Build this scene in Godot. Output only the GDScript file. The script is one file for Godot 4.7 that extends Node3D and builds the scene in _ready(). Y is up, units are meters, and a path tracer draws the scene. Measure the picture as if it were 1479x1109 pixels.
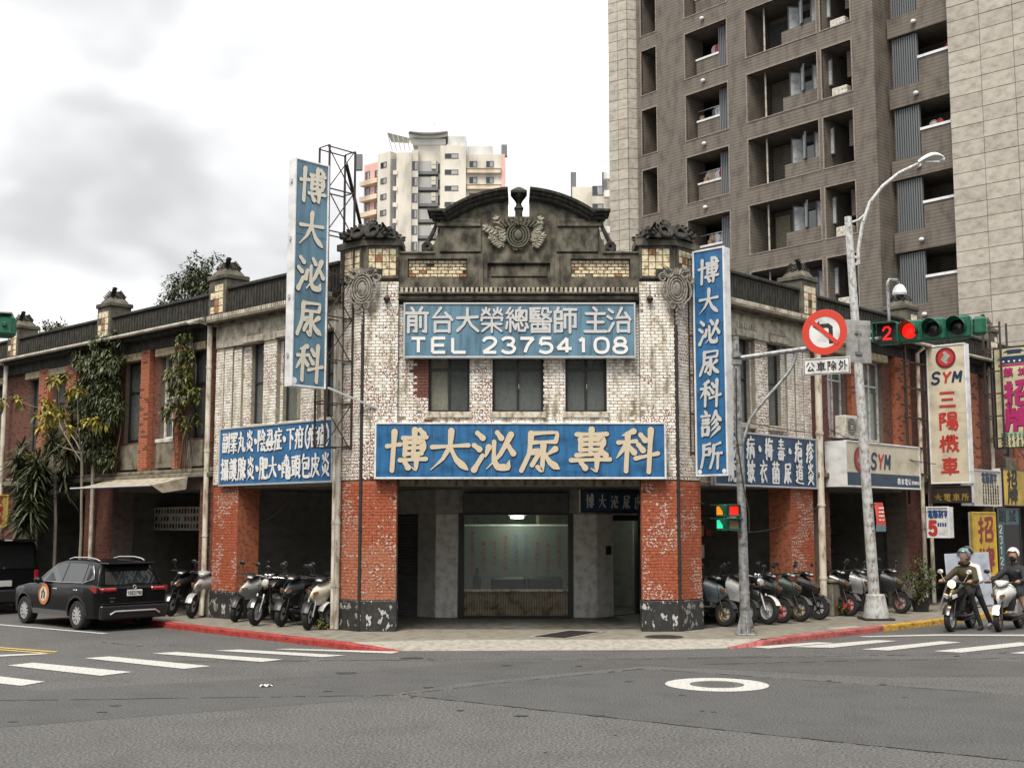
extends Node3D
# A street corner: a white-brick clinic with a curved pediment, brick arcades on both sides, a tower behind.
# x right, y up, z towards the camera; the pavement is y = 0, the road lies 0.12 m lower. Metres.

const ROAD := -0.12
const TURN_LEFT := -0.75747   # the left street front, turned about y
const TURN_RIGHT := 0.80983   # the right street front
const CORNER_LEFT := Vector3(-3.124, 0, 0)
const CORNER_RIGHT := Vector3(3.434, 0, 0)
var FRONT := Transform3D()
var LEFT := Transform3D(Basis(Vector3.UP, TURN_LEFT), CORNER_LEFT)      # x runs to the right, so x = -distance from the corner
var RIGHT := Transform3D(Basis(Vector3.UP, TURN_RIGHT), CORNER_RIGHT)
var mats := {}
var tex := {}
var used := {}

# ---------------------------------------------------------------- mesh builder
class MB:
	var v := PackedVector3Array()
	var n := PackedVector3Array()
	var c := PackedColorArray()
	var col := Color.WHITE
	var colored := false
	func tri3(a: Vector3, b: Vector3, d: Vector3, na: Vector3, nb: Vector3, nd: Vector3) -> void:
		if (b - a).cross(d - a).dot(na + nb + nd) > 0.0:   # front faces run clockwise
			var t := b; b = d; d = t
			t = nb; nb = nd; nd = t
		v.append(a); v.append(b); v.append(d)
		n.append(na); n.append(nb); n.append(nd)
		if colored:
			c.append(col); c.append(col); c.append(col)
	func quad(a: Vector3, b: Vector3, d: Vector3, e: Vector3, out: Vector3) -> void:
		var m := (b - a).cross(d - a)
		if m.length_squared() < 1e-14:
			m = (d - a).cross(e - a)
		if m.length_squared() < 1e-14:
			return
		m = m.normalized()
		if m.dot(out) < 0.0:
			m = -m
		tri3(a, b, d, m, m, m)
		tri3(a, d, e, m, m, m)
	func face(a: Vector3, b: Vector3, d: Vector3, out: Vector3) -> void:
		var m := (b - a).cross(d - a)
		if m.length_squared() < 1e-14:
			return
		m = m.normalized()
		if m.dot(out) < 0.0:
			m = -m
		tri3(a, b, d, m, m, m)
	func box(p: Vector3, q: Vector3, t := Transform3D()) -> void:
		var k := []
		for i in 8:
			k.append(t * Vector3(q.x if i & 1 else p.x, q.y if i & 2 else p.y, q.z if i & 4 else p.z))
		var m: Vector3 = (k[0] + k[7]) * 0.5
		for f in [[0, 1, 3, 2], [4, 5, 7, 6], [0, 1, 5, 4], [2, 3, 7, 6], [0, 2, 6, 4], [1, 3, 7, 5]]:
			quad(k[f[0]], k[f[1]], k[f[2]], k[f[3]], (k[f[0]] + k[f[2]]) * 0.5 - m)
	func cbox(p: Vector3, q: Vector3, r := 0.01, t := Transform3D()) -> void:   # box with chamfered edges
		var m := (p + q) * 0.5
		var h := (q - p) * 0.5
		r = minf(r, minf(h.x, minf(h.y, h.z)) * 0.6)
		var at := func(s: Vector3, axis: int) -> Vector3:
			var w := h - Vector3(r, r, r)
			w[axis] = h[axis]
			return t * (m + s * w)
		var o := t * m
		for axis in 3:
			var u := (axis + 1) % 3
			var w := (axis + 2) % 3
			for s in [-1.0, 1.0]:
				var k := []
				for g in [[-1.0, -1.0], [1.0, -1.0], [1.0, 1.0], [-1.0, 1.0]]:
					var sv := Vector3.ZERO
					sv[axis] = s; sv[u] = g[0]; sv[w] = g[1]
					k.append(at.call(sv, axis))
				quad(k[0], k[1], k[2], k[3], (k[0] + k[2]) * 0.5 - o)
			for s1 in [-1.0, 1.0]:
				for s2 in [-1.0, 1.0]:
					var a := Vector3.ZERO
					a[u] = s1; a[w] = s2; a[axis] = -1.0
					var b := a
					b[axis] = 1.0
					var e0: Vector3 = at.call(a, u)
					var e1: Vector3 = at.call(b, u)
					var e2: Vector3 = at.call(b, w)
					var e3: Vector3 = at.call(a, w)
					quad(e0, e1, e2, e3, (e0 + e2) * 0.5 - o)
		for i in 8:
			var sv := Vector3(1.0 if i & 1 else -1.0, 1.0 if i & 2 else -1.0, 1.0 if i & 4 else -1.0)
			var a0: Vector3 = at.call(sv, 0)
			face(a0, at.call(sv, 1), at.call(sv, 2), a0 - o)
	func bar(a: Vector3, b: Vector3, w: float, h := -1.0, roll := Vector3.UP) -> void:   # square bar from a to b
		if h < 0.0:
			h = w
		var d := (b - a)
		var l := d.length()
		if l < 1e-5:
			return
		d /= l
		var x := roll.cross(d)
		if x.length() < 0.01:
			x = Vector3.RIGHT.cross(d)
		x = x.normalized()
		var y := d.cross(x).normalized()
		box(Vector3(-w * 0.5, -h * 0.5, 0), Vector3(w * 0.5, h * 0.5, l), Transform3D(Basis(x, y, d), a))
	func tube(p: Array, r0: float, r1 := -1.0, sides := 8, caps := true) -> void:
		if r1 < 0.0:
			r1 = r0
		var rings := []
		var nrm := []
		var up := Vector3.UP
		for i in p.size():
			var d: Vector3 = (p[mini(i + 1, p.size() - 1)] - p[maxi(i - 1, 0)]).normalized()
			var x := up.cross(d)
			if x.length() < 0.05:
				x = Vector3(1, 0, 0.3).cross(d)
			x = x.normalized()
			var y := d.cross(x)
			up = y
			var r := lerpf(r0, r1, float(i) / maxf(1.0, p.size() - 1.0))
			var ring := []
			var nn := []
			for k in sides:
				var a := TAU * k / sides
				var o := x * cos(a) + y * sin(a)
				ring.append(p[i] + o * r)
				nn.append(o)
			rings.append(ring)
			nrm.append(nn)
		for i in p.size() - 1:
			for k in sides:
				var j := (k + 1) % sides
				tri3(rings[i][k], rings[i][j], rings[i + 1][j], nrm[i][k], nrm[i][j], nrm[i + 1][j])
				tri3(rings[i][k], rings[i + 1][j], rings[i + 1][k], nrm[i][k], nrm[i + 1][j], nrm[i + 1][k])
		if caps:
			for e in [0, p.size() - 1]:
				var d: Vector3 = (p[1] - p[0]) * -1.0 if e == 0 else p[e] - p[e - 1]
				for k in range(1, sides - 1):
					face(rings[e][0], rings[e][k], rings[e][k + 1], d)
	func lathe(prof: Array, t := Transform3D(), sides := 16, from := 0.0, to := TAU) -> void:   # [radius, height] pairs about y
		for i in prof.size() - 1:
			var e := Vector2(prof[i + 1][0] - prof[i][0], prof[i + 1][1] - prof[i][1])
			if e.length() < 1e-6:
				continue
			var m := Vector2(e.y, -e.x).normalized()
			for k in sides:
				var q := []
				for kk in 2:
					var a := from + (to - from) * (k + kk) / sides
					var dir := Vector3(cos(a), 0, sin(a))
					for ii in 2:
						q.append([t * (dir * prof[i + ii][0] + Vector3(0, prof[i + ii][1], 0)), (t.basis * (dir * m.x + Vector3(0, m.y, 0))).normalized()])
				tri3(q[0][0], q[1][0], q[3][0], q[0][1], q[1][1], q[3][1])
				tri3(q[0][0], q[3][0], q[2][0], q[0][1], q[3][1], q[2][1])
	func prism(poly: PackedVector2Array, z0: float, z1: float, t := Transform3D(), back := true) -> void:
		var idx := Geometry2D.triangulate_polygon(poly)
		var fz := t.basis.z
		for i in range(0, idx.size(), 3):
			var a := poly[idx[i]]
			var b := poly[idx[i + 1]]
			var d := poly[idx[i + 2]]
			face(t * Vector3(a.x, a.y, z1), t * Vector3(b.x, b.y, z1), t * Vector3(d.x, d.y, z1), fz * signf(z1 - z0))
			if back:
				face(t * Vector3(a.x, a.y, z0), t * Vector3(b.x, b.y, z0), t * Vector3(d.x, d.y, z0), -fz * signf(z1 - z0))
		var cw := Geometry2D.is_polygon_clockwise(poly)
		for i in poly.size():
			var a := poly[i]
			var b := poly[(i + 1) % poly.size()]
			var o := Vector2(b.y - a.y, a.x - b.x) * (-1.0 if cw else 1.0)
			quad(t * Vector3(a.x, a.y, z0), t * Vector3(b.x, b.y, z0), t * Vector3(b.x, b.y, z1), t * Vector3(a.x, a.y, z1), t.basis * Vector3(o.x, o.y, 0))
	func grid(rows: Array, flip := 1.0, wrap := false) -> void:   # smooth sheet through rows of points
		var nr := rows.size()
		var nc: int = rows[0].size()
		var nn := []
		for i in nr:
			var line := []
			for k in nc:
				var du: Vector3 = rows[mini(i + 1, nr - 1)][k] - rows[maxi(i - 1, 0)][k]
				var k0 := (k - 1 + nc) % nc if wrap else maxi(k - 1, 0)
				var k1 := (k + 1) % nc if wrap else mini(k + 1, nc - 1)
				var dv: Vector3 = rows[i][k1] - rows[i][k0]
				var m := du.cross(dv)
				line.append(m.normalized() * flip if m.length() > 1e-9 else Vector3.UP)
			nn.append(line)
		for i in nr - 1:
			for k in (nc if wrap else nc - 1):
				var j := (k + 1) % nc
				tri3(rows[i][k], rows[i][j], rows[i + 1][j], nn[i][k], nn[i][j], nn[i + 1][j])
				tri3(rows[i][k], rows[i + 1][j], rows[i + 1][k], nn[i][k], nn[i + 1][j], nn[i + 1][k])
	func ball(m: Vector3, r: Vector3, sides := 12, rows_n := 8, t := Transform3D()) -> void:
		for i in rows_n:
			for k in sides:
				var q := []
				for g in [[i, k], [i + 1, k], [i + 1, k + 1], [i, k + 1]]:
					var a: float = PI * g[0] / rows_n
					var b: float = TAU * g[1] / sides
					var d := Vector3(sin(a) * cos(b), cos(a), sin(a) * sin(b))
					q.append([t * (m + d * r), (t.basis * (d / r)).normalized()])
				if i < rows_n - 1:
					tri3(q[0][0], q[1][0], q[2][0], q[0][1], q[1][1], q[2][1])
				if i > 0:
					tri3(q[0][0], q[2][0], q[3][0], q[0][1], q[2][1], q[3][1])
	func mesh() -> ArrayMesh:
		var a := []
		a.resize(Mesh.ARRAY_MAX)
		a[Mesh.ARRAY_VERTEX] = v
		a[Mesh.ARRAY_NORMAL] = n
		if colored:
			a[Mesh.ARRAY_COLOR] = c
		var m := ArrayMesh.new()
		if v.size():
			m.add_surface_from_arrays(Mesh.PRIMITIVE_TRIANGLES, a)
		return m

# ---------------------------------------------------------------- nodes
func V(x, y, z) -> Vector3:
	return Vector3(x, y, z)

func XF(at: Vector3, turn := 0.0, tilt := 0.0) -> Transform3D:
	return Transform3D(Basis(Vector3.UP, turn) * Basis(Vector3.RIGHT, tilt), at)

func numbered(called: String) -> String:
	used[called] = used.get(called, -1) + 1
	return called if used[called] == 0 else "%s_%03d" % [called, used[called]]

func obj(called: String, m, material, parent: Node = null, t := Transform3D()) -> MeshInstance3D:
	var o := MeshInstance3D.new()
	o.mesh = m.mesh() if m is MB else m
	o.name = numbered(called) if parent == null else called
	o.material_override = material if material is Material else mats[material]
	o.transform = t
	(self if parent == null else parent).add_child(o, true)
	return o

func thing(called: String, label: String, category: String, t := Transform3D(), group := "") -> Node3D:
	var o := Node3D.new()
	o.name = numbered(called)
	o.transform = t
	add_child(o)
	return tag(o, label, category, group)

func tag(o: Node3D, label: String, category := "", group := "", kind := "") -> Node3D:
	if label: o.set_meta("label", label)
	if category: o.set_meta("category", category)
	if group: o.set_meta("group", group)
	if kind: o.set_meta("kind", kind)
	return o

func struct(called: String, m, material, label := "") -> MeshInstance3D:
	var o := obj(called, m, material)
	tag(o, label, "", "", "structure")
	return o

func part_node(called: String, parent: Node, t := Transform3D()) -> Node3D:
	var o := Node3D.new()
	o.name = called
	o.transform = t
	parent.add_child(o, true)
	return o

func b1(p: Vector3, q: Vector3, r := 0.0, t := Transform3D()) -> MB:
	var m := MB.new()
	if r > 0.0: m.cbox(p, q, r, t)
	else: m.box(p, q, t)
	return m

func pv(a: Array) -> PackedVector2Array:
	var p := PackedVector2Array()
	for i in range(0, a.size(), 2):
		p.append(Vector2(a[i], a[i + 1]))
	return p

# ---------------------------------------------------------------- textures and materials
func noise(called: String, freq: float, stops: Array, octaves := 4, kind := FastNoiseLite.TYPE_SIMPLEX_SMOOTH, size := 512, sd := 1) -> void:
	var f := FastNoiseLite.new()
	f.noise_type = kind
	f.frequency = freq
	f.fractal_octaves = octaves
	f.fractal_gain = 0.55
	f.seed = sd
	var g := Gradient.new()
	var off := PackedFloat32Array()
	var cols := PackedColorArray()
	for s in stops:
		off.append(s[0])
		cols.append(Color(s[1], s[2], s[3]).linear_to_srgb() if s.size() > 2 else Color(s[1], s[1], s[1]).linear_to_srgb())
	g.offsets = off
	g.colors = cols
	var t := NoiseTexture2D.new()
	t.width = size; t.height = size
	t.seamless = true
	t.noise = f
	t.color_ramp = g
	tex[called] = t

func M(called: String, c: Color, rough := 0.8, o := {}) -> StandardMaterial3D:
	var m := StandardMaterial3D.new()
	m.resource_name = called
	m.albedo_color = c.linear_to_srgb()
	m.roughness = rough
	m.metallic = o.get("metal", 0.0)
	m.metallic_specular = o.get("spec", 0.5)
	if o.has("tex"):
		m.albedo_texture = tex[o.tex]
		m.uv1_triplanar = true
		m.uv1_world_triplanar = o.get("world", true)
		var s = o.get("scale", 1.0)
		m.uv1_scale = s if s is Vector3 else Vector3(s, s, s)
	if o.has("bump"):
		m.heightmap_enabled = true
		m.heightmap_texture = tex[o.bump]
		m.heightmap_scale = o.get("depth", 0.3)
		if not m.uv1_triplanar:
			m.uv1_triplanar = true
			m.uv1_world_triplanar = true
			var s = o.get("scale", 1.0)
			m.uv1_scale = s if s is Vector3 else Vector3(s, s, s)
	if o.has("detail"):
		m.detail_enabled = true
		m.detail_albedo = tex[o.detail]
		m.detail_blend_mode = BaseMaterial3D.BLEND_MODE_MUL
		m.detail_uv_layer = BaseMaterial3D.DETAIL_UV_2
		m.uv2_triplanar = true
		m.uv2_world_triplanar = o.get("world", true)
		var s2 = o.get("dscale", 0.3)
		m.uv2_scale = s2 if s2 is Vector3 else Vector3(s2, s2, s2)
	if o.has("coat"):
		m.clearcoat_enabled = true
		m.clearcoat = o.coat
		m.clearcoat_roughness = 0.05
	if o.get("vcol", false):
		m.vertex_color_use_as_albedo = true
	if o.has("alpha"):
		m.transparency = BaseMaterial3D.TRANSPARENCY_ALPHA
		m.albedo_color.a = o.alpha
	if o.has("glow"):
		m.emission_enabled = true
		m.emission = o.glow
		m.emission_energy_multiplier = o.get("power", 1.0)
	if o.has("back"):
		m.backlight_enabled = true
		m.backlight = o.back
	m.cull_mode = BaseMaterial3D.CULL_DISABLED if o.get("both", false) else BaseMaterial3D.CULL_BACK
	mats[called] = m
	return m

func G(g: float) -> Color:
	return Color(g, g, g)

func make_materials() -> void:
	noise("grain", 0.09, [[0.0, 0.55], [0.5, 0.92], [1.0, 1.0]], 4)
	noise("speckle", 0.35, [[0.25, 0.25], [0.5, 0.85], [0.75, 1.0]], 2)
	noise("blotch", 0.012, [[0.15, 0.6], [0.45, 0.88], [0.75, 1.0]], 6)
	noise("dirt", 0.012, [[0.18, 0.3, 0.26, 0.21], [0.36, 0.72, 0.68, 0.61], [0.6, 1, 1, 1]], 6, FastNoiseLite.TYPE_SIMPLEX_SMOOTH, 512, 7)
	noise("mould", 0.02, [[0.2, 0.035, 0.033, 0.027], [0.42, 0.095, 0.089, 0.071], [0.58, 0.145, 0.136, 0.109], [0.8, 0.20, 0.188, 0.15]], 7, FastNoiseLite.TYPE_SIMPLEX_SMOOTH, 1024, 11)
	noise("dark_mould", 0.02, [[0.3, 0.014, 0.014, 0.012], [0.55, 0.030, 0.029, 0.024], [0.8, 0.065, 0.06, 0.048]], 7, FastNoiseLite.TYPE_SIMPLEX_SMOOTH, 512, 5)
	noise("glaze", 0.016, [[0.10, 0.30, 0.085, 0.05], [0.15, 0.36, 0.13, 0.075], [0.17, 0.2, 0.17, 0.14], [0.23, 0.66, 0.63, 0.57], [0.45, 0.80, 0.78, 0.73], [0.8, 0.86, 0.84, 0.79]], 6, FastNoiseLite.TYPE_SIMPLEX_SMOOTH, 1024, 3)
	noise("glaze_worn", 0.022, [[0.30, 0.16, 0.045, 0.025], [0.40, 0.30, 0.09, 0.05], [0.41, 0.10, 0.08, 0.065], [0.44, 0.66, 0.63, 0.57], [0.7, 0.84, 0.82, 0.77]], 4, FastNoiseLite.TYPE_SIMPLEX_SMOOTH, 1024, 9)
	noise("red_paint", 0.016, [[0.12, 0.60, 0.50, 0.44], [0.185, 0.48, 0.34, 0.28], [0.20, 0.34, 0.078, 0.032], [0.5, 0.41, 0.10, 0.038], [0.68, 0.30, 0.07, 0.032], [0.82, 0.12, 0.04, 0.028]], 7, FastNoiseLite.TYPE_SIMPLEX_SMOOTH, 1024, 21)
	noise("brick", 0.03, [[0.2, 0.055, 0.03, 0.025], [0.45, 0.13, 0.052, 0.036], [0.65, 0.19, 0.072, 0.047], [0.85, 0.26, 0.12, 0.085]], 5, FastNoiseLite.TYPE_SIMPLEX_SMOOTH, 512, 13)
	noise("black_paint", 0.014, [[0.22, 0.45, 0.45, 0.43], [0.27, 0.25, 0.25, 0.24], [0.285, 0.02, 0.02, 0.021], [0.6, 0.028, 0.028, 0.029], [0.9, 0.05, 0.048, 0.045]], 6, FastNoiseLite.TYPE_SIMPLEX_SMOOTH, 512, 31)
	noise("asphalt", 0.11, [[0.15, 0.10], [0.38, 0.34], [0.52, 0.46], [0.66, 0.62], [0.82, 1.0]], 5, FastNoiseLite.TYPE_SIMPLEX_SMOOTH, 1024, 2)
	noise("road_wear", 0.006, [[0.2, 0.84], [0.45, 0.95], [0.65, 1.0], [0.85, 1.05]], 6, FastNoiseLite.TYPE_SIMPLEX_SMOOTH, 1024, 4)
	noise("marking", 0.05, [[0.18, 0.12], [0.3, 0.5], [0.4, 0.9], [1.0, 1.0]], 6, FastNoiseLite.TYPE_SIMPLEX_SMOOTH, 512, 6)
	noise("cement", 0.014, [[0.15, 0.6, 0.57, 0.51], [0.45, 0.88, 0.86, 0.81], [0.75, 1, 0.99, 0.95]], 7, FastNoiseLite.TYPE_SIMPLEX_SMOOTH, 1024, 8)
	noise("leaf", 0.02, [[0.3, 0.6, 0.7, 0.5], [0.7, 1.0, 1.0, 0.9]], 3)
	# masonry
	M("glazed", Color(1, 1, 1), 0.32, {"tex": "glaze", "scale": 0.9, "bump": "grain", "depth": 0.25, "detail": "dirt", "dscale": Vector3(0.55, 0.16, 0.55)})
	M("glazed_warm", Color(1, 0.97, 0.91), 0.35, {"tex": "glaze", "scale": 1.3, "bump": "grain", "depth": 0.25, "detail": "dirt", "dscale": 0.7})
	M("glazed_worn", Color(1, 1, 1), 0.6, {"tex": "glaze_worn", "scale": 0.9, "bump": "grain", "depth": 0.4})
	M("glazed_gone", Color(1, 0.92, 0.9), 0.85, {"tex": "brick", "scale": 2.4, "bump": "grain", "depth": 0.5})
	M("mortar_dark", Color(0.085, 0.075, 0.062), 0.95, {"tex": "blotch", "scale": 0.8})
	M("mortar", Color(0.17, 0.14, 0.115), 0.95, {"tex": "blotch", "scale": 0.8})
	M("red_painted", Color(1, 1, 1), 0.62, {"tex": "red_paint", "scale": Vector3(0.62, 0.5, 0.62), "bump": "grain", "depth": 0.3, "detail": "grain", "dscale": 1.1})
	noise("red_chip", 0.02, [[0.34, 0.62, 0.55, 0.49], [0.39, 0.5, 0.37, 0.31], [0.405, 0.33, 0.08, 0.034], [0.62, 0.38, 0.09, 0.036], [0.8, 0.16, 0.05, 0.03]], 5, FastNoiseLite.TYPE_SIMPLEX_SMOOTH, 1024, 41)
	M("red_chipped", Color(1, 1, 1), 0.7, {"tex": "red_chip", "scale": Vector3(0.6, 0.9, 0.6), "bump": "grain", "depth": 0.4, "detail": "grain", "dscale": 1.1})
	M("red_mortar", Color(0.36, 0.12, 0.06), 0.9, {"tex": "dirt", "scale": 1.2})
	M("brick_a", Color(1, 1, 1), 0.85, {"tex": "brick", "scale": 1.3, "bump": "grain", "depth": 0.5})
	M("brick_b", Color(1.0, 0.88, 0.84), 0.85, {"tex": "brick", "scale": 0.8, "bump": "grain", "depth": 0.5, "detail": "dirt", "dscale": 0.5})
	M("brick_c", Color(1.0, 1.0, 1.0), 0.85, {"tex": "brick", "scale": 2.3, "bump": "grain", "depth": 0.5})
	M("black_painted", Color(1, 1, 1), 0.5, {"tex": "black_paint", "scale": Vector3(0.8, 0.45, 0.8), "bump": "grain", "depth": 0.2})
	M("mouldy_stone", Color(0.8, 0.78, 0.74), 0.9, {"tex": "mould", "scale": Vector3(0.15, 0.10, 0.15), "bump": "grain", "depth": 0.6, "detail": "blotch", "dscale": Vector3(0.6, 0.22, 0.6)})
	M("dark_stone", Color(1, 0.98, 0.95), 0.92, {"tex": "dark_mould", "scale": Vector3(1.0, 0.35, 1.0), "bump": "grain", "depth": 0.8})
	M("plaster", Color(0.21, 0.196, 0.162), 0.9, {"tex": "cement", "scale": 0.4, "bump": "grain", "depth": 0.3, "detail": "dirt", "dscale": Vector3(0.7, 0.3, 0.7)})
	M("white_plaster", Color(0.56, 0.535, 0.48), 0.8, {"tex": "cement", "scale": 0.4, "detail": "dirt", "dscale": Vector3(0.8, 0.3, 0.8)})
	M("relief_pale", Color(0.36, 0.345, 0.29), 0.8, {"tex": "dirt", "scale": 0.9, "bump": "grain", "depth": 0.3})
	M("relief_dark", Color(0.10, 0.095, 0.07), 0.85, {"tex": "blotch", "scale": 1.5, "bump": "grain", "depth": 0.4})
	M("relief_grey", Color(0.26, 0.245, 0.22), 0.85, {"tex": "dirt", "scale": 1.1, "bump": "grain", "depth": 0.4})
	M("cream_tile", Color(0.78, 0.68, 0.47), 0.25, {"tex": "grain", "scale": 1.0, "detail": "dirt", "dscale": 1.2})
	M("rust_tile", Color(0.34, 0.15, 0.06), 0.5, {"tex": "dirt", "scale": 2.0})
	M("interior_grey", Color(0.32, 0.32, 0.31), 0.8, {"tex": "cement", "scale": 0.25})
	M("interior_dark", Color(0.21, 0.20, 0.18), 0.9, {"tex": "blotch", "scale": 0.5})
	M("interior_white", Color(0.62, 0.63, 0.62), 0.7, {"tex": "cement", "scale": 0.3})
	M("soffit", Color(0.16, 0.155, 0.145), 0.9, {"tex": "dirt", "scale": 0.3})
	# metal, paint, plastic
	M("pipe_grey", Color(0.42, 0.40, 0.36), 0.5, {"tex": "dirt", "scale": Vector3(0.7, 0.3, 0.7)})
	M("pipe_white", Color(0.62, 0.58, 0.50), 0.5, {"tex": "dirt", "scale": Vector3(0.7, 0.25, 0.7)})
	M("pipe_black", Color(0.02, 0.018, 0.017), 0.6)
	M("steel_brown", Color(0.045, 0.028, 0.024), 0.65, {"tex": "blotch", "scale": 2.0})
	M("alu", Color(0.62, 0.63, 0.65), 0.38, {"metal": 0.6, "tex": "grain", "scale": 0.5})
	M("white_metal", Color(0.72, 0.73, 0.74), 0.4, {"tex": "blotch", "scale": 0.4})
	M("galvanised", Color(0.36, 0.38, 0.40), 0.45, {"metal": 0.35, "tex": "blotch", "scale": 1.2, "detail": "dirt", "dscale": 0.8})
	M("dark_frame", Color(0.018, 0.018, 0.019), 0.4)
	M("white_frame", Color(0.6, 0.6, 0.57), 0.5, {"tex": "dirt", "scale": 1.2})
	M("black_plastic", Color(0.014, 0.014, 0.015), 0.42)
	M("rubber", Color(0.018, 0.018, 0.018), 0.8)
	M("chrome", Color(0.75, 0.75, 0.76), 0.12, {"metal": 1.0})
	M("rim_silver", Color(0.50, 0.50, 0.51), 0.35, {"metal": 0.3})
	M("glass_dark", Color(0.02, 0.024, 0.026), 0.06, {"spec": 0.7})
	M("glass_clear", Color(0.4, 0.46, 0.44), 0.04, {"alpha": 0.10, "spec": 0.4})
	M("glass_car", Color(0.03, 0.034, 0.033), 0.03, {"alpha": 0.55})
	M("kerb_red", Color(0.40, 0.045, 0.04), 0.7, {"tex": "dirt", "scale": 0.6, "bump": "grain", "depth": 0.3, "detail": "marking", "dscale": 0.6})
	M("kerb_pink", Color(0.46, 0.12, 0.115), 0.75, {"tex": "dirt", "scale": 0.6, "bump": "grain", "depth": 0.3, "detail": "marking", "dscale": 0.6})
	M("kerb_yellow", Color(0.62, 0.38, 0.045), 0.7, {"tex": "dirt", "scale": 0.6, "detail": "marking", "dscale": 0.6})
	M("asphalt", Color(0.185, 0.182, 0.177), 0.88, {"tex": "asphalt", "scale": 0.2, "bump": "asphalt", "depth": 0.8, "detail": "road_wear", "dscale": 0.11})
	M("asphalt_new", Color(0.145, 0.144, 0.142), 0.85, {"tex": "asphalt", "scale": 0.26, "bump": "asphalt", "depth": 0.5, "detail": "road_wear", "dscale": 0.14})
	M("asphalt_tar", Color(0.03, 0.03, 0.03), 0.7, {"tex": "grain", "scale": 1.0})
	M("road_white", Color(0.60, 0.59, 0.565), 0.7, {"tex": "marking", "scale": 0.9, "detail": "grain", "dscale": 1.4})
	M("road_yellow", Color(0.62, 0.43, 0.11), 0.7, {"tex": "marking", "scale": 0.9, "detail": "grain", "dscale": 1.4})
	M("pavement", Color(0.24, 0.225, 0.195), 0.85, {"tex": "cement", "scale": 0.2, "bump": "grain", "depth": 0.4, "detail": "grain", "dscale": 0.5})
	M("pavement_pale", Color(0.38, 0.365, 0.335), 0.85, {"tex": "cement", "scale": 0.35, "bump": "grain", "depth": 0.3, "detail": "grain", "dscale": 0.8})
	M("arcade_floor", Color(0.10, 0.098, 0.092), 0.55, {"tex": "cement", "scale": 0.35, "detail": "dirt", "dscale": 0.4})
	M("iron", Color(0.035, 0.034, 0.032), 0.6, {"metal": 0.3, "tex": "grain", "scale": 1.5})
	# signs
	M("sign_blue", Color(0.030, 0.150, 0.345), 0.35, {"tex": "blotch", "scale": Vector3(0.25, 0.5, 0.25), "detail": "blotch", "dscale": Vector3(1.1, 0.09, 1.1)})
	M("sign_blue_pale", Color(0.115, 0.235, 0.325), 0.4, {"tex": "blotch", "scale": Vector3(0.25, 0.12, 0.25), "detail": "blotch", "dscale": Vector3(1.1, 0.09, 1.1)})
	M("sign_blue_deep", Color(0.022, 0.075, 0.165), 0.4, {"tex": "blotch", "scale": 0.4, "detail": "blotch", "dscale": Vector3(1.1, 0.09, 1.1)})
	M("letter_cream", Color(0.66, 0.62, 0.52), 0.5, {"tex": "grain", "scale": 0.8})
	M("letter_beige", Color(0.62, 0.53, 0.385), 0.5, {"tex": "grain", "scale": 0.8})
	M("letter_grey", Color(0.56, 0.56, 0.56), 0.5, {"tex": "grain", "scale": 0.8})
	M("letter_white", Color(0.78, 0.78, 0.78), 0.5, {"tex": "grain", "scale": 0.8})
	M("letter_edge", Color(0.010, 0.028, 0.06), 0.6)
	M("letter_black", Color(0.012, 0.012, 0.013), 0.6)
	M("letter_red", Color(0.42, 0.04, 0.03), 0.5)
	M("letter_navy", Color(0.012, 0.03, 0.075), 0.5)
	M("letter_magenta", Color(0.36, 0.02, 0.12), 0.5)
	M("letter_green", Color(0.05, 0.24, 0.2), 0.5)
	M("sign_cream", Color(0.62, 0.56, 0.43), 0.45, {"tex": "blotch", "scale": 0.3})
	M("sign_yellow", Color(0.68, 0.44, 0.03), 0.5, {"tex": "blotch", "scale": 0.4})
	M("sign_red", Color(0.55, 0.045, 0.025), 0.4)
	M("sign_white", Color(0.70, 0.70, 0.69), 0.4, {"tex": "blotch", "scale": 0.5})
	M("sign_teal", Color(0.03, 0.09, 0.105), 0.5)
	M("signal_green", Color(0.012, 0.115, 0.065), 0.45, {"tex": "blotch", "scale": 1.5})
	# rooms and cloth
	M("curtain_beige", Color(0.30, 0.27, 0.19), 0.9, {"tex": "blotch", "scale": 1.0, "back": Color(0.05, 0.045, 0.03), "both": true})
	M("curtain_dark", Color(0.05, 0.055, 0.055), 0.9, {"tex": "blotch", "scale": 1.0, "both": true})
	M("curtain_pink", Color(0.55, 0.16, 0.26), 0.9, {"tex": "blotch", "scale": 1.0, "both": true})
	M("curtain_pale", Color(0.42, 0.46, 0.46), 0.9, {"tex": "blotch", "scale": 1.0, "both": true})
	M("shutter_dark", Color(0.075, 0.078, 0.077), 0.55, {"tex": "blotch", "scale": 0.6})
	M("panel_wood", Color(0.33, 0.28, 0.215), 0.6, {"tex": "cement", "scale": Vector3(3.0, 0.3, 3.0), "detail": "dirt", "dscale": 0.5})
	M("room_green", Color(0.16, 0.2, 0.16), 0.8, {"tex": "cement", "scale": 0.3})
	M("room_cream", Color(0.24, 0.23, 0.165), 0.8, {"tex": "cement", "scale": 0.3})
	M("frosted", Color(0.17, 0.19, 0.175), 0.5, {"tex": "grain", "scale": 0.4})
	M("letter_red_dull", Color(0.28, 0.05, 0.05), 0.6)
	M("letter_blue_dull", Color(0.07, 0.12, 0.25), 0.6)
	M("sofa_dark", Color(0.016, 0.016, 0.017), 0.5)
	M("lamp_glow", Color(0.9, 0.95, 0.9), 0.5, {"glow": Color(0.95, 1.0, 0.93), "power": 1.2})
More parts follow.
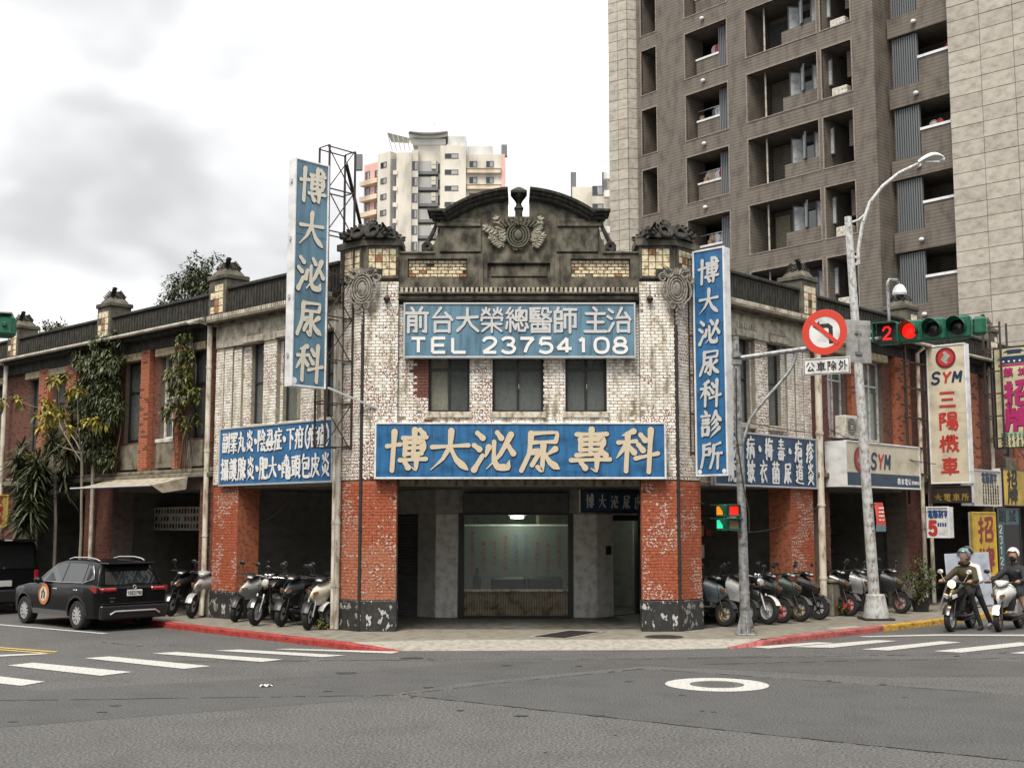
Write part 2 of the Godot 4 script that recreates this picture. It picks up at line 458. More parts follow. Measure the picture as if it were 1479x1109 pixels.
	noise("orange", 0.03, [[0.2, 0.20, 0.07, 0.04], [0.45, 0.34, 0.115, 0.058], [0.75, 0.46, 0.17, 0.09]], 5, FastNoiseLite.TYPE_SIMPLEX_SMOOTH, 512, 19)
	M("brick_orange", Color(1, 1, 1), 0.75, {"tex": "orange", "scale": 1.1, "bump": "grain", "depth": 0.4})
	M("lintel_cream", Color(0.42, 0.37, 0.26), 0.85, {"tex": "cement", "scale": 0.6, "detail": "dirt", "dscale": 0.9})
	M("awning_cloth", Color(0.40, 0.36, 0.29), 0.85, {"tex": "dirt", "scale": 0.6, "both": true, "back": Color(0.12, 0.1, 0.07)})
	M("ac_white", Color(0.58, 0.57, 0.52), 0.5, {"tex": "dirt", "scale": 0.9})
	# towers
	var im := Image.create(64, 64, false, Image.FORMAT_RGB8)
	var rng := RandomNumberGenerator.new()
	rng.seed = 2
	for j in 64:
		for i in 64:
			var g := 1.0 if j % 8 > 1 else 0.62
			im.set_pixel(i, j, G(g * (0.93 + 0.07 * rng.randf())).linear_to_srgb())
	tex["tile_rows"] = ImageTexture.create_from_image(im)
	M("tower_tile", Color(0.15, 0.128, 0.106), 0.75, {"tex": "tile_rows", "scale": 0.75, "world": false, "detail": "blotch", "dscale": Vector3(0.25, 0.12, 0.25)})
	M("tower_edge", Color(0.23, 0.19, 0.16), 0.8, {"tex": "blotch", "scale": 0.5, "world": false})
	M("tower_frame", Color(0.05, 0.055, 0.06), 0.5)
	M("tower_glass", Color(0.40, 0.42, 0.43), 0.12, {"tex": "blotch", "scale": 0.5})
	M("louvre_grey", Color(0.12, 0.13, 0.138), 0.5)
	for k in [["stone_a", 0.43], ["stone_b", 0.46], ["stone_c", 0.40]]:
		M(k[0], Color(k[1], k[1] * 0.94, k[1] * 0.86), 0.7, {"tex": "cement", "scale": 0.16, "detail": "grain", "dscale": 0.4})
	M("stone_joint", Color(0.17, 0.145, 0.12), 0.9)
	for k in [["pale", 0.5, 0.45, 0.5], ["red", 0.45, 0.05, 0.06], ["white", 0.7, 0.7, 0.72], ["blue", 0.12, 0.16, 0.24], ["beige", 0.5, 0.38, 0.24]]:
		M("cloth_" + k[0], Color(k[1], k[2], k[3]), 0.9, {"tex": "blotch", "scale": 1.5, "both": true})
	for k in [["far_cream", 0.60, 0.56, 0.49], ["far_pink", 0.66, 0.40, 0.35], ["far_peach", 0.68, 0.55, 0.40], ["far_grey", 0.5, 0.49, 0.46], ["far_slate", 0.15, 0.155, 0.16], ["far_grille", 0.36, 0.36, 0.35], ["far_grey_pale", 0.58, 0.58, 0.56], ["far_white", 0.7, 0.69, 0.66], ["far_pane", 0.32, 0.34, 0.36]]:
		M(k[0], Color(k[1], k[2], k[3]), 0.8, {"tex": "blotch", "scale": Vector3(0.03, 0.012, 0.03)})
	# signals, banners, goods
	M("signal_green_both", Color(0.012, 0.10, 0.058), 0.5, {"both": true})
	M("glow_red", Color(0.5, 0.03, 0.02), 0.4, {"glow": Color(1.0, 0.09, 0.05), "power": 0.42})
	M("glow_green", Color(0.05, 0.5, 0.4), 0.4, {"glow": Color(0.15, 0.9, 0.65), "power": 0.35})
	M("glow_orange", Color(0.5, 0.25, 0.03), 0.4, {"glow": Color(1.0, 0.50, 0.10), "power": 0.42})
	M("lens_dark", Color(0.012, 0.015, 0.014), 0.2)
	M("lens_amber", Color(0.22, 0.15, 0.08), 0.3)
	M("lens_clear", Color(0.5, 0.5, 0.48), 0.2)
	M("alu_dull", Color(0.44, 0.44, 0.43), 0.55, {"metal": 0.3, "tex": "blotch", "scale": 1.0})
	M("white_metal_worn", Color(0.50, 0.52, 0.54), 0.5, {"tex": "dirt", "scale": Vector3(1.5, 0.8, 1.5)})
	M("banner_red", Color(0.45, 0.06, 0.045), 0.7, {"both": true})
	M("banner_blue", Color(0.12, 0.2, 0.24), 0.7, {"both": true})
	M("emblem_maroon", Color(0.16, 0.015, 0.03), 0.4)
	M("letter_navy_soft", Color(0.03, 0.06, 0.10), 0.5, {"tex": "blotch", "scale": 0.5})
	M("letter_navy_mid", Color(0.02, 0.06, 0.18), 0.5)
	M("letter_ochre", Color(0.24, 0.16, 0.03), 0.6)
	M("letter_maroon", Color(0.24, 0.025, 0.015), 0.6)
	M("sign_brown", Color(0.03, 0.02, 0.018), 0.5, {"tex": "blotch", "scale": 0.6})
	M("sign_cream_green", Color(0.55, 0.52, 0.33), 0.5, {"tex": "blotch", "scale": 0.3})
	M("sign_yellow_pale", Color(0.70, 0.55, 0.16), 0.5, {"tex": "blotch", "scale": 0.5})
	M("board_pale", Color(0.50, 0.55, 0.66), 0.4, {"tex": "blotch", "scale": 0.4})
	for k in [["tan", 0.22, 0.14, 0.07], ["grey", 0.2, 0.2, 0.2], ["teal", 0.04, 0.16, 0.15], ["yellow", 0.3, 0.24, 0.07], ["white", 0.42, 0.41, 0.38], ["dark", 0.03, 0.03, 0.032], ["red", 0.2, 0.035, 0.03]]:
		M("goods_" + k[0], Color(k[1], k[2], k[3]), 0.5)
	# vehicles
	M("car_black", Color(0.006, 0.006, 0.007), 0.22, {"spec": 0.35})
	M("car_grey", Color(0.12, 0.12, 0.125), 0.5)
	M("car_glass", Color(0.012, 0.014, 0.014), 0.03, {"spec": 0.6})
	M("lamp_red", Color(0.30, 0.012, 0.02), 0.12, {"coat": 0.8})
	M("lamp_orange", Color(0.13, 0.07, 0.035), 0.2)
	M("lamp_head", Color(1.0, 0.95, 0.8), 0.3, {"glow": Color(1.0, 0.86, 0.6), "power": 1.4})
	M("badge_orange", Color(0.50, 0.17, 0.05), 0.5)
	M("badge_cream", Color(0.62, 0.56, 0.46), 0.5)
	for k in [["black", 0.010, 0.010, 0.011], ["graphite", 0.035, 0.038, 0.042], ["silver", 0.33, 0.34, 0.34], ["cream", 0.62, 0.58, 0.48], ["white", 0.66, 0.66, 0.65], ["steel", 0.11, 0.135, 0.155], ["green", 0.04, 0.055, 0.045]]:
		M("paint_" + k[0], Color(k[1], k[2], k[3]), 0.32, {"coat": 0.7, "tex": "blotch", "scale": 1.2})
	M("rim_gold", Color(0.35, 0.27, 0.13), 0.4, {"metal": 0.7})
	M("rim_red", Color(0.45, 0.03, 0.03), 0.4)
	M("rim_rose", Color(0.3, 0.12, 0.12), 0.4, {"metal": 0.3})
	M("engine_grey", Color(0.10, 0.10, 0.10), 0.5, {"metal": 0.5})
	M("seat_black", Color(0.013, 0.013, 0.013), 0.55)
	M("screen_smoke", Color(0.1, 0.1, 0.1), 0.05, {"alpha": 0.35})
	M("skin_cloth", Color(1, 1, 1), 0.8, {"vcol": true})
	M("helmet_teal", Color(0.10, 0.20, 0.23), 0.15, {"coat": 0.6})
	M("helmet_black", Color(0.012, 0.012, 0.013), 0.2, {"coat": 0.6})
	M("helmet_white", Color(0.7, 0.7, 0.7), 0.2, {"coat": 0.6})
	M("visor", Color(0.2, 0.24, 0.26), 0.05, {"alpha": 0.4})
	M("leaves", Color(1, 1, 1), 0.5, {"vcol": true, "both": true, "back": Color(0.10, 0.12, 0.03)})
	M("bark", Color(0.10, 0.08, 0.06), 0.9, {"tex": "blotch", "scale": 2.0, "bump": "grain", "depth": 0.5})
	M("stem_pale", Color(0.24, 0.21, 0.17), 0.9, {"tex": "blotch", "scale": 2.0, "bump": "grain", "depth": 0.5})
	M("coat_olive", Color(0.05, 0.04, 0.018), 0.9, {"tex": "blotch", "scale": 3.0})
	M("cone_orange", Color(0.55, 0.14, 0.03), 0.6)
	M("opposite_wall", Color(0.22, 0.20, 0.175), 0.85, {"tex": "cement", "scale": 0.1})
	M("lid_grey", Color(0.2, 0.198, 0.19), 0.7, {"tex": "asphalt", "scale": 0.3})
	M("mortar_pale", Color(0.30, 0.275, 0.23), 0.95, {"tex": "blotch", "scale": 0.8})
	M("oil_stain", Color(0.045, 0.044, 0.043), 0.6, {"tex": "grain", "scale": 1.0})

# ---------------------------------------------------------------- camera, sky, light
func make_view() -> void:
	var cam := Camera3D.new()
	cam.name = "camera"
	cam.fov = 34.99
	cam.near = 0.1
	cam.far = 1200.0
	cam.position = V(0, 2.2, 25.2)
	cam.rotation_degrees = V(6.5, 0, 0)
	add_child(cam)
	cam.current = true
	var env := Environment.new()
	env.background_mode = Environment.BG_SKY
	env.tonemap_mode = Environment.TONE_MAPPER_LINEAR
	env.tonemap_exposure = 2.8
	env.sdfgi_enabled = true
	env.ssao_enabled = true
	env.ssil_enabled = true
	var sky := Sky.new()
	var pano := PanoramaSkyMaterial.new()
	pano.panorama = cloudy_sky()
	sky.sky_material = pano
	env.sky = sky
	var we := WorldEnvironment.new()
	we.environment = env
	add_child(we)
	var sun := DirectionalLight3D.new()   # a bright veil of cloud, high and a little to the left behind the camera
	sun.name = "sun"
	sun.light_energy = 0.5
	sun.light_color = Color(1.0, 0.965, 0.91)
	sun.light_angular_distance = 24.0
	sun.shadow_enabled = true
	sun.rotation_degrees = V(-58, -18, 0)
	add_child(sun)

func cloudy_sky() -> ImageTexture:   # an overcast: bright white cloud with softer grey banks, all round alike
	var w := 1024
	var h := 512
	var im := Image.create(w, h, false, Image.FORMAT_RGBF)
	var big := FastNoiseLite.new()
	big.noise_type = FastNoiseLite.TYPE_SIMPLEX_SMOOTH
	big.frequency = 0.9
	big.fractal_octaves = 5
	big.fractal_gain = 0.5
	big.seed = 252
	var fine := FastNoiseLite.new()
	fine.noise_type = FastNoiseLite.TYPE_SIMPLEX_SMOOTH
	fine.frequency = 3.2
	fine.fractal_octaves = 5
	fine.seed = 5
	for j in h:
		var el := PI * (0.5 - (j + 0.5) / h)
		for i in w:
			var az := TAU * (i + 0.5) / w   # a panorama starts at -z
			var d := V(sin(az) * cos(el), sin(el), -cos(az) * cos(el))
			if d.y < -0.02:
				im.set_pixel(i, j, Color(0.30, 0.29, 0.28))
				continue
			var q := V(d.x * 1.5, maxf(d.y, 0.0) * 3.4, d.z * 1.5)
			var a := big.get_noise_3dv(q + V(fine.get_noise_3dv(q * 0.7), fine.get_noise_3dv(q * 0.7 + V(9, 0, 0)), 0) * 0.25)
			var f := fine.get_noise_3dv(q)
			var g := smoothstep(-0.22, 0.60, a + 0.22 * f)
			var c := Color(0.60, 0.604, 0.606).lerp(Color(0.245, 0.249, 0.254), g)
			c = c * (1.0 + 0.10 * f * (0.25 + g))
			im.set_pixel(i, j, c)
	return ImageTexture.create_from_image(im)

# ---------------------------------------------------------------- ground
func flat(m: MB, pts: Array, y: float) -> void:
	var p := PackedVector2Array()
	for k in pts:
		p.append(Vector2(k[0], k[1]))
	var idx := Geometry2D.triangulate_polygon(p)
	for i in range(0, idx.size(), 3):
		var a := p[idx[i]]
		var b := p[idx[i + 1]]
		var c := p[idx[i + 2]]
		m.face(V(a.x, y, a.y), V(b.x, y, b.y), V(c.x, y, c.y), Vector3.UP)

func on_left(s: float, off: float) -> Array:    # s metres along the left front from the corner, off metres out into the street
	var p := LEFT * V(-s, 0, off)
	return [p.x, p.z]

func on_right(s: float, off: float) -> Array:
	var p := RIGHT * V(s, 0, off)
	return [p.x, p.z]

func kerb_piece(parent: Node3D, called: String, material: String, a: Array, b: Array, ya: float, yb: float) -> void:
	var m := MB.new()
	var p := V(a[0], 0, a[1])
	var q := V(b[0], 0, b[1])
	var d := (q - p).normalized()
	p += d * 0.004
	q -= d * 0.004
	var o := V(-d.z, 0, d.x)     # towards the street when the kerb is walked from left to right
	var rows := []
	for k in [[p, ya], [q, yb]]:
		var y: float = k[1]
		var r := []
		for g in [[-0.15, y + 0.004], [-0.02, y + 0.004], [0.0, y - 0.02], [0.012, ROAD - 0.02]]:
			r.append(k[0] + o * g[0] + V(0, maxf(g[1], ROAD - 0.02), 0))
		rows.append(r)
	for k in 3:
		m.quad(rows[0][k], rows[0][k + 1], rows[1][k + 1], rows[1][k], V(0, 1, 0) + o)
	for e in 2:
		var r: Array = rows[e]
		m.quad(r[0], r[1], r[2], r[3], d * (1.0 if e else -1.0))
	obj(called, m, material, parent)

func make_ground() -> void:
	var m := MB.new()
	flat(m, [[-400, 120], [400, 120], [400, -600], [-400, -600]], ROAD)
	struct("road", m, "asphalt")
	m = MB.new()
	flat(m, [[-1.4, 8.4], [-0.39, 7.27], [2.1, 5.4], [6.9, 8.4], [14, 12.2], [12, 18], [5.0, 12.95], [2.4, 11.15], [0.0, 9.4]], ROAD + 0.004)
	struct("asphalt_patch", m, "asphalt_new")
	m = MB.new()
	flat(m, [[-40, -20], [-9.6, 5.6], [-6.6, 7.9], [-3.2, 6.3], [-0.6, 4.4], [4.4, 3.4], [9.5, 4.6], [12, 6], [9.2, 6.2], [5.8, 6.4], [2.2, 4.9], [-0.6, 6.9], [-2.2, 8.9], [-7, 11.6], [-13, 11.2], [-30, 0], [-40, -8]], ROAD + 0.002)
	struct("asphalt_patch", m, "asphalt_new")
	var tar := [[[-12, 8.4], [-7.5, 8.95], [-4.0, 8.6], [-1.4, 8.35]], [[-1.4, 8.4], [0.0, 9.4], [2.4, 11.15], [5.0, 12.95]], [[-1.5, 8.3], [-0.4, 7.27], [2.1, 5.35], [6.9, 8.35]], [[-6, 4.4], [-1, 4.05], [3, 3.9], [9, 3.0]], [[-8, 1.0], [-7.0, 1.8], [-6.4, 1.6]], [[3, 4.8], [6, 4.2], [12, 3.4]]]
	m = MB.new()
	var rng := RandomNumberGenerator.new()
	rng.seed = 4
	for t in tar:
		for i in t.size() - 1:
			var a := V(t[i][0], 0, t[i][1])
			var b := V(t[i + 1][0], 0, t[i + 1][1])
			var n := int(a.distance_to(b) / 0.15)
			var side := (b - a).normalized().cross(Vector3.UP)
			var last := []
			for k in n + 1:
				var p := a.lerp(b, float(k) / n) + side * rng.randf_range(-0.02, 0.02) + V(0, ROAD + 0.007, 0)
				var wd := rng.randf_range(0.006, 0.022)
				if last.size() and rng.randf() > 0.25:
					m.quad(last[0], last[1], p + side * wd, p - side * wd, Vector3.UP)
				last = [p - side * wd, p + side * wd]
	struct("asphalt_seam", m, "asphalt_tar")
	m = MB.new()     # drips and small patches of oil where traffic waits
	for k in 46:
		var c := V(rng.randf_range(-9, 10), ROAD + 0.008, rng.randf_range(3.2, 12.5))
		var rr := rng.randf_range(0.015, 0.075) * (2.2 if k % 9 == 0 else 1.0)
		var last := c
		for i in 10:
			var q := c + V(cos(TAU * i / 9.0) * rr * rng.randf_range(0.7, 1.5), 0, sin(TAU * i / 9.0) * rr * rng.randf_range(0.7, 1.2))
			if i: m.face(c, last, q, Vector3.UP)
			last = q
	tag(struct("oil_stains", m, "oil_stain"), "", "", "", "structure")
	# markings
	var stripes := [
		[[-8.75, 5.66], [-7.755, 6.37], [-6.852, 6.976], [-7.014, 7.432], [-9.2, 6.1]],
		[[-8.243, 4.932], [-7.973, 4.537], [-5.934, 5.812], [-6.261, 6.287]],
		[[-7.356, 3.861], [-7.017, 3.588], [-4.895, 5.028], [-5.233, 5.405]],
		[[-6.43, 3.08], [-6.043, 2.846], [-3.909, 4.073], [-4.189, 4.436]],
		[[-5.414, 2.608], [-5.013, 2.425], [-2.925, 3.422], [-3.289, 3.698]],
		[[-4.389, 2.38], [-4.1, 2.27], [-2.022, 2.787], [-2.144, 3.1]]]
	var cw := part_node("crosswalk", self)
	tag(cw, "", "", "", "structure")
	for s in stripes:
		m = MB.new()
		flat(m, s, ROAD + 0.009)
		obj("stripe", m, "road_white", cw)
	cw = part_node("crosswalk", self)
	tag(cw, "", "", "", "structure")
	for s in [[[4.478, 1.974], [4.749, 2.227], [6.275, 1.183], [5.94, 1.046]],
		[[5.223, 1.974], [5.968, 2.101], [7.612, 0.767], [7.211, 0.625]],
		[[6.427, 2.412], [6.879, 2.595], [8.758, 1.046], [8.44, 0.838]],
		[[7.645, 2.715], [8.073, 2.951], [10.2, 1.35], [9.9, 1.05]],
		[[8.9, 3.05], [9.35, 3.3], [11.5, 1.7], [11.1, 1.4]]]:
		m = MB.new()
		flat(m, s, ROAD + 0.009)
		obj("stripe", m, "road_white", cw)
	m = MB.new()
	flat(m, [[7.1, -0.2], [8.836, -0.62], [13, -0.5], [13, -0.12], [8.9, -0.36], [7.2, -0.02]], ROAD + 0.009)
	struct("stop_line", m, "road_white")
	m = MB.new()
	flat(m, [[-10.5, 3.95], [-8.286, 3.022], [-8.221, 3.195], [-10.3, 4.4]], ROAD + 0.009)
	struct("stop_line", m, "road_white")
	m = MB.new()
	flat(m, [[-30, -9.6], [-8.187, 2.787], [-8.25, 2.9], [-30, -9.4]], ROAD + 0.009)
	flat(m, [[-30, -9.15], [-8.2, 3.06], [-8.25, 3.16], [-30, -8.95]], ROAD + 0.009)
	struct("centre_line", m, "road_yellow")
	m = MB.new()
	flat(m, [[-31.0, -17.0], [-8.5, -0.85], [-8.57, -0.72], [-31.1, -16.9]], ROAD + 0.009)
	struct("edge_line", m, "road_white")
	# pavement with its dropped corner
	var lf := on_left(60, 1.25)
	var ln := [-3.05, 2.25]
	var rn := [4.75, 1.62]
	var rf := on_right(60, 2.35)
	m = MB.new()
	flat(m, [lf, on_left(8, 1.25), ln, [-1.2, 1.75], [2.9, 1.66], rn, on_right(4.4, 2.35), rf, on_right(60, -14), on_right(5, -14), on_left(5, -14), on_left(60, -14)], 0.0)
	struct("pavement", m, "pavement")
	m = MB.new()
	var inner := [V(-3.05, 0, 2.25), V(-1.2, 0, 1.75), V(2.9, 0, 1.66), V(4.75, 0, 1.62)]
	var outer := [V(-2.1, -0.113, 2.62), V(-0.9, -0.113, 2.62), V(2.8, -0.113, 2.45), V(4.1, -0.113, 2.12)]
	for i in 3:
		m.quad(inner[i], inner[i + 1], outer[i + 1], outer[i], Vector3.UP)
		m.quad(outer[i], outer[i + 1], outer[i + 1] - V(0, 0.03, 0), outer[i] - V(0, 0.03, 0), V(0, 0, 1))
	struct("pavement_edge", m, "pavement_pale")
	m = MB.new()
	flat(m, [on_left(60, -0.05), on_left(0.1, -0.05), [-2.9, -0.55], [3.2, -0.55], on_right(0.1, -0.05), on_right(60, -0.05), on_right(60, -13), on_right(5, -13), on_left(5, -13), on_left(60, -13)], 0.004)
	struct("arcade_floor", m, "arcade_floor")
	m = MB.new()
	flat(m, [on_right(2.7, 1.75), on_right(3.7, 1.9), on_right(3.5, 2.2), on_right(2.6, 2.1)], 0.005)
	struct("pavement_cover", m, "pavement_pale")
	# kerb stones
	var kerb := part_node("kerb", self)
	tag(kerb, "", "", "", "structure")
	var stones := []
	for i in 40:
		stones.append([on_left(60 - i * 1.3, 1.4), on_left(58.7 - i * 1.3, 1.4), 0.0, 0.0])
	var at: Array = on_left(8, 1.4)
	for k in 4:
		var e := [lerpf(at[0], -3.05, (k + 1) / 4.0), lerpf(at[1], 2.4, (k + 1) / 4.0)]
		stones.append([[lerpf(at[0], -3.05, k / 4.0), lerpf(at[1], 2.4, k / 4.0)], e, 0.0, 0.0])
	stones.append([[-3.05, 2.4], [-2.05, 2.7], 0.0, -0.112])
	for s in stones:
		kerb_piece(kerb, "kerb_stone", "kerb_red" if s[0][0] > -12.5 else "pavement", s[0], s[1], s[2], s[3])
	kerb = part_node("kerb", self)
	tag(kerb, "", "", "", "structure")
	stones = [[[4.05, 2.2], [4.75, 1.75], -0.112, -0.02], [[4.75, 1.75], [5.46, 1.02], -0.02, 0.0]]
	var last := [5.46, 1.02]
	for i in 28:
		var e := on_right(2.9 + i * 1.25, lerpf(2.3, 2.5, clampf(i / 4.0, 0, 1)))
		stones.append([last, e, 0.0, 0.0])
		last = e
	for i in stones.size():
		kerb_piece(kerb, "kerb_stone", "kerb_pink" if i < 4 else "kerb_yellow", stones[i][0], stones[i][1], stones[i][2], stones[i][3])
	# covers
	var mh := thing("manhole_cover", "round iron manhole cover inside a white painted ring on the road", "manhole cover", XF(V(2.95, ROAD, 7.3)))
	m = MB.new()
	for i in 48:
		var a := TAU * i / 48
		var b := TAU * (i + 1) / 48
		m.quad(V(cos(a) * 0.385, 0.010, sin(a) * 0.385), V(cos(b) * 0.385, 0.010, sin(b) * 0.385), V(cos(b) * 0.74, 0.010, sin(b) * 0.74), V(cos(a) * 0.74, 0.010, sin(a) * 0.74), Vector3.UP)
	obj("painted_ring", m, "road_white", mh)
	m = MB.new()
	m.lathe([[0.0, 0.013], [0.34, 0.013], [0.36, 0.011], [0.39, 0.012]], Transform3D(), 36)
	for i in 7:
		m.cbox(V(-0.26 + 0.02 * absf(i - 3), 0.013, -0.27 + i * 0.085), V(0.26 - 0.02 * absf(i - 3), 0.018, -0.235 + i * 0.085), 0.004)
	obj("lid", m, "lid_grey", mh)
	mh = thing("pavement_manhole", "round rusty iron cover set in the corner pavement before the red pier", "manhole cover", XF(V(2.95, 0.0, 1.2)))
	m = MB.new()
	m.lathe([[0.0, 0.012], [0.36, 0.012], [0.38, 0.0]], Transform3D(), 32)
	for i in 6:
		m.cbox(V(-0.22, 0.012, -0.22 + i * 0.08), V(0.22, 0.016, -0.185 + i * 0.08), 0.003)
	obj("lid", m, "iron", mh)
	var dg := thing("drain_grating", "oblong black drain grating set diagonally in the corner pavement", "drain", Transform3D(Basis(V(0.5, 0, -0.866), V(0.0, 1, 0), V(0.866, 0, 0.5)).orthonormalized(), V(1.1, 0.002, 0.72)))
	m = MB.new()
	for s in [-1.0, 1.0]:
		m.box(V(-0.86, 0.0, s * 0.38 - 0.03), V(0.86, 0.014, s * 0.38 + 0.03))
		m.box(V(s * 0.83 - 0.03, 0.001, -0.35), V(s * 0.83 + 0.03, 0.013, 0.35))
	obj("frame", m, "pavement_pale", dg)
	obj("pit", b1(V(-0.8, -0.01, -0.35), V(0.8, 0.004, 0.35)), "letter_black", dg)
	for i in 20:
		obj("bar", b1(V(-0.8 + i * 0.081, 0.004, -0.35), V(-0.77 + i * 0.081, 0.013, 0.35)), "iron", dg)

# ---------------------------------------------------------------- masonry helpers
var UPRIGHT := Transform3D(Basis(Vector3(1, 0, 0), Vector3(0, 0, 1), Vector3(0, 1, 0)), Vector3.ZERO)   # a plan polygon (x, z) raised along y
var brick_meshes := {}
var brick_left := 0

func in_holes(x: float, y: float, holes: Array) -> bool:
	for h in holes:
		if x > h[0] and x < h[1] and y > h[2] and y < h[3]:
			return true
	return false

func wall_boxes(m: MB, x0: float, x1: float, y0: float, y1: float, z0: float, z1: float, holes: Array, t := Transform3D()) -> void:
	var xs := [x0, x1]
	var ys := [y0, y1]
	for h in holes:
		for k in 2:
			if h[k] > x0 and h[k] < x1 and not xs.has(h[k]): xs.append(h[k])
			if h[2 + k] > y0 and h[2 + k] < y1 and not ys.has(h[2 + k]): ys.append(h[2 + k])
	xs.sort()
	ys.sort()
	for i in xs.size() - 1:
		var run := -1.0
		for j in ys.size():
			var solid: bool = j < ys.size() - 1 and not in_holes((xs[i] + xs[i + 1]) * 0.5, (ys[j] + ys[mini(j + 1, ys.size() - 1)]) * 0.5, holes)
			if solid and run < -0.5:
				run = ys[j] + 1.0
			elif not solid and run > -0.5:
				m.box(V(xs[i], run - 1.0, z0), V(xs[i + 1], ys[j], z1), t)
				run = -1.0

func one_brick(m: MB, a: float, b: float, y: float, h: float, z0: float, z1: float, t := Transform3D()) -> void:
	var r := 0.004
	var k := [V(a, y, z0), V(b, y, z0), V(b, y + h, z0), V(a, y + h, z0)]
	var e := [V(a, y, z1 - r), V(b, y, z1 - r), V(b, y + h, z1 - r), V(a, y + h, z1 - r)]
	var f := [V(a + r, y + r, z1), V(b - r, y + r, z1), V(b - r, y + h - r, z1), V(a + r, y + h - r, z1)]
	var mid := V((a + b) / 2, y + h / 2, z0)
	for i in 4:
		var j := (i + 1) % 4
		m.quad(t * k[i], t * k[j], t * e[j], t * e[i], t.basis * ((k[i] + k[j]) / 2 - mid))
		m.quad(t * e[i], t * e[j], t * f[j], t * f[i], t.basis * ((e[i] + e[j]) / 2 - mid))
	m.quad(t * f[0], t * f[1], t * f[2], t * f[3], t.basis.z)

# running bond; pick(x, y, roll) names the material; the first brick_left whole bricks are pieces of their own, the rest are joined
func bricks(parent: Node, x0: float, x1: float, y0: float, y1: float, z: float, holes: Array, pick: Callable, o := {}) -> void:
	var bl: float = o.get("l", 0.152)
	var bh: float = o.get("h", 0.057)
	var j: float = o.get("joint", 0.009)
	var dp: float = o.get("depth", 0.014)
	var rng := RandomNumberGenerator.new()
	rng.seed = int(1000 + x0 * 77 + y0 * 13)
	var joined := {}
	var rows := int((y1 - y0) / (bh + j))
	for r in rows:
		var y := y0 + r * (bh + j) + j * 0.5
		var x := x0 - (0.5 * (bl + j) if r % 2 else 0.0)
		while x < x1 - 0.02:
			var a := maxf(x, x0)
			var b := minf(x + bl, x1)
			x += bl + j
			if b - a < 0.025:
				continue
			var segs := [[a, b]]
			for h in holes:
				if y + bh * 0.5 > h[2] and y + bh * 0.5 < h[3]:
					var nx := []
					for s in segs:
						if h[1] <= s[0] or h[0] >= s[1]: nx.append(s)
						else:
							if h[0] - s[0] > 0.025: nx.append([s[0], h[0]])
							if s[1] - h[1] > 0.025: nx.append([h[1], s[1]])
					segs = nx
			for s in segs:
				var mt: String = pick.call((s[0] + s[1]) * 0.5, y, rng.randf())
				if mt == "":
					continue
				var pr := dp * rng.randf_range(0.75, 1.15)
				if brick_left > 0 and absf(s[1] - s[0] - bl) < 0.001:
					var v := rng.randi() % 3
					var key := "%.3f %.3f %d" % [bl, bh, v]
					if not brick_meshes.has(key):
						var m := MB.new()
						one_brick(m, -bl / 2, bl / 2, -bh / 2, bh, 0.0, dp * [0.8, 0.95, 1.1][v])
						brick_meshes[key] = m.mesh()
					obj("brick", brick_meshes[key], mt, parent, XF(V((s[0] + s[1]) * 0.5, y + bh * 0.5, z)))
					brick_left -= 1
				else:
					if not joined.has(mt): joined[mt] = MB.new()
					one_brick(joined[mt], s[0], s[1], y, bh, z, z + pr)
	for mt in joined:
		tag(obj("brickwork", joined[mt], mt, parent), "", "", "", "stuff")

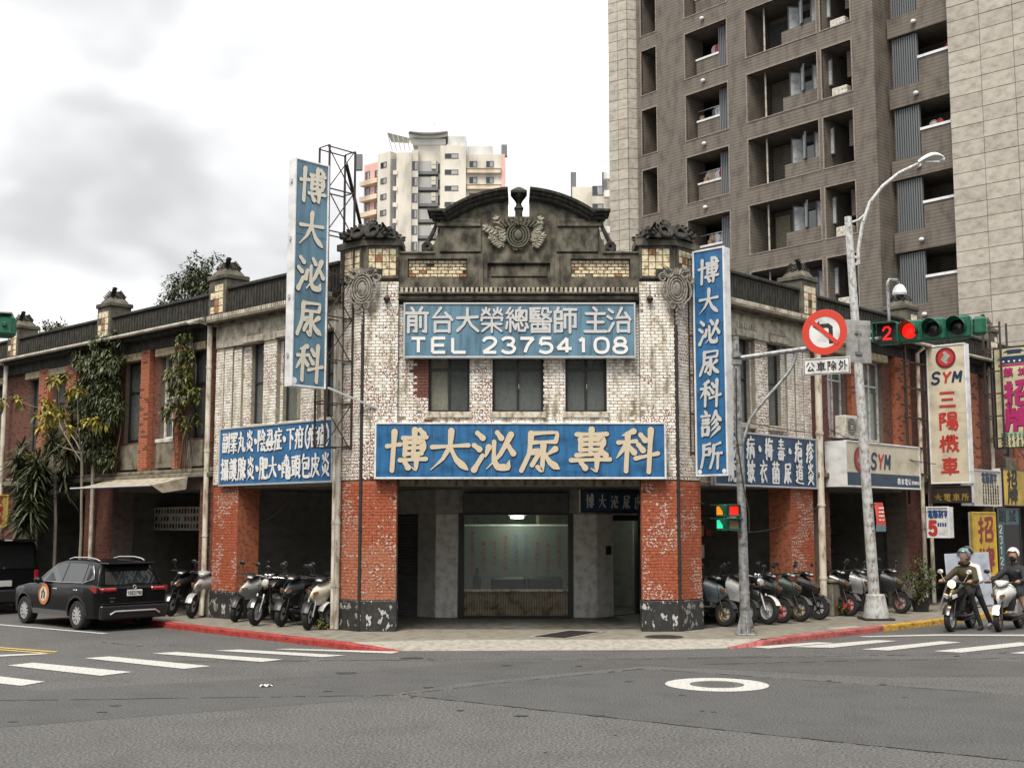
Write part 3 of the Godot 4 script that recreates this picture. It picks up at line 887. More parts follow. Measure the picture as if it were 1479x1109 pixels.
func window(parent: Node, x0: float, x1: float, y0: float, y1: float, z: float, o := {}) -> Node3D:
	var w := part_node("window", parent, o.get("t", Transform3D()))
	var f := MB.new()
	var fr: float = o.get("frame", 0.045)
	f.cbox(V(x0, y0, z - 0.05), V(x0 + fr, y1, z), 0.006)
	f.cbox(V(x1 - fr, y0, z - 0.05), V(x1, y1, z), 0.006)
	f.cbox(V(x0 + fr, y0, z - 0.05), V(x1 - fr, y0 + fr, z), 0.006)
	f.cbox(V(x0 + fr, y1 - fr, z - 0.05), V(x1 - fr, y1, z), 0.006)
	var ty: float = o.get("transom", 0.0)
	if ty > 0.0:
		f.cbox(V(x0 + fr, ty - fr * 0.5, z - 0.05), V(x1 - fr, ty + fr * 0.5, z - 0.002), 0.006)
	var n: int = o.get("sashes", 1)
	for i in range(1, n):
		var x := lerpf(x0, x1, float(i) / n)
		f.cbox(V(x - fr * 0.5, y0 + fr, z - 0.045), V(x + fr * 0.5, (ty - fr * 0.5) if ty > 0.0 and o.get("short", true) else y1 - fr, z - 0.004), 0.006)
	obj("frame", f, o.get("mat", "dark_frame"), w)
	if o.get("muntins", false):
		var g := MB.new()
		var xm := (x0 + x1) * 0.5
		var ym := (y0 + y1) * 0.5
		g.box(V(x0 + fr, ym - 0.03, z - 0.06), V(x1 - fr, ym + 0.03, z - 0.008))
		g.box(V(xm - 0.011, y0 + fr, z - 0.045), V(xm + 0.011, y1 - fr, z - 0.014))
		for k in [0.25, 0.75]:
			g.box(V(x0 + fr, lerpf(y0, y1, k) - 0.011, z - 0.043), V(x1 - fr, lerpf(y0, y1, k) + 0.011, z - 0.016))
		obj("glazing_bars", g, o.get("mat", "dark_frame"), w)
	obj("pane", b1(V(x0 + fr * 0.5, y0 + fr * 0.5, z - 0.034), V(x1 - fr * 0.5, y1 - fr * 0.5, z - 0.028)), "glass_clear", w)
	if o.has("sill"):
		obj("sill", b1(V(x0 - 0.05, y0 - o.sill, z - 0.1), V(x1 + 0.05, y0 - 0.002, z + o.get("sill_out", 0.14)), 0.012), o.get("sill_mat", "white_plaster"), w)
	if o.has("curtain"):
		var c := MB.new()
		var k := []
		for i in 25:
			var u := i / 24.0
			var xx := lerpf(lerpf(x0, x1, o.get("c0", 0.0)), lerpf(x0, x1, o.get("c1", 1.0)), u)
			k.append(V(xx, 0, z - 0.14 + 0.018 * sin(i * 1.9)))
		var top := []
		for q in k: top.append(q + V(0, lerpf(y0, y1, o.get("ctop", 1.0)), 0))
		var bot := []
		for q in k: bot.append(q + V(0, lerpf(y0, y1, o.get("cbot", 0.0)), 0))
		c.grid([top, bot])
		obj("curtain", c, o.curtain, w)
	if o.get("handle", false):
		var xm := (x0 + x1) * 0.5
		obj("handle", b1(V(xm + 0.012, (y0 + y1) * 0.5 - 0.13, z - 0.002), V(xm + 0.03, (y0 + y1) * 0.5 - 0.03, z + 0.014), 0.004), "alu", w)
	return w

func tiles(parent: Node, called: String, x0: float, x1: float, y0: float, y1: float, z: float, nx: int, ny: int, pick: Callable, bond := false, t := Transform3D()) -> void:
	var w := (x1 - x0) / nx
	var h := (y1 - y0) / ny
	for j in ny:
		for i in range(-1 if bond and j % 2 else 0, nx):
			var a := x0 + i * w + (w * 0.5 if bond and j % 2 else 0.0)
			var b := minf(a + w, x1)
			a = maxf(a, x0)
			var mt: String = pick.call(i, j)
			if mt == "" or b - a < 0.02:
				continue
			var m := MB.new()
			one_brick(m, a + 0.008, b - 0.008, y0 + j * h + 0.008, h - 0.016, z, z + 0.012)
			obj(called, m, mt, parent, t)

func spiral(m: MB, t: Transform3D, r0: float, turns: float, thick: float, dir := 1.0, from := 0.0) -> void:
	var p := []
	for i in int(turns * 14) + 1:
		var a := from + dir * TAU * i / 14.0
		var r := r0 * pow(0.62, i / 14.0)
		p.append(t * V(cos(a) * r, sin(a) * r, 0))
	m.tube(p, thick, thick * 0.55, 6)

func leaf_relief(m: MB, at: Vector3, ang: float, l: float, w: float, lift: float, t := Transform3D()) -> void:   # a raised carved leaf
	var d := V(cos(ang), sin(ang), 0)
	var s := V(-d.y, d.x, 0)
	var pts := []
	for i in 7:
		var u := i / 6.0
		pts.append([at + d * l * u, w * sin(PI * pow(u, 0.8)) * 0.5])
	for i in 6:
		var a: Array = pts[i]
		var b: Array = pts[i + 1]
		for k in [-1.0, 1.0]:
			m.quad(t * (a[0] + V(0, 0, lift)), t * (b[0] + V(0, 0, lift)), t * (b[0] + s * b[1] * k), t * (a[0] + s * a[1] * k), t.basis * (V(0, 0, 1) + s * k * 0.5))

func crest(parent: Node, t: Transform3D, w: float, d: float, h: float, sd: int, called := "crest") -> void:   # the carved leaf mound on a pier
	var m := MB.new()
	var rng := RandomNumberGenerator.new()
	rng.seed = sd
	var rows := []
	for i in 9:
		var u := i / 8.0
		var k := cos(u * PI * 0.5) * 0.9 + 0.1 * (1.0 - u)
		var row := []
		for g in 25:
			var a := TAU * (g % 24) / 24.0
			var q := pow(pow(absf(cos(a)), 3.0) + pow(absf(sin(a)), 3.0), -1.0 / 3.0)
			var bump := 1.0 + 0.06 * sin(a * 6.0 + u * 5.0) + 0.035 * sin(a * 11.0 - u * 9.0)
			row.append(t * V(cos(a) * q * w * 0.5 * k * bump, u * h * 0.86, sin(a) * q * d * 0.5 * k * bump))
		rows.append(row)
	m.grid(rows, -1.0)
	for side in 4:
		var st := t * Transform3D(Basis(Vector3.UP, side * PI * 0.5), Vector3.ZERO)
		var hw := (w if side % 2 == 0 else d) * 0.5
		var hd := (d if side % 2 == 0 else w) * 0.5
		for s in [-1.0, 1.0]:
			spiral(m, st * XF(V(s * hw * 0.30, h * 0.34, hd * 0.86), 0.0, -0.5), hw * 0.30, 1.7, hw * 0.085, s, PI * 0.5)
			for k in 5:
				var u := 0.15 + k * 0.19
				m.ball(V(s * hw * (1.0 - u * 0.85), h * (0.06 + u * 0.62), hd * (0.92 - u * 0.55)), V(hw * 0.17, h * 0.10, hd * 0.13), 7, 5, st)
				leaf_relief(m, V(s * hw * (0.96 - u * 0.8), h * (0.05 + u * 0.62), hd * (0.97 - u * 0.5)), PI * 0.5 + s * -0.9, h * 0.28, hw * 0.2, 0.05, st)
	for k in 5:
		leaf_relief(m, V(0, h * 0.68, 0.02), PI * 0.5 + (k - 2) * 0.42, h * 0.38, w * 0.16, 0.04, t)
		leaf_relief(m, V(0, h * 0.68, 0.02), PI * 0.5 + (k - 2) * 0.42, h * 0.38, w * 0.16, -0.04, t)
	m.ball(V(0, h * 0.8, 0), V(w * 0.10, h * 0.18, w * 0.10), 8, 6, t)
	obj(called, m, "dark_stone", parent)

func cartouche(parent: Node, t: Transform3D, called := "cartouche") -> void:   # oval shield with curling straps, laid over a pier corner
	var m := MB.new()
	for g in [[0.135, 0.19, 0.022], [0.19, 0.25, 0.024], [0.245, 0.31, 0.02]]:
		var p := []
		for i in 29:
			var a := TAU * i / 28.0 + PI * 0.5
			p.append(t * V(cos(a) * g[0], sin(a) * g[1], 0.045))
		m.tube(p, g[2], g[2], 6, false)
	m.ball(V(0, 0, 0.02), V(0.12, 0.17, 0.05), 14, 8, t)
	for s in [-1.0, 1.0]:
		spiral(m, t * XF(V(s * 0.2, 0.34, 0.04)), 0.12, 1.6, 0.03, s, 0.0)
		spiral(m, t * XF(V(s * 0.33, 0.22, 0.03)), 0.10, 1.5, 0.026, -s, 0.5)
		spiral(m, t * XF(V(s * 0.1, -0.36, 0.04)), 0.08, 1.4, 0.022, -s, PI * 0.5)
		var arm := []
		for i in 9:
			var u := i / 8.0
			arm.append(t * V(s * (0.3 + 0.16 * sin(u * PI) - 0.25 * u), 0.12 - 0.52 * u, 0.04))
		m.tube(arm, 0.026, 0.014, 6)
		for k in 4:
			leaf_relief(m, V(s * 0.06 * k, 0.30 + 0.02 * k, 0.03), PI * 0.5 - s * (0.2 + k * 0.32), 0.17, 0.09, 0.05, t)
	for k in 4:
		m.ball(V(0, -0.46 - 0.09 * k, 0.02), V(0.035 - 0.004 * k, 0.045, 0.03), 7, 5, t)
	obj(called, m, "relief_grey", parent)

func lantern(parent: Node, at: Vector3, turn: float, sd: int) -> void:   # square pier head with a cream tile panel and a carved cap
	var p := part_node("pier_head", parent, XF(at, turn))
	obj("block", b1(V(-0.36, -0.05, -0.62), V(0.36, 0.92, 0.0), 0.015), "mouldy_stone", p)
	var rng := RandomNumberGenerator.new()
	rng.seed = sd
	tiles(p, "tile", -0.27, 0.27, 0.10, 0.80, 0.001, 3, 4, func(i, j):
		var q := rng.randf()
		return "" if q < 0.12 else ("rust_tile" if i == 1 and q < 0.5 else "cream_tile"))
	obj("slab", b1(V(-0.40, 0.921, -0.66), V(0.40, 1.04, 0.04), 0.02), "mouldy_stone", p)
	var m := MB.new()
	m.lathe([[0.40, 1.04], [0.36, 1.10], [0.16, 1.30], [0.10, 1.33], [0.0, 1.34]], Transform3D(Basis(Vector3.UP, PI / 4), V(0, 0, -0.31)), 4)
	obj("cap", m, "mouldy_stone", p)
	crest(p, XF(V(0, 1.14, -0.31)), 0.42, 0.36, 0.36, sd)

func pipe(parent: Node, called: String, pts: Array, r: float, material: String, clamps := 0.0) -> void:
	var m := MB.new()
	m.tube(pts, r, r, 10)
	if clamps > 0.0:
		for i in pts.size() - 1:
			var n := int(pts[i].distance_to(pts[i + 1]) / clamps)
			for k in n:
				var c: Vector3 = pts[i].lerp(pts[i + 1], (k + 0.5) / n)
				var d: Vector3 = (pts[i + 1] - pts[i]).normalized() * 0.03
				m.tube([c - d, c + d], r * 1.18, r * 1.18, 10)
	obj(called, m, material, parent)

# ---------------------------------------------------------------- the corner building
var wear := FastNoiseLite.new()

func white_pick(x: float, y: float, roll: float, worn: Callable) -> String:
	var n := 0.5 + 0.9 * wear.get_noise_2d(x * 1.0, y * 1.0)
	var w: float = worn.call(x, y) * 1.35 * n + (roll - 0.5) * 0.28
	if w > 0.62: return "glazed_gone"
	if w > 0.27: return "glazed_worn"
	return "glazed_warm" if roll > 0.8 else "glazed"

func red_pick(_x: float, _y: float, roll: float) -> String:
	return "brick_a" if roll < 0.5 else ("brick_b" if roll < 0.8 else "brick_c")

func red_paint(x: float, y: float, roll: float, bare: float) -> String:   # painted brick: sound, chipped, or stripped bare low down
	if y < bare + 0.35 * wear.get_noise_2d(x * 2.0, y * 2.0): return "brick_orange" if roll < 0.7 else "red_chipped"
	return "red_chipped" if wear.get_noise_2d(x * 1.6 + 7.0, y * 1.1) + (roll - 0.5) * 0.3 > 0.09 else "red_painted"

func facet(parent: Node, x0: float, x1: float, worn: Callable, bare := 0.0) -> void:   # one face of a corner pier, plinth to head
	obj("core", b1(V(x0, 3.06, -0.3), V(x1, 7.28, -0.012)), "mortar_dark", parent)
	var split := maxf(bare, 0.63)
	obj("painted_core", b1(V(x0, split, -0.3), V(x1, 3.055, -0.010)), "red_mortar", parent)
	if bare > 0.7:
		obj("bare_core", b1(V(x0, 0.62, -0.3), V(x1, split - 0.001, -0.010)), "mortar_pale", parent)
	bricks(parent, x0 + 0.004, x1 - 0.004, 3.08, 7.24, -0.012, [], func(x, y, r): return white_pick(x, y, r, worn))
	bricks(parent, x0 + 0.004, x1 - 0.004, 0.63, 3.06, -0.010, [], func(x, y, r): return red_paint(x, y, r, bare), {"depth": 0.011, "joint": 0.008, "h": 0.058})
	obj("plinth", b1(V(x0 - 0.02, 0.0, -0.32), V(x1 + 0.02, 0.615, 0.016), 0.012), "black_painted", parent)

func pier_head(parent: Node, plan: PackedVector2Array, faces: Array, crest_at: Vector3, turn: float, sd: int) -> void:
	var p := part_node("pier_head", parent)
	var m := MB.new()
	m.prism(plan, 7.26, 8.0, UPRIGHT)
	obj("block", m, "mouldy_stone", p)
	var big := PackedVector2Array()
	for q in Geometry2D.offset_polygon(plan, 0.07, Geometry2D.JOIN_MITER)[0]:
		big.append(q)
	m = MB.new()
	m.prism(big, 8.0, 8.14, UPRIGHT)
	obj("slab", m, "mouldy_stone", p)
	var rng := RandomNumberGenerator.new()
	rng.seed = sd
	for f in faces:
		m = MB.new()
		wall_boxes(m, f[1] - 0.05, f[2] + 0.05, 7.30, 7.99, 0.002, 0.035, [[f[1], f[2], 7.35, 7.95]])
		obj("rim", m, "mouldy_stone", p, f[0])
		tiles(p, "tile", f[1], f[2], 7.35, 7.95, 0.002, 4, 4, func(i, j):
			if j == 0 and (i < 2) == f[3]: return ""
			var r := rng.randf()
			return "" if r < 0.05 else ("rust_tile" if r < 0.09 else "cream_tile"), false, f[0])
	crest(p, XF(crest_at, turn), 1.2, 0.78, 0.46, sd)

func make_corner_building() -> void:
	wear.seed = 3
	wear.frequency = 0.6
	wear.fractal_octaves = 4
	brick_left = 300
	var b := thing("corner_building", "white-brick two-storey corner clinic building with curved mouldy pediment above a red-pillared arcade", "building")
	var DL := -LEFT.basis.x
	var DR := RIGHT.basis.x
	# floors and roof
	var l2 := CORNER_LEFT + DL * 5.45
	var r2 := CORNER_RIGHT + DR * 5.45
	var l3 := l2 - LEFT.basis.z * 7.0
	var r3 := r2 - RIGHT.basis.z * 7.0
	var plan := func(inset: float) -> PackedVector2Array:
		return Geometry2D.offset_polygon(pv([-3.0, -0.02, l2.x, l2.z, l3.x, l3.z, r3.x, r3.z, r2.x, r2.z, 3.3, -0.02]), -inset, Geometry2D.JOIN_MITER)[0]
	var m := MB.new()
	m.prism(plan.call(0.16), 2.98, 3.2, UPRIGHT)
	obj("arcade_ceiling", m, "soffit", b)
	m = MB.new()
	m.prism(plan.call(0.12), 6.9, 7.05, UPRIGHT)
	obj("roof", m, "dark_stone", b)
	m = MB.new()
	for e in [[l2, l3], [l3, r3], [r3, r2]]:
		var a: Vector3 = e[0]
		var c: Vector3 = e[1]
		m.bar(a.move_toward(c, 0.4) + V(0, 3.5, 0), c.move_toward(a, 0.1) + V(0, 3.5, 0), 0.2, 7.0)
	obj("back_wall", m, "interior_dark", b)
	# front wall between the piers
	var fw := part_node("front_wall", b)
	var holes := [[-1.75, -0.886, 4.44, 5.75], [-0.411, 0.656, 4.44, 5.75], [1.117, 1.982, 4.44, 5.75]]
	m = MB.new()
	wall_boxes(m, -2.38, 2.67, 2.99, 6.84, -0.42, -0.112, holes)
	obj("core", m, "mortar_dark", fw)
	bricks(fw, -2.38, 2.67, 4.2, 6.84, -0.112, holes, func(x, y, r): return white_pick(x, y, r, func(xx, yy):
		var k := 0.16
		if yy < 5.65 and xx < -1.72: k = lerpf(0.18, 1.15, smoothstep(-2.25, -1.78, xx))
		if xx > -0.9 and xx < -0.4 and yy < 5.65: k = 0.38
		return k))
	for i in 3:
		var h: Array = holes[i]
		window(b, h[0], h[1], h[2] + 0.06, h[3], -0.24, {"sashes": 2, "transom": 5.40, "short": false, "frame": 0.05, "sill": 0.13, "sill_out": 0.17, "handle": i > 0, "curtain": "curtain_beige" if i == 0 else "curtain_dark", "c1": 0.5 if i == 0 else 1.0})
	obj("lintel_band", b1(V(-2.37, 2.96, -0.44), V(2.66, 3.10, -0.09), 0.01), "plaster", fw)
	# corner piers
	facet(part_node("pier_face", b), -3.10, -2.38, func(x, y): return lerpf(0.42, 0.2, smoothstep(4.8, 6.2, y)) + (0.22 if y < 5.4 and y > 4.4 else 0.0), 1.7)
	facet(part_node("pier_face", b, LEFT), -0.74, -0.04, func(_x, y): return lerpf(0.36, 0.2, smoothstep(4.6, 6.4, y)), 2.0)
	facet(part_node("pier_face", b), 2.67, 3.41, func(x, y): return 0.16 + (0.3 if y < 4.6 else 0.0))
	facet(part_node("pier_face", b, RIGHT), 0.04, 0.80, func(_x, y): return 0.3)
	for s in [[CORNER_LEFT, LEFT], [CORNER_RIGHT, RIGHT]]:
		var bis: Vector3 = (V(0, 0, 1) + s[1].basis.z).normalized()
		pipe(b, "corner_pipe", [s[0] + bis * 0.0 + V(0, 0.02, 0), s[0] + V(0, 6.5, 0)], 0.035, "pipe_black", 0.8)
		cartouche(b, Transform3D(Basis(V(0, 1, 0).cross(bis), V(0, 1, 0), bis), s[0] + bis * 0.02 + V(0, 7.07, 0)))
	var half := func(o: Vector3, d: Vector3, n: Vector3, x_in: float) -> PackedVector2Array:
		var c := o + d * 0.76
		var e := c - n * 0.62
		return pv([x_in, 0.0, o.x, o.z, c.x, c.z, e.x, e.z, x_in, -0.66])
	pier_head(b, half.call(CORNER_LEFT, DL, LEFT.basis.z, -2.38), [[FRONT, -3.03, -2.44, true], [LEFT, -0.70, -0.10, false]], V(-2.98, 8.14, -0.26), -0.38, 5)
	pier_head(b, half.call(CORNER_RIGHT, DR, RIGHT.basis.z, 2.67), [[FRONT, 2.73, 3.33, false], [RIGHT, 0.10, 0.70, true]], V(3.27, 8.14, -0.26), 0.38, 8)
	# small hooks and lamps on the piers
	for x in [-2.62, 2.89]:
		m = MB.new()
		m.lathe([[0.0, -0.09], [0.05, -0.05], [0.075, 0.01], [0.05, 0.05], [0.02, 0.08], [0.0, 0.1]], XF(V(x, 6.85, 0.07)), 10)
		m.tube([V(x, 6.95, 0.07), V(x, 7.1, 0.05), V(x, 7.16, 0.0)], 0.008)
		obj("iron_boss", m, "steel_brown", b)
	# cornice, dentils, parapet
	m = MB.new()
	m.cbox(V(-2.378, 6.84, -0.4), V(2.668, 6.94, 0.10), 0.03)
	m.cbox(V(-2.376, 6.942, -0.4), V(2.666, 6.99, 0.16), 0.02)
	obj("cornice", m, "mouldy_stone", b)
	m = MB.new()
	for i in 51:
		var x := -2.34 + i * 0.0985
		m.cbox(V(x, 6.992, -0.1), V(x + 0.055, 7.10, 0.075), 0.008)
	tag(obj("dentils", m, "white_plaster", b), "", "", "", "stuff")
	var par := part_node("parapet", b)
	m = MB.new()
	m.box(V(-2.379, 6.992, -0.5), V(2.669, 7.83, -0.10))
	m.box(V(-2.379, 6.991, -0.10), V(2.669, 7.10, -0.03))
	wall_boxes(m, -2.379, 2.669, 7.102, 7.83, -0.10, 0.0, [[-2.20, -0.945, 7.33, 7.73], [1.235, 2.49, 7.33, 7.73], [-0.519, 0.809, 7.31, 7.64]])
	m.box(V(-0.44, 7.37, -0.10), V(0.73, 7.58, -0.06))
	m.cbox(V(-2.37, 7.832, -0.52), V(-1.62, 7.88, 0.04), 0.012)
	m.cbox(V(1.91, 7.832, -0.52), V(2.66, 7.88, 0.04), 0.012)
	m.cbox(V(-0.72, 7.105, 0.0), V(-0.60, 7.826, 0.035), 0.01)
	m.cbox(V(0.89, 7.105, 0.0), V(1.01, 7.826, 0.035), 0.01)
	obj("slab", m, "mouldy_stone", par)
	for x in [-2.19, 1.245]:
		var rng := RandomNumberGenerator.new()
		rng.seed = int(x * 10)
		tiles(par, "tile", x, x + 1.235, 7.35, 7.715, -0.099, 8, 5, func(i, j):
			var q := rng.randf()
			return "" if q < 0.02 else ("rust_tile" if q < 0.05 + (0.25 if x < 0 and i < 2 else 0.0) else "cream_tile"), true)
	# pediment
	var ped := part_node("pediment", b)
	var mir := func(p: Array) -> Array:
		var o := []
		for i in range(p.size() - 2, -1, -2):
			o.append(0.29 - p[i])
			o.append(p[i + 1])
		return o
	var lp := [-1.90, 7.80, -1.90, 7.86, -1.80, 7.90, -1.68, 8.02, -1.60, 8.18, -1.555, 8.38, -1.555, 8.64]
	for i in 12:
		var dx := lerpf(1.55, 0.225, i / 11.0)
		lp.append(0.145 - dx)
		lp.append(6.487 + sqrt(2.55 * 2.55 - dx * dx))
	lp.append_array([-0.08, 8.655])
	m = MB.new()
	m.prism(pv(lp + mir.call(lp)), -0.46, -0.07)
	m.cbox(V(-1.60, 8.42, -0.068), V(-0.66, 8.50, 0.02), 0.012)
	m.cbox(V(0.95, 8.42, -0.068), V(1.89, 8.50, 0.02), 0.012)
	m.cbox(V(-1.53, 7.88, -0.07), V(-0.65, 8.415, -0.02), 0.012)
	m.cbox(V(0.94, 7.88, -0.07), V(1.82, 8.415, -0.02), 0.012)
	m.cbox(V(-1.53, 8.505, -0.07), V(-0.65, 8.60, -0.02), 0.012)
	m.cbox(V(0.94, 8.505, -0.07), V(1.82, 8.60, -0.02), 0.012)
	obj("field", m, "mouldy_stone", ped)
	for s in [-1.0, 1.0]:
		var arch := MB.new()
		for lay in [[2.55, 2.63, 0.05, 0.0], [2.63, 2.70, 0.12, 0.0], [2.70, 2.755, 0.19, 0.01]]:
			var rows := []
			var a0 := asin(0.225 / 2.65)
			var a1 := asin(1.56 / 2.65)
			for i in 15:
				var a := lerpf(a0, a1, i / 14.0)
				var o := V(0.145, 6.487, 0)
				var d := V(sin(a) * s, cos(a), 0)
				rows.append([o + d * lay[0] + V(0, 0, -0.5), o + d * lay[0] + V(0, 0, lay[2]), o + d * lay[1] + V(0, 0, lay[2] + 0.01), o + d * lay[1] + V(0, 0, -0.5)])
			for i in 14:
				for k in 3:
					arch.quad(rows[i][k], rows[i][k + 1], rows[i + 1][k + 1], rows[i + 1][k], [V(0, -1, 0), V(0, 0, 1), V(0, 1, 0)][k])
			for e in [0, 14]:
				arch.quad(rows[e][0], rows[e][1], rows[e][2], rows[e][3], V(s * (1.0 if e else -1.0), 0, 0))
		for lay in [[8.57, 8.64, 0.05, 1.80], [8.642, 8.70, 0.12, 1.86], [8.702, 8.77, 0.19, 1.93]]:
			var xa: float = 0.145 + s * 1.52
			var xb: float = 0.145 + s * lay[3]
			arch.cbox(V(minf(xa, xb), lay[0], -0.5), V(maxf(xa, xb), lay[1], lay[2]), 0.015)
		for i in 30:
			var a := lerpf(0.10, 0.60, i / 29.0)
			var c := V(0.145 + sin(a) * s * 2.535, 6.487 + cos(a) * 2.535, -0.04)
			arch.cbox(V(-0.016, -0.02, -0.03), V(0.016, 0.02, 0.05), 0.004, Transform3D(Basis(Vector3.BACK, -a * s), c))
		obj("arch_moulding", arch, "dark_stone", ped)
		var vol := MB.new()
		spiral(vol, XF(V(0.145 + s * 1.93, 7.99, -0.2)), 0.115, 2.2, 0.05, s, -PI * 0.5)
		spiral(vol, XF(V(0.145 + s * 1.93, 7.99, -0.02)), 0.115, 2.2, 0.035, s, -PI * 0.5)
		var sw := []
		for i in 9:
			var u := i / 8.0
			sw.append(V(0.145 + s * (2.03 - 0.33 * pow(u, 0.7)), 7.98 + u * 0.62, -0.05))
		vol.tube(sw, 0.055, 0.035, 8)
		obj("volute", vol, "dark_stone", ped)
	# finial in the notch
	m = MB.new()
	m.cbox(V(0.065, 8.60, -0.32), V(0.225, 8.84, -0.14), 0.01)
	m.cbox(V(0.045, 8.842, -0.34), V(0.245, 8.88, -0.12), 0.01)
	m.lathe([[0.10, 8.88], [0.065, 8.93], [0.055, 8.97], [0.085, 9.03], [0.15, 9.11], [0.17, 9.17], [0.0, 9.17]], XF(V(0.145, 0, -0.23)), 4)
	m.cbox(V(-0.03, 9.17, -0.40), V(0.32, 9.235, -0.06), 0.012)
	m.lathe([[0.22, 9.236], [0.15, 9.28], [0.03, 9.34], [0.0, 9.345]], Transform3D(Basis(Vector3.UP, PI / 4), V(0.145, 0, -0.23)), 4)
	obj("finial", m, "dark_stone", ped)
	# carved centre: shield and flower sprays
	m = MB.new()
	var ct := XF(V(0.13, 8.23, -0.05))
	for g in [[0.12, 0.145, 0.02], [0.175, 0.20, 0.022], [0.235, 0.255, 0.026]]:
		var p := []
		for i in 25:
			var a := lerpf(PI * 0.62, PI * 2.38, i / 24.0)
			p.append(ct * V(cos(a) * g[0], sin(a) * g[1], 0.05))
		m.tube(p, g[2], g[2], 7)
	m.ball(V(0, 0.01, 0.02), V(0.10, 0.12, 0.06), 14, 8, ct)
	for k in 11:
		leaf_relief(m, V((k - 5) * 0.06, 0.22 - absf(k - 5) * 0.012, 0.03), PI * 0.5 - (k - 5) * 0.2, 0.22, 0.10, 0.06, ct)
		m.ball(V((k - 5) * 0.065, 0.27 + 0.05 * sin(k * 2.4), 0.05), V(0.035, 0.035, 0.03), 7, 5, ct)
	for s in [-1.0, 1.0]:
		spiral(m, ct * XF(V(s * 0.06, -0.26, 0.04)), 0.06, 1.3, 0.018, s)
	obj("shield", m, "relief_dark", ped)
	var rng2 := RandomNumberGenerator.new()
	rng2.seed = 12
	for s in [-1.0, 1.0]:
		var sp := MB.new()
		for br in [[0.30, -0.22, 1.9, 0.62], [0.28, -0.1, 1.25, 0.5], [0.3, -0.25, 0.35, 0.34], [0.30, -0.2, 2.35, 0.42]]:
			var p := V(s * br[0], br[1], 0.03)
			var a: float = br[2] * 0.5 + 0.25
			var pts := [p]
			for k in 6:
				a += rng2.randf_range(-0.12, 0.2)
				p += V(cos(a) * s, sin(a), 0) * br[3] * 0.155
				pts.append(p)
				for g in [-1.0, 1.0]:
					var la: float = a + g * 0.95
					leaf_relief(sp, p + V(0, 0, 0.005), la if s > 0 else PI - la, 0.12, 0.075, 0.035, ct)
			var wp := []
			for q in pts: wp.append(ct * q)
			sp.tube(wp, 0.012, 0.007, 5)
			leaf_relief(sp, p, a if s > 0 else PI - a, 0.13, 0.09, 0.04, ct)
		obj("flower_spray", sp, "relief_pale", ped)
	make_wing(b, "left_wall", LEFT, -1.0, [[0.86, 1.42], [2.17, 2.91], [3.60, 4.14]], 4.40, 6.34)
	make_wing(b, "right_wall", RIGHT, 1.0, [[0.95, 1.6], [2.32, 2.96], [3.72, 4.28]], 4.37, 6.34)
	make_clinic(b)

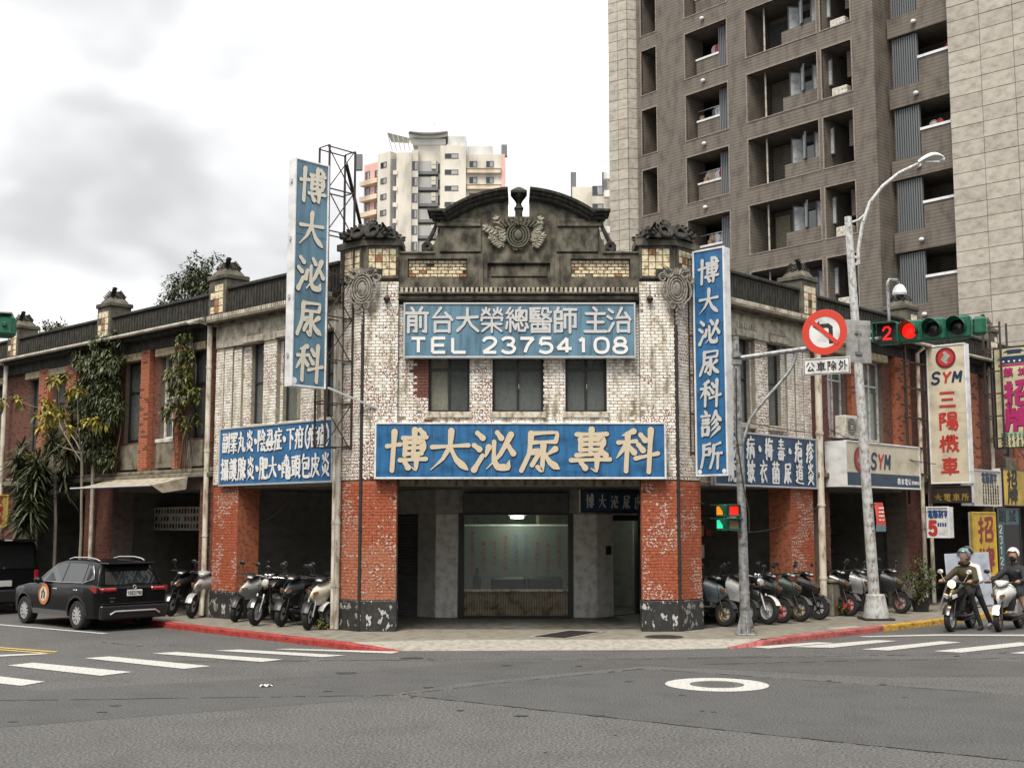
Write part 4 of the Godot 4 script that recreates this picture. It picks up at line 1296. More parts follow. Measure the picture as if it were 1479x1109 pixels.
func make_wing(b: Node, called: String, t: Transform3D, sg: float, wins: Array, y0: float, y1: float) -> void:
	var w := part_node(called, b, t)
	var lo := func(a: float, c: float) -> Array: return [minf(a * sg, c * sg), maxf(a * sg, c * sg)]
	var holes := []
	for k in wins:
		var h: Array = lo.call(k[0], k[1])
		holes.append([h[0], h[1], y0, y1])
	var e: Array = lo.call(0.78, 5.45)
	var m := MB.new()
	wall_boxes(m, e[0], e[1], 2.99, 6.86, -0.5, -0.112, holes)
	obj("core", m, "mortar_pale", w)
	var worn := func(x, y):
		return 0.24 + (0.14 if sg > 0 else 0.0)
	bricks(w, e[0], e[1], 3.05, 6.30, -0.112, holes, func(x, y, r): return white_pick(x + 20.0, y, r, worn))
	# pilasters that stand proud between the windows
	for k in [[1.5, 2.08], [3.0, 3.5], [4.46, 4.76], [4.78, 5.10], [5.12, 5.44]]:
		var p: Array = lo.call(k[0], k[1])
		var n := part_node("pilaster", b, t)
		var pz: float = 0.02 if k[0] < 4.4 else (-0.03 + 0.05 * sin((k[0] - 4.46) * 2.6))
		obj("core", b1(V(p[0], 3.06, -0.11), V(p[1], 6.33, pz - 0.012)), "mortar_pale", n)
		bricks(n, p[0] + 0.003, p[1] - 0.003, 3.08, 6.3, pz - 0.012, [], func(x, y, r): return white_pick(x + 20.0, y, r, worn))
	for i in wins.size():
		var h: Array = holes[i]
		window(b, h[0], h[1], h[2] + 0.05, h[3], -0.20, {"t": t, "transom": 5.42, "frame": 0.05, "sill": 0.12, "sill_out": 0.20, "curtain": "curtain_beige" if i != 1 or sg < 0 else "curtain_dark", "c0": 0.0 if sg > 0 else 0.3, "c1": 0.8 if sg < 0 else 0.45, "ctop": 0.5})
	# frieze, soffit, cornice, parapet
	m = MB.new()
	m.box(V(e[0], 6.34, -0.12), V(e[1], 6.86, 0.03))
	for k in wins:
		var p: Array = lo.call(k[0] - 0.12, k[1] + 0.12)
		m.cbox(V(p[0], 6.345, 0.03), V(p[1], 6.50, 0.075), 0.012)
	obj("frieze", m, "white_plaster", w)
	m = MB.new()
	for k in wins:
		var p: Array = lo.call(k[0] - 0.06, k[1] + 0.06)
		for i in 8:
			var x := lerpf(p[0], p[1], i / 8.0)
			m.cbox(V(x + 0.012, 6.53, 0.028), V(x + (p[1] - p[0]) / 8.0 - 0.012, 6.66, 0.05), 0.006)
	tag(obj("soldier_course", m, "white_plaster", w), "", "", "", "stuff")
	m = MB.new()
	m.box(V(e[0], 6.862, -0.3), V(e[1], 6.93, 0.14))
	m.box(V(e[0], 6.93, -0.3), V(e[1], 6.985, 0.34))
	obj("cornice", m, "plaster", w)
	m = MB.new()
	for i in 62:
		var x := lerpf(e[0] + 0.02, e[1] - 0.06, i / 61.0)
		m.cbox(V(x, 6.988, 0.2), V(x + 0.052, 7.085, 0.335), 0.006)
	tag(obj("dentils", m, "white_plaster", w), "", "", "", "stuff")
	m = MB.new()
	m.box(V(e[0], 6.986, -0.35), V(e[1], 7.72, 0.0))
	m.box(V(e[0], 6.987, 0.0), V(e[1], 7.12, 0.19))
	for i in 40:
		var x := lerpf(e[0] + 0.05, e[1] - 0.12, i / 39.0)
		m.box(V(x, 7.2, 0.0), V(x + 0.05, 7.64, 0.018))
	m.cbox(V(e[0], 7.722, -0.40), V(e[1], 7.80, 0.06), 0.015)
	obj("parapet", m, "dark_stone", w)
	lantern(b, t * V(5.36 * sg, 7.08, 0.10), t.basis.get_euler().y, 31 + int(sg))
	# end pier of the arcade
	var a: Array = lo.call(4.42, 5.44)
	var n := part_node("end_pier", b, t)
	obj("core", b1(V(a[0], 0.62, -0.6), V(a[1], 3.05, -0.012)), "red_mortar", n)
	bricks(n, a[0] + 0.003, a[1] - 0.003, 0.63, 3.04, -0.012, [], func(x, y, r): return red_paint(x, y, r, 0.0), {"depth": 0.011, "joint": 0.008})
	obj("plinth", b1(V(a[0] - 0.03, 0.0, -0.63), V(a[1], 0.62, 0.02), 0.012), "black_painted", n)
	# the party wall that closes the arcade bay
	m = MB.new()
	var z := 5.25 * sg
	m.box(V(minf(z, z - 0.15 * sg), 0.0, -3.6), V(maxf(z, z - 0.15 * sg), 2.97, -0.62))
	obj("party_wall", m, "interior_dark", w)

func make_clinic(b: Node) -> void:
	# the recessed shop behind the front arcade: piers, display window, wood panel, room with frosted screen
	var c := part_node("clinic_front", b)
	obj("column", b1(V(-1.784, 0.004, -4.0), V(-1.27, 2.40, -3.5), 0.012), "interior_white", c)
	obj("column", b1(V(1.435, 0.004, -4.0), V(1.975, 2.40, -3.5), 0.012), "interior_white", c)
	obj("header", b1(V(-1.784, 2.401, -4.0), V(1.975, 2.975, -3.51)), "interior_grey", c)
	obj("shutter_box", b1(V(-1.14, 2.43, -3.5), V(1.33, 2.9, -3.3), 0.02), "shutter_dark", c)
	var f := MB.new()
	wall_boxes(f, -1.26, 1.43, 0.0, 2.43, -3.62, -3.5, [[-1.12, 1.31, 0.05, 2.38]])
	obj("door_frame", f, "dark_frame", c)
	obj("window_sill", b1(V(-1.12, 0.60, -3.64), V(1.31, 0.655, -3.47), 0.01), "white_plaster", c)
	for i in 40:
		obj("panel_board", b1(V(-1.118 + i * 0.0607, 0.05, -3.58), V(-1.118 + i * 0.0607 + 0.052, 0.60, -3.54 + 0.006 * (i % 3)), 0.01), "panel_wood", c)
	obj("panel_back", b1(V(-1.12, 0.03, -3.62), V(1.31, 0.60, -3.585)), "dark_frame", c)
	obj("pane", b1(V(-1.12, 0.656, -3.575), V(1.31, 2.38, -3.567)), "glass_clear", c)
	var rm := part_node("room", b)
	obj("back_wall", b1(V(-1.8, 0, -6.9), V(2.0, 2.98, -6.8)), "room_green", rm)
	obj("side_wall", b1(V(-1.84, 0, -6.8), V(-1.70, 2.98, -4.0)), "room_green", rm)
	obj("side_wall", b1(V(1.90, 0, -6.8), V(2.04, 2.98, -4.0)), "room_cream", rm)
	obj("ceiling", b1(V(-1.84, 2.62, -6.8), V(2.04, 2.70, -3.64)), "room_cream", rm)
	# frosted screen with red and blue lettering columns
	obj("frosted_screen", b1(V(-1.4, 0.5, -5.0), V(1.55, 2.12, -4.98)), "frosted", rm)
	obj("screen_rail", b1(V(-1.5, 2.121, -5.02), V(1.6, 2.16, -4.96)), "white_metal", rm)
	for i in 9:
		var x: float = [-0.97, -0.70, -0.43, -0.16, 0.10, 0.35, 0.62, 0.88, 1.16][i]
		var n: int = [9, 6, 5, 7, 6, 6, 5, 6, 7][i]
		var y: float = [2.0, 1.75, 1.78, 1.9, 1.92, 1.95, 1.75, 1.7, 1.92][i]
		var k := MB.new()
		for j in n:
			glyph(k, ["博", "大", "科", "專", "尿", "泌", "診", "所", "炎"][(i * 3 + j * 2) % 9], V(x, y - 0.06 - j * 0.125, -4.977), 0.11, 7.0, "round", 0.004)
		obj("lettering", k, "letter_blue_dull" if i == 4 or i == 5 else "letter_red_dull", rm)
	# bench and vase inside
	var l := thing("waiting_bench", "dark sofa back just inside the clinic display window", "sofa", XF(V(0.35, 0.0, -4.3)))
	obj("seat", b1(V(-0.85, 0.004, -0.3), V(0.85, 0.45, 0.2), 0.05), "sofa_dark", l)
	obj("backrest", b1(V(-0.85, 0.4, 0.2), V(0.0 - 0.01, 0.93, 0.4), 0.06), "sofa_dark", l)
	obj("backrest", b1(V(0.01, 0.4, 0.2), V(0.85, 0.93, 0.4), 0.06), "sofa_dark", l)
	var vs := thing("vase", "dark bottle-shaped vase on the clinic window ledge", "vase", XF(V(-0.83, 0.0, -4.0)))
	f = MB.new()
	f.lathe([[0.0, 0.0], [0.11, 0.01], [0.12, 0.3], [0.1, 0.55], [0.09, 0.68], [0.11, 0.8], [0.1, 0.9], [0.05, 1.0], [0.04, 1.1], [0.05, 1.13]], Transform3D(), 14)
	obj("body", f, "sofa_dark", vs)
	var lamp := thing("ceiling_lamp", "short white fluorescent lamp glowing at the top of the clinic window", "lamp", XF(V(0.125, 2.33, -4.25)))
	obj("fitting", b1(V(-0.22, 0.035, -0.05), V(0.22, 0.29, 0.05), 0.01), "white_metal", lamp)
	f = MB.new()
	f.tube([V(-0.16, 0, 0), V(0.16, 0, 0)], 0.03, 0.03, 10)
	obj("tube", f, "lamp_glow", lamp)
	var li := OmniLight3D.new()
	li.light_energy = 0.28
	li.light_size = 0.1
	li.light_color = Color(0.94, 1.0, 0.9)
	li.omni_range = 12.0
	li.omni_attenuation = 2.0
	li.shadow_enabled = true
	li.position = V(0, -0.06, 0)
	li.name = "light"
	lamp.add_child(li)
	lamp = thing("ceiling_lamp", "lamp glowing behind the glass door right of the clinic window", "lamp", Transform3D(RIGHT.basis, V(1.98, 2.28, -3.5) + RIGHT.basis * V(1.5, 0, -1.1)))
	f = MB.new()
	f.lathe([[0.0, 0.0], [0.12, 0.02], [0.13, 0.06], [0.0, 0.08]], Transform3D(), 16)
	obj("shade", f, "lamp_glow", lamp)
	li = li.duplicate()
	li.light_energy = 0.3
	lamp.add_child(li)
	# angled walls either side
	var lw := part_node("side_shop_wall", b, Transform3D(LEFT.basis, V(-1.79, 0, -3.5)))
	obj("column", b1(V(-0.62, 0.004, -0.3), V(-0.006, 2.4, 0.0), 0.01), "interior_grey", lw)
	obj("wall", b1(V(-3.7, 2.401, -0.3), V(-0.004, 2.97, -0.004)), "interior_grey", lw)
	obj("wall", b1(V(-3.7, 0.0, -0.3), V(-3.2, 2.4, -0.02)), "interior_dark", lw)
	for i in 35:
		obj("shutter_slat", b1(V(-3.2, 0.01 + i * 0.0675, -0.12), V(-0.62, 0.01 + i * 0.0675 + 0.062, -0.09), 0.01), "shutter_dark", lw)
	var rw := part_node("side_shop_wall", b, Transform3D(RIGHT.basis, V(1.98, 0, -3.5)))
	obj("column", b1(V(0.006, 0.004, -0.3), V(0.62, 2.4, 0.0), 0.01), "interior_white", rw)
	obj("wall", b1(V(0.004, 2.401, -0.3), V(3.6, 2.97, -0.004)), "interior_grey", rw)
	obj("switch_box", b1(V(0.32, 1.45, 0.001), V(0.5, 1.66, 0.04), 0.008), "dark_frame", rw)
	f = MB.new()
	wall_boxes(f, 0.62, 1.75, 0.0, 2.39, -0.2, -0.08, [[0.70, 1.67, 0.02, 2.25]])
	obj("door_frame", f, "dark_frame", rw)
	obj("door_pane", b1(V(0.70, 0.02, -0.15), V(1.67, 2.25, -0.14)), "glass_clear", rw)
	obj("room_wall", b1(V(0.3, 0.0, -2.2), V(3.0, 2.4, -2.1)), "room_cream", rw)
	obj("wall", b1(V(1.75, 0.0, -0.3), V(3.6, 2.4, -0.02)), "interior_dark", rw)

# ---------------------------------------------------------------- lettering: brush strokes on a 100 x 100 square, y downwards
const SICK := [[54, 2, 60, 10], [22, 16, 94, 14], [24, 16, 22, 60, 6, 96], [8, 30, 16, 40], [4, 62, 20, 52]]
const WATER := [[10, 11, 23, 22], [4, 38, 17, 47], [7, 92, 25, 61]]
const HAND := [[6, 26, 36, 24], [22, 4, 22, 92, 12, 86], [4, 62, 38, 48]]
const TREE := [[4, 34, 38, 32], [21, 6, 21, 96], [21, 38, 4, 70], [23, 42, 37, 56]]
const MOON := [[12, 8, 12, 60, 4, 96], [12, 8, 38, 8, 38, 94, 30, 90], [14, 32, 36, 32], [14, 54, 36, 54]]
const SPEECH := [[22, 4, 28, 12], [6, 20, 44, 19], [12, 34, 38, 33], [12, 46, 38, 45], [12, 60, 12, 90], [12, 60, 38, 59, 38, 88], [12, 86, 38, 85]]
const HILL := [[10, 6, 10, 96], [10, 8, 36, 8, 22, 30, 36, 46, 16, 52]]
const KNIFE := [[72, 20, 72, 70], [92, 6, 92, 93, 81, 89]]
var GLYPHS := {
	"博": [[6, 40, 36, 36], [21, 8, 21, 94], [42, 22, 96, 20], [68, 4, 68, 62], [80, 4, 89, 13], [48, 32, 48, 60], [48, 32, 88, 31, 88, 58], [50, 44, 87, 43], [50, 57, 87, 56], [38, 71, 98, 68], [76, 62, 76, 92, 65, 86], [50, 76, 58, 87]],
	"大": [[8, 42, 92, 38], [50, 6, 49, 40, 34, 68, 8, 92], [50, 42, 66, 70, 94, 92]],
	"泌": WATER + [[56, 10, 66, 22], [50, 30, 52, 70, 62, 86, 84, 86, 88, 72], [88, 14, 66, 58, 36, 90], [38, 42, 32, 64], [84, 40, 96, 56]],
	"尿": [[24, 12, 84, 10, 82, 30], [26, 32, 82, 30], [24, 12, 22, 56, 6, 94], [54, 38, 54, 93, 43, 86], [30, 53, 48, 50, 30, 82], [82, 46, 62, 60], [56, 54, 72, 76, 94, 90]],
	"專": [[16, 14, 86, 13], [50, 3, 50, 58], [26, 25, 26, 49], [26, 25, 76, 24, 76, 48], [28, 36, 75, 35], [28, 48, 75, 47], [18, 60, 82, 56], [74, 49, 86, 60], [6, 71, 96, 69], [66, 62, 66, 95, 53, 89], [30, 77, 40, 88]],
	"科": [[40, 7, 14, 17], [6, 32, 47, 29], [27, 14, 27, 95], [27, 34, 4, 66], [28, 38, 44, 54], [57, 15, 68, 27], [53, 37, 64, 49], [48, 67, 99, 56], [80, 4, 80, 97]],
	"診": SPEECH + [[72, 5, 60, 28, 46, 44], [72, 8, 82, 26, 98, 40], [74, 36, 52, 54], [80, 50, 52, 74], [90, 64, 50, 96]],
	"所": [[42, 8, 10, 14], [14, 14, 12, 56, 4, 92], [14, 28, 42, 26, 41, 48], [14, 48, 41, 47], [90, 6, 58, 16], [60, 16, 58, 60, 46, 94], [60, 44, 98, 42], [80, 44, 80, 97]],
	"前": [[28, 3, 37, 15], [71, 2, 62, 15], [5, 23, 95, 23], [15, 36, 15, 97], [15, 36, 47, 36, 47, 93, 38, 93], [17, 53, 45, 53], [17, 69, 45, 69], [65, 38, 65, 77], [87, 32, 87, 94, 76, 93]],
	"台": [[45, 3, 14, 40, 84, 37], [64, 22, 92, 49], [21, 58, 21, 96], [21, 58, 80, 58, 80, 96], [21, 92, 80, 92]],
	"榮": [[12, 10, 18, 20], [40, 8, 34, 18], [26, 3, 24, 18, 8, 31], [26, 18, 43, 30], [58, 10, 64, 20], [89, 8, 83, 18], [74, 3, 72, 18, 56, 31], [74, 18, 93, 30], [7, 52, 8, 41, 93, 41, 91, 52], [10, 65, 90, 65], [50, 50, 50, 97], [46, 67, 10, 93], [54, 67, 90, 93]],
	"總": [[24, 3, 9, 23, 28, 23], [35, 13, 11, 42, 38, 40], [34, 30, 41, 46], [24, 45, 24, 95], [12, 57, 7, 82], [33, 57, 41, 78], [66, 2, 57, 11], [48, 14, 48, 51], [48, 14, 91, 14, 91, 51], [48, 51, 91, 51], [68, 19, 56, 38], [60, 25, 82, 44], [76, 21, 60, 44], [49, 67, 45, 86], [57, 63, 60, 91, 84, 91, 87, 78], [68, 59, 75, 72], [90, 63, 97, 80]],
	"醫": [[6, 5, 47, 5], [8, 5, 8, 45, 49, 45], [22, 9, 14, 20], [18, 17, 43, 17], [14, 29, 45, 29], [28, 17, 28, 31, 14, 40], [32, 32, 43, 40], [59, 5, 56, 24], [59, 5, 80, 5, 80, 19, 93, 19], [56, 29, 86, 29, 56, 47], [60, 33, 93, 47], [6, 55, 94, 55], [13, 66, 13, 97], [13, 66, 87, 66, 87, 97], [13, 95, 87, 95], [40, 56, 37, 77], [60, 56, 60, 77, 74, 77], [18, 85, 82, 85]],
	"師": [[23, 3, 16, 15], [9, 18, 9, 96], [9, 18, 36, 18, 36, 46], [9, 46, 36, 46], [9, 61, 36, 61, 36, 93], [9, 93, 36, 93], [46, 9, 97, 9], [50, 29, 50, 79], [50, 29, 93, 29, 93, 75, 84, 75], [71, 9, 71, 98]],
	"主": [[43, 2, 55, 13], [11, 25, 89, 25], [17, 58, 83, 58], [50, 25, 50, 93], [5, 94, 95, 94]],
	"治": [[9, 9, 25, 20], [3, 36, 19, 45], [8, 93, 27, 62], [62, 4, 42, 41, 90, 38], [77, 22, 97, 48], [46, 59, 46, 96], [46, 59, 91, 59, 91, 96], [46, 92, 91, 92]],
	"副": [[6, 8, 60, 8], [16, 20, 16, 36], [16, 20, 50, 20, 50, 36], [16, 36, 50, 36], [10, 50, 10, 90], [10, 50, 56, 50, 56, 90], [10, 70, 56, 70], [33, 50, 33, 90], [10, 90, 56, 90]] + KNIFE,
	"睪": [[14, 8, 14, 28], [14, 8, 86, 8, 86, 28], [38, 8, 38, 28], [62, 8, 62, 28], [14, 28, 86, 28], [24, 41, 76, 41], [50, 32, 50, 98], [8, 55, 92, 55], [34, 58, 40, 67], [66, 58, 60, 67], [20, 71, 80, 71], [10, 85, 90, 85]],
	"丸": [[10, 32, 64, 30, 64, 76, 72, 88, 90, 88, 92, 72], [38, 6, 36, 50, 8, 94], [22, 52, 42, 66]],
	"炎": [[22, 10, 28, 24], [76, 8, 68, 22], [50, 2, 48, 26, 18, 48], [50, 26, 82, 46], [20, 56, 28, 72], [80, 54, 72, 70], [50, 50, 46, 74, 10, 98], [50, 74, 92, 97]],
	"陰": HILL + [[66, 4, 42, 36], [66, 6, 96, 34], [56, 32, 78, 32], [48, 44, 84, 42, 76, 54], [42, 64, 96, 62], [66, 64, 48, 92, 86, 88], [80, 76, 94, 96]],
	"蝨": [[20, 8, 70, 6, 74, 40, 92, 48], [44, 8, 40, 46], [24, 26, 60, 24], [12, 57, 12, 72], [12, 57, 44, 57, 44, 72], [12, 72, 44, 72], [28, 48, 28, 94], [8, 96, 46, 90], [56, 57, 56, 72], [56, 57, 88, 57, 88, 72], [56, 72, 88, 72], [72, 48, 72, 94], [52, 96, 92, 90]],
	"症": SICK + [[36, 32, 90, 30], [62, 32, 62, 90], [64, 60, 86, 58], [44, 52, 44, 90], [30, 92, 96, 90]],
	"疳": SICK + [[34, 38, 94, 36], [46, 26, 46, 92], [80, 24, 80, 92], [46, 62, 80, 62], [46, 90, 80, 90]],
	"瘡": SICK + [[62, 22, 36, 44], [62, 24, 94, 44], [50, 46, 76, 46], [46, 54, 44, 80, 34, 94], [46, 54, 80, 54, 80, 68], [46, 62, 80, 62], [46, 70, 80, 69], [50, 80, 50, 96], [50, 80, 84, 80, 84, 96], [50, 95, 84, 95]],
	"下": [[6, 12, 94, 10], [48, 12, 48, 97], [52, 36, 76, 54]],
	"攝": HAND + [[44, 8, 96, 8], [56, 8, 56, 44], [84, 8, 84, 48], [56, 20, 84, 20], [56, 32, 84, 32], [44, 46, 96, 42], [42, 54, 66, 54], [46, 54, 46, 88], [62, 54, 62, 96], [46, 66, 62, 66], [46, 76, 62, 76], [40, 90, 68, 84], [70, 54, 98, 54], [74, 54, 74, 88], [92, 54, 92, 96], [74, 66, 92, 66], [74, 76, 92, 76], [69, 90, 98, 84]],
	"護": SPEECH + [[46, 12, 96, 12], [60, 4, 60, 20], [82, 4, 82, 20], [58, 24, 46, 44], [52, 36, 52, 66], [70, 22, 76, 30], [52, 34, 92, 33], [54, 44, 88, 44], [54, 54, 88, 54], [72, 34, 72, 64], [52, 65, 94, 64], [50, 75, 88, 74, 48, 98], [58, 79, 96, 97]],
	"腺": MOON + [[68, 2, 62, 12], [52, 14, 52, 42], [52, 14, 88, 14, 88, 42], [52, 28, 88, 28], [52, 42, 88, 42], [70, 44, 70, 96, 62, 90], [48, 56, 64, 54, 48, 86], [92, 50, 76, 62], [72, 60, 96, 90]],
	"肥": MOON + [[50, 12, 50, 86, 62, 92, 94, 92, 94, 76], [50, 12, 90, 12, 90, 50], [70, 12, 70, 50], [50, 50, 90, 50]],
	"龜": [[50, 2, 36, 14], [40, 10, 66, 10, 58, 22], [30, 22, 76, 22], [30, 22, 30, 44], [76, 22, 76, 44], [30, 44, 76, 44], [52, 10, 52, 86, 60, 96, 94, 96, 96, 82], [8, 34, 30, 34], [8, 34, 8, 58, 30, 58], [8, 72, 30, 72], [8, 58, 8, 92], [60, 54, 92, 54, 92, 86, 60, 86], [60, 54, 60, 86], [60, 70, 92, 70], [64, 58, 88, 82]],
	"頭": [[6, 12, 42, 12], [12, 26, 12, 50], [12, 26, 38, 26, 38, 50], [12, 50, 38, 50], [14, 60, 20, 76], [36, 58, 30, 76], [4, 86, 44, 82], [50, 8, 96, 8], [72, 8, 66, 20], [56, 20, 56, 76], [56, 20, 90, 20, 90, 76], [56, 38, 90, 38], [56, 56, 90, 56], [56, 75, 90, 75], [64, 80, 48, 96], [80, 80, 96, 95]],
	"包": [[30, 4, 8, 38], [24, 20, 84, 18, 82, 64, 70, 60], [24, 38, 60, 38, 60, 60], [26, 60, 60, 60], [26, 38, 26, 86, 36, 94, 90, 94, 92, 78]],
	"皮": [[14, 22, 88, 20, 80, 36], [16, 22, 16, 60, 4, 94], [50, 4, 50, 46], [24, 48, 76, 46, 24, 96], [36, 54, 94, 94]],
	"毒": [[20, 12, 80, 12], [50, 3, 50, 42], [24, 26, 76, 26], [8, 42, 92, 42], [28, 54, 20, 88, 76, 86], [28, 54, 78, 54, 70, 97], [6, 70, 96, 70], [50, 58, 48, 82]],
	"淋": WATER + [[30, 32, 62, 30], [46, 8, 46, 96], [46, 36, 30, 70], [46, 38, 60, 56], [66, 32, 98, 30], [82, 8, 82, 96], [82, 36, 66, 70], [82, 38, 98, 66]],
	"病": SICK + [[34, 34, 96, 32], [44, 48, 44, 96], [44, 48, 88, 48, 88, 92, 80, 90], [66, 34, 64, 56, 48, 78], [66, 58, 80, 76]],
	"梅": TREE + [[60, 4, 44, 28], [56, 16, 94, 14], [54, 34, 48, 78, 90, 76], [54, 34, 86, 34, 80, 94, 70, 92], [42, 56, 98, 54], [68, 38, 74, 50], [66, 60, 72, 74]],
	"疱": SICK + [[48, 28, 32, 50], [44, 38, 90, 36, 88, 72, 78, 70], [44, 52, 72, 52, 72, 68], [46, 68, 72, 68], [46, 52, 46, 88, 54, 94, 92, 94, 94, 82]],
	"疹": SICK + [[64, 22, 36, 46], [64, 24, 96, 44], [68, 46, 44, 60], [74, 58, 42, 78], [84, 68, 38, 97]],
	"疣": SICK + [[32, 46, 94, 44], [58, 26, 54, 70, 32, 94], [66, 46, 66, 84, 74, 92, 94, 92, 94, 78], [76, 28, 86, 36]],
	"披": HAND + [[46, 24, 94, 22, 88, 34], [46, 24, 46, 60, 36, 94], [68, 6, 68, 46], [50, 48, 86, 46, 50, 96], [58, 54, 96, 94]],
	"衣": [[46, 2, 54, 12], [8, 22, 92, 20], [48, 24, 8, 62], [30, 50, 30, 92, 52, 80], [84, 34, 56, 50], [46, 42, 92, 94]],
	"菌": [[8, 14, 92, 14], [32, 4, 32, 24], [68, 4, 68, 24], [14, 32, 14, 96], [14, 32, 86, 32, 86, 96], [14, 95, 86, 95], [66, 38, 34, 44], [22, 56, 78, 56], [50, 42, 50, 90], [48, 58, 24, 82], [52, 58, 76, 80]],
	"道": [[48, 4, 54, 14], [80, 3, 72, 14], [36, 18, 96, 18], [64, 18, 58, 28], [48, 30, 48, 72], [48, 30, 84, 30, 84, 72], [48, 44, 84, 44], [48, 58, 84, 58], [48, 72, 84, 72], [10, 14, 20, 24], [6, 42, 24, 40, 14, 58, 26, 70, 6, 86], [8, 84, 40, 90, 98, 92]],
	"公": [[34, 8, 6, 50], [64, 8, 94, 50], [50, 46, 24, 88, 78, 82], [66, 62, 86, 96]],
	"車": [[12, 16, 88, 16], [22, 31, 22, 66], [22, 31, 78, 31, 78, 66], [22, 48, 78, 48], [22, 66, 78, 66], [4, 82, 96, 82], [50, 3, 50, 98]],
	"除": HILL + [[66, 4, 40, 44], [66, 6, 98, 40], [52, 42, 84, 42], [46, 60, 92, 58], [68, 42, 68, 96, 58, 90], [54, 66, 44, 84], [80, 66, 92, 84]],
	"外": [[30, 4, 8, 48], [26, 22, 54, 20, 46, 58, 8, 96], [20, 44, 36, 60], [72, 4, 72, 97], [74, 40, 96, 58]],
	"三": [[12, 14, 88, 14], [20, 50, 80, 50], [8, 86, 92, 86]],
	"陽": HILL + [[52, 6, 52, 40], [52, 6, 88, 6, 88, 40], [52, 23, 88, 23], [52, 40, 88, 40], [42, 52, 98, 52], [58, 52, 42, 76], [54, 64, 94, 64, 88, 94, 78, 92], [70, 66, 52, 92], [84, 66, 66, 96]],
	"機": TREE + [[50, 3, 40, 17, 50, 18, 39, 34, 53, 32], [66, 3, 58, 17, 68, 18, 57, 34, 72, 32], [40, 50, 98, 47], [77, 2, 79, 60, 97, 94], [92, 60, 64, 92], [50, 52, 40, 94], [50, 66, 62, 78], [86, 14, 95, 25]],
	"招": HAND + [[46, 12, 92, 10, 86, 46, 76, 42], [66, 12, 62, 34, 44, 50], [50, 60, 50, 96], [50, 60, 90, 60, 90, 96], [50, 92, 90, 92]],
	"牌": [[14, 6, 12, 60, 4, 96], [14, 34, 42, 34], [33, 6, 33, 34], [14, 56, 38, 56, 38, 96], [70, 4, 62, 14], [50, 16, 50, 50], [50, 16, 92, 16, 92, 50], [50, 33, 92, 33], [50, 50, 92, 50], [71, 16, 64, 64], [44, 67, 98, 67], [76, 52, 76, 98]],
	"電": [[16, 8, 84, 8], [8, 32, 10, 18, 92, 18, 90, 32], [50, 8, 50, 40], [24, 26, 38, 30], [24, 38, 38, 40], [62, 26, 76, 30], [62, 38, 76, 40], [20, 51, 20, 84], [20, 51, 80, 51, 80, 84], [20, 67, 80, 67], [20, 84, 80, 84], [50, 44, 50, 94, 60, 97, 94, 97, 94, 86]],
	"腦": MOON + [[56, 4, 48, 18, 56, 32], [70, 4, 62, 18, 70, 32], [86, 4, 78, 18, 86, 32], [50, 44, 50, 94], [50, 44, 92, 44, 92, 94], [50, 93, 92, 93], [60, 52, 82, 84], [82, 52, 60, 84]],
	"割": [[32, 2, 36, 10], [6, 22, 8, 12, 60, 12, 58, 22], [14, 30, 54, 30], [18, 42, 50, 42], [8, 54, 60, 54], [34, 22, 34, 66], [18, 70, 18, 96], [18, 70, 52, 70, 52, 96], [18, 95, 52, 95]] + KNIFE,
	"字": [[46, 3, 54, 12], [10, 30, 12, 17, 90, 17, 86, 30], [26, 40, 74, 38, 54, 56], [52, 56, 54, 92, 40, 88], [6, 66, 94, 64]],
	"鎮": [[26, 4, 6, 34], [28, 6, 46, 30], [16, 38, 38, 38], [10, 54, 44, 54], [26, 38, 26, 88], [14, 64, 18, 80], [38, 64, 34, 80], [6, 92, 46, 86], [50, 14, 96, 14], [72, 4, 72, 24], [56, 26, 56, 76], [56, 26, 90, 26, 90, 76], [56, 42, 90, 42], [56, 58, 90, 58], [46, 78, 98, 76], [62, 82, 50, 96], [82, 82, 96, 95]],
	"城": [[6, 34, 36, 34], [21, 10, 21, 80], [4, 86, 38, 76], [44, 26, 96, 24], [46, 26, 46, 60, 36, 94], [48, 48, 66, 48, 62, 76, 54, 74], [72, 4, 74, 54, 96, 94], [92, 54, 66, 92], [84, 8, 94, 18]],
	"·": [[46, 46, 54, 54]],
	"(": [[70, 2, 48, 30, 48, 70, 70, 98]],
	")": [[30, 2, 52, 30, 52, 70, 30, 98]],
	"T": [[8, 8, 92, 8], [50, 8, 50, 94]],
	"E": [[14, 6, 14, 94], [14, 7, 90, 7], [14, 50, 84, 50], [14, 93, 90, 93]],
	"L": [[14, 6, 14, 94], [14, 93, 92, 93]],
	"S": [[88, 22, 70, 7, 34, 7, 14, 24, 28, 45, 72, 54, 88, 74, 68, 93, 32, 93, 10, 78]],
	"Y": [[8, 6, 50, 52], [92, 6, 50, 52], [50, 52, 50, 94]],
	"M": [[10, 94, 14, 6], [14, 6, 50, 66], [50, 66, 86, 6], [86, 6, 90, 94]],
	"1": [[22, 24, 54, 7], [54, 7, 54, 94]],
	"2": [[12, 28, 28, 8, 66, 6, 86, 24, 74, 50, 12, 92], [12, 93, 90, 93]],
	"3": [[12, 20, 34, 6, 72, 8, 82, 26, 66, 46, 42, 48], [66, 48, 88, 68, 72, 92, 34, 94, 10, 80]],
	"4": [[66, 94, 66, 7], [66, 7, 8, 70], [8, 70, 94, 70]],
	"5": [[84, 7, 24, 7], [24, 7, 18, 46], [18, 46, 48, 38, 78, 46, 88, 66, 76, 88, 44, 95, 12, 84]],
	"7": [[10, 8, 90, 8], [90, 8, 56, 48, 38, 94]],
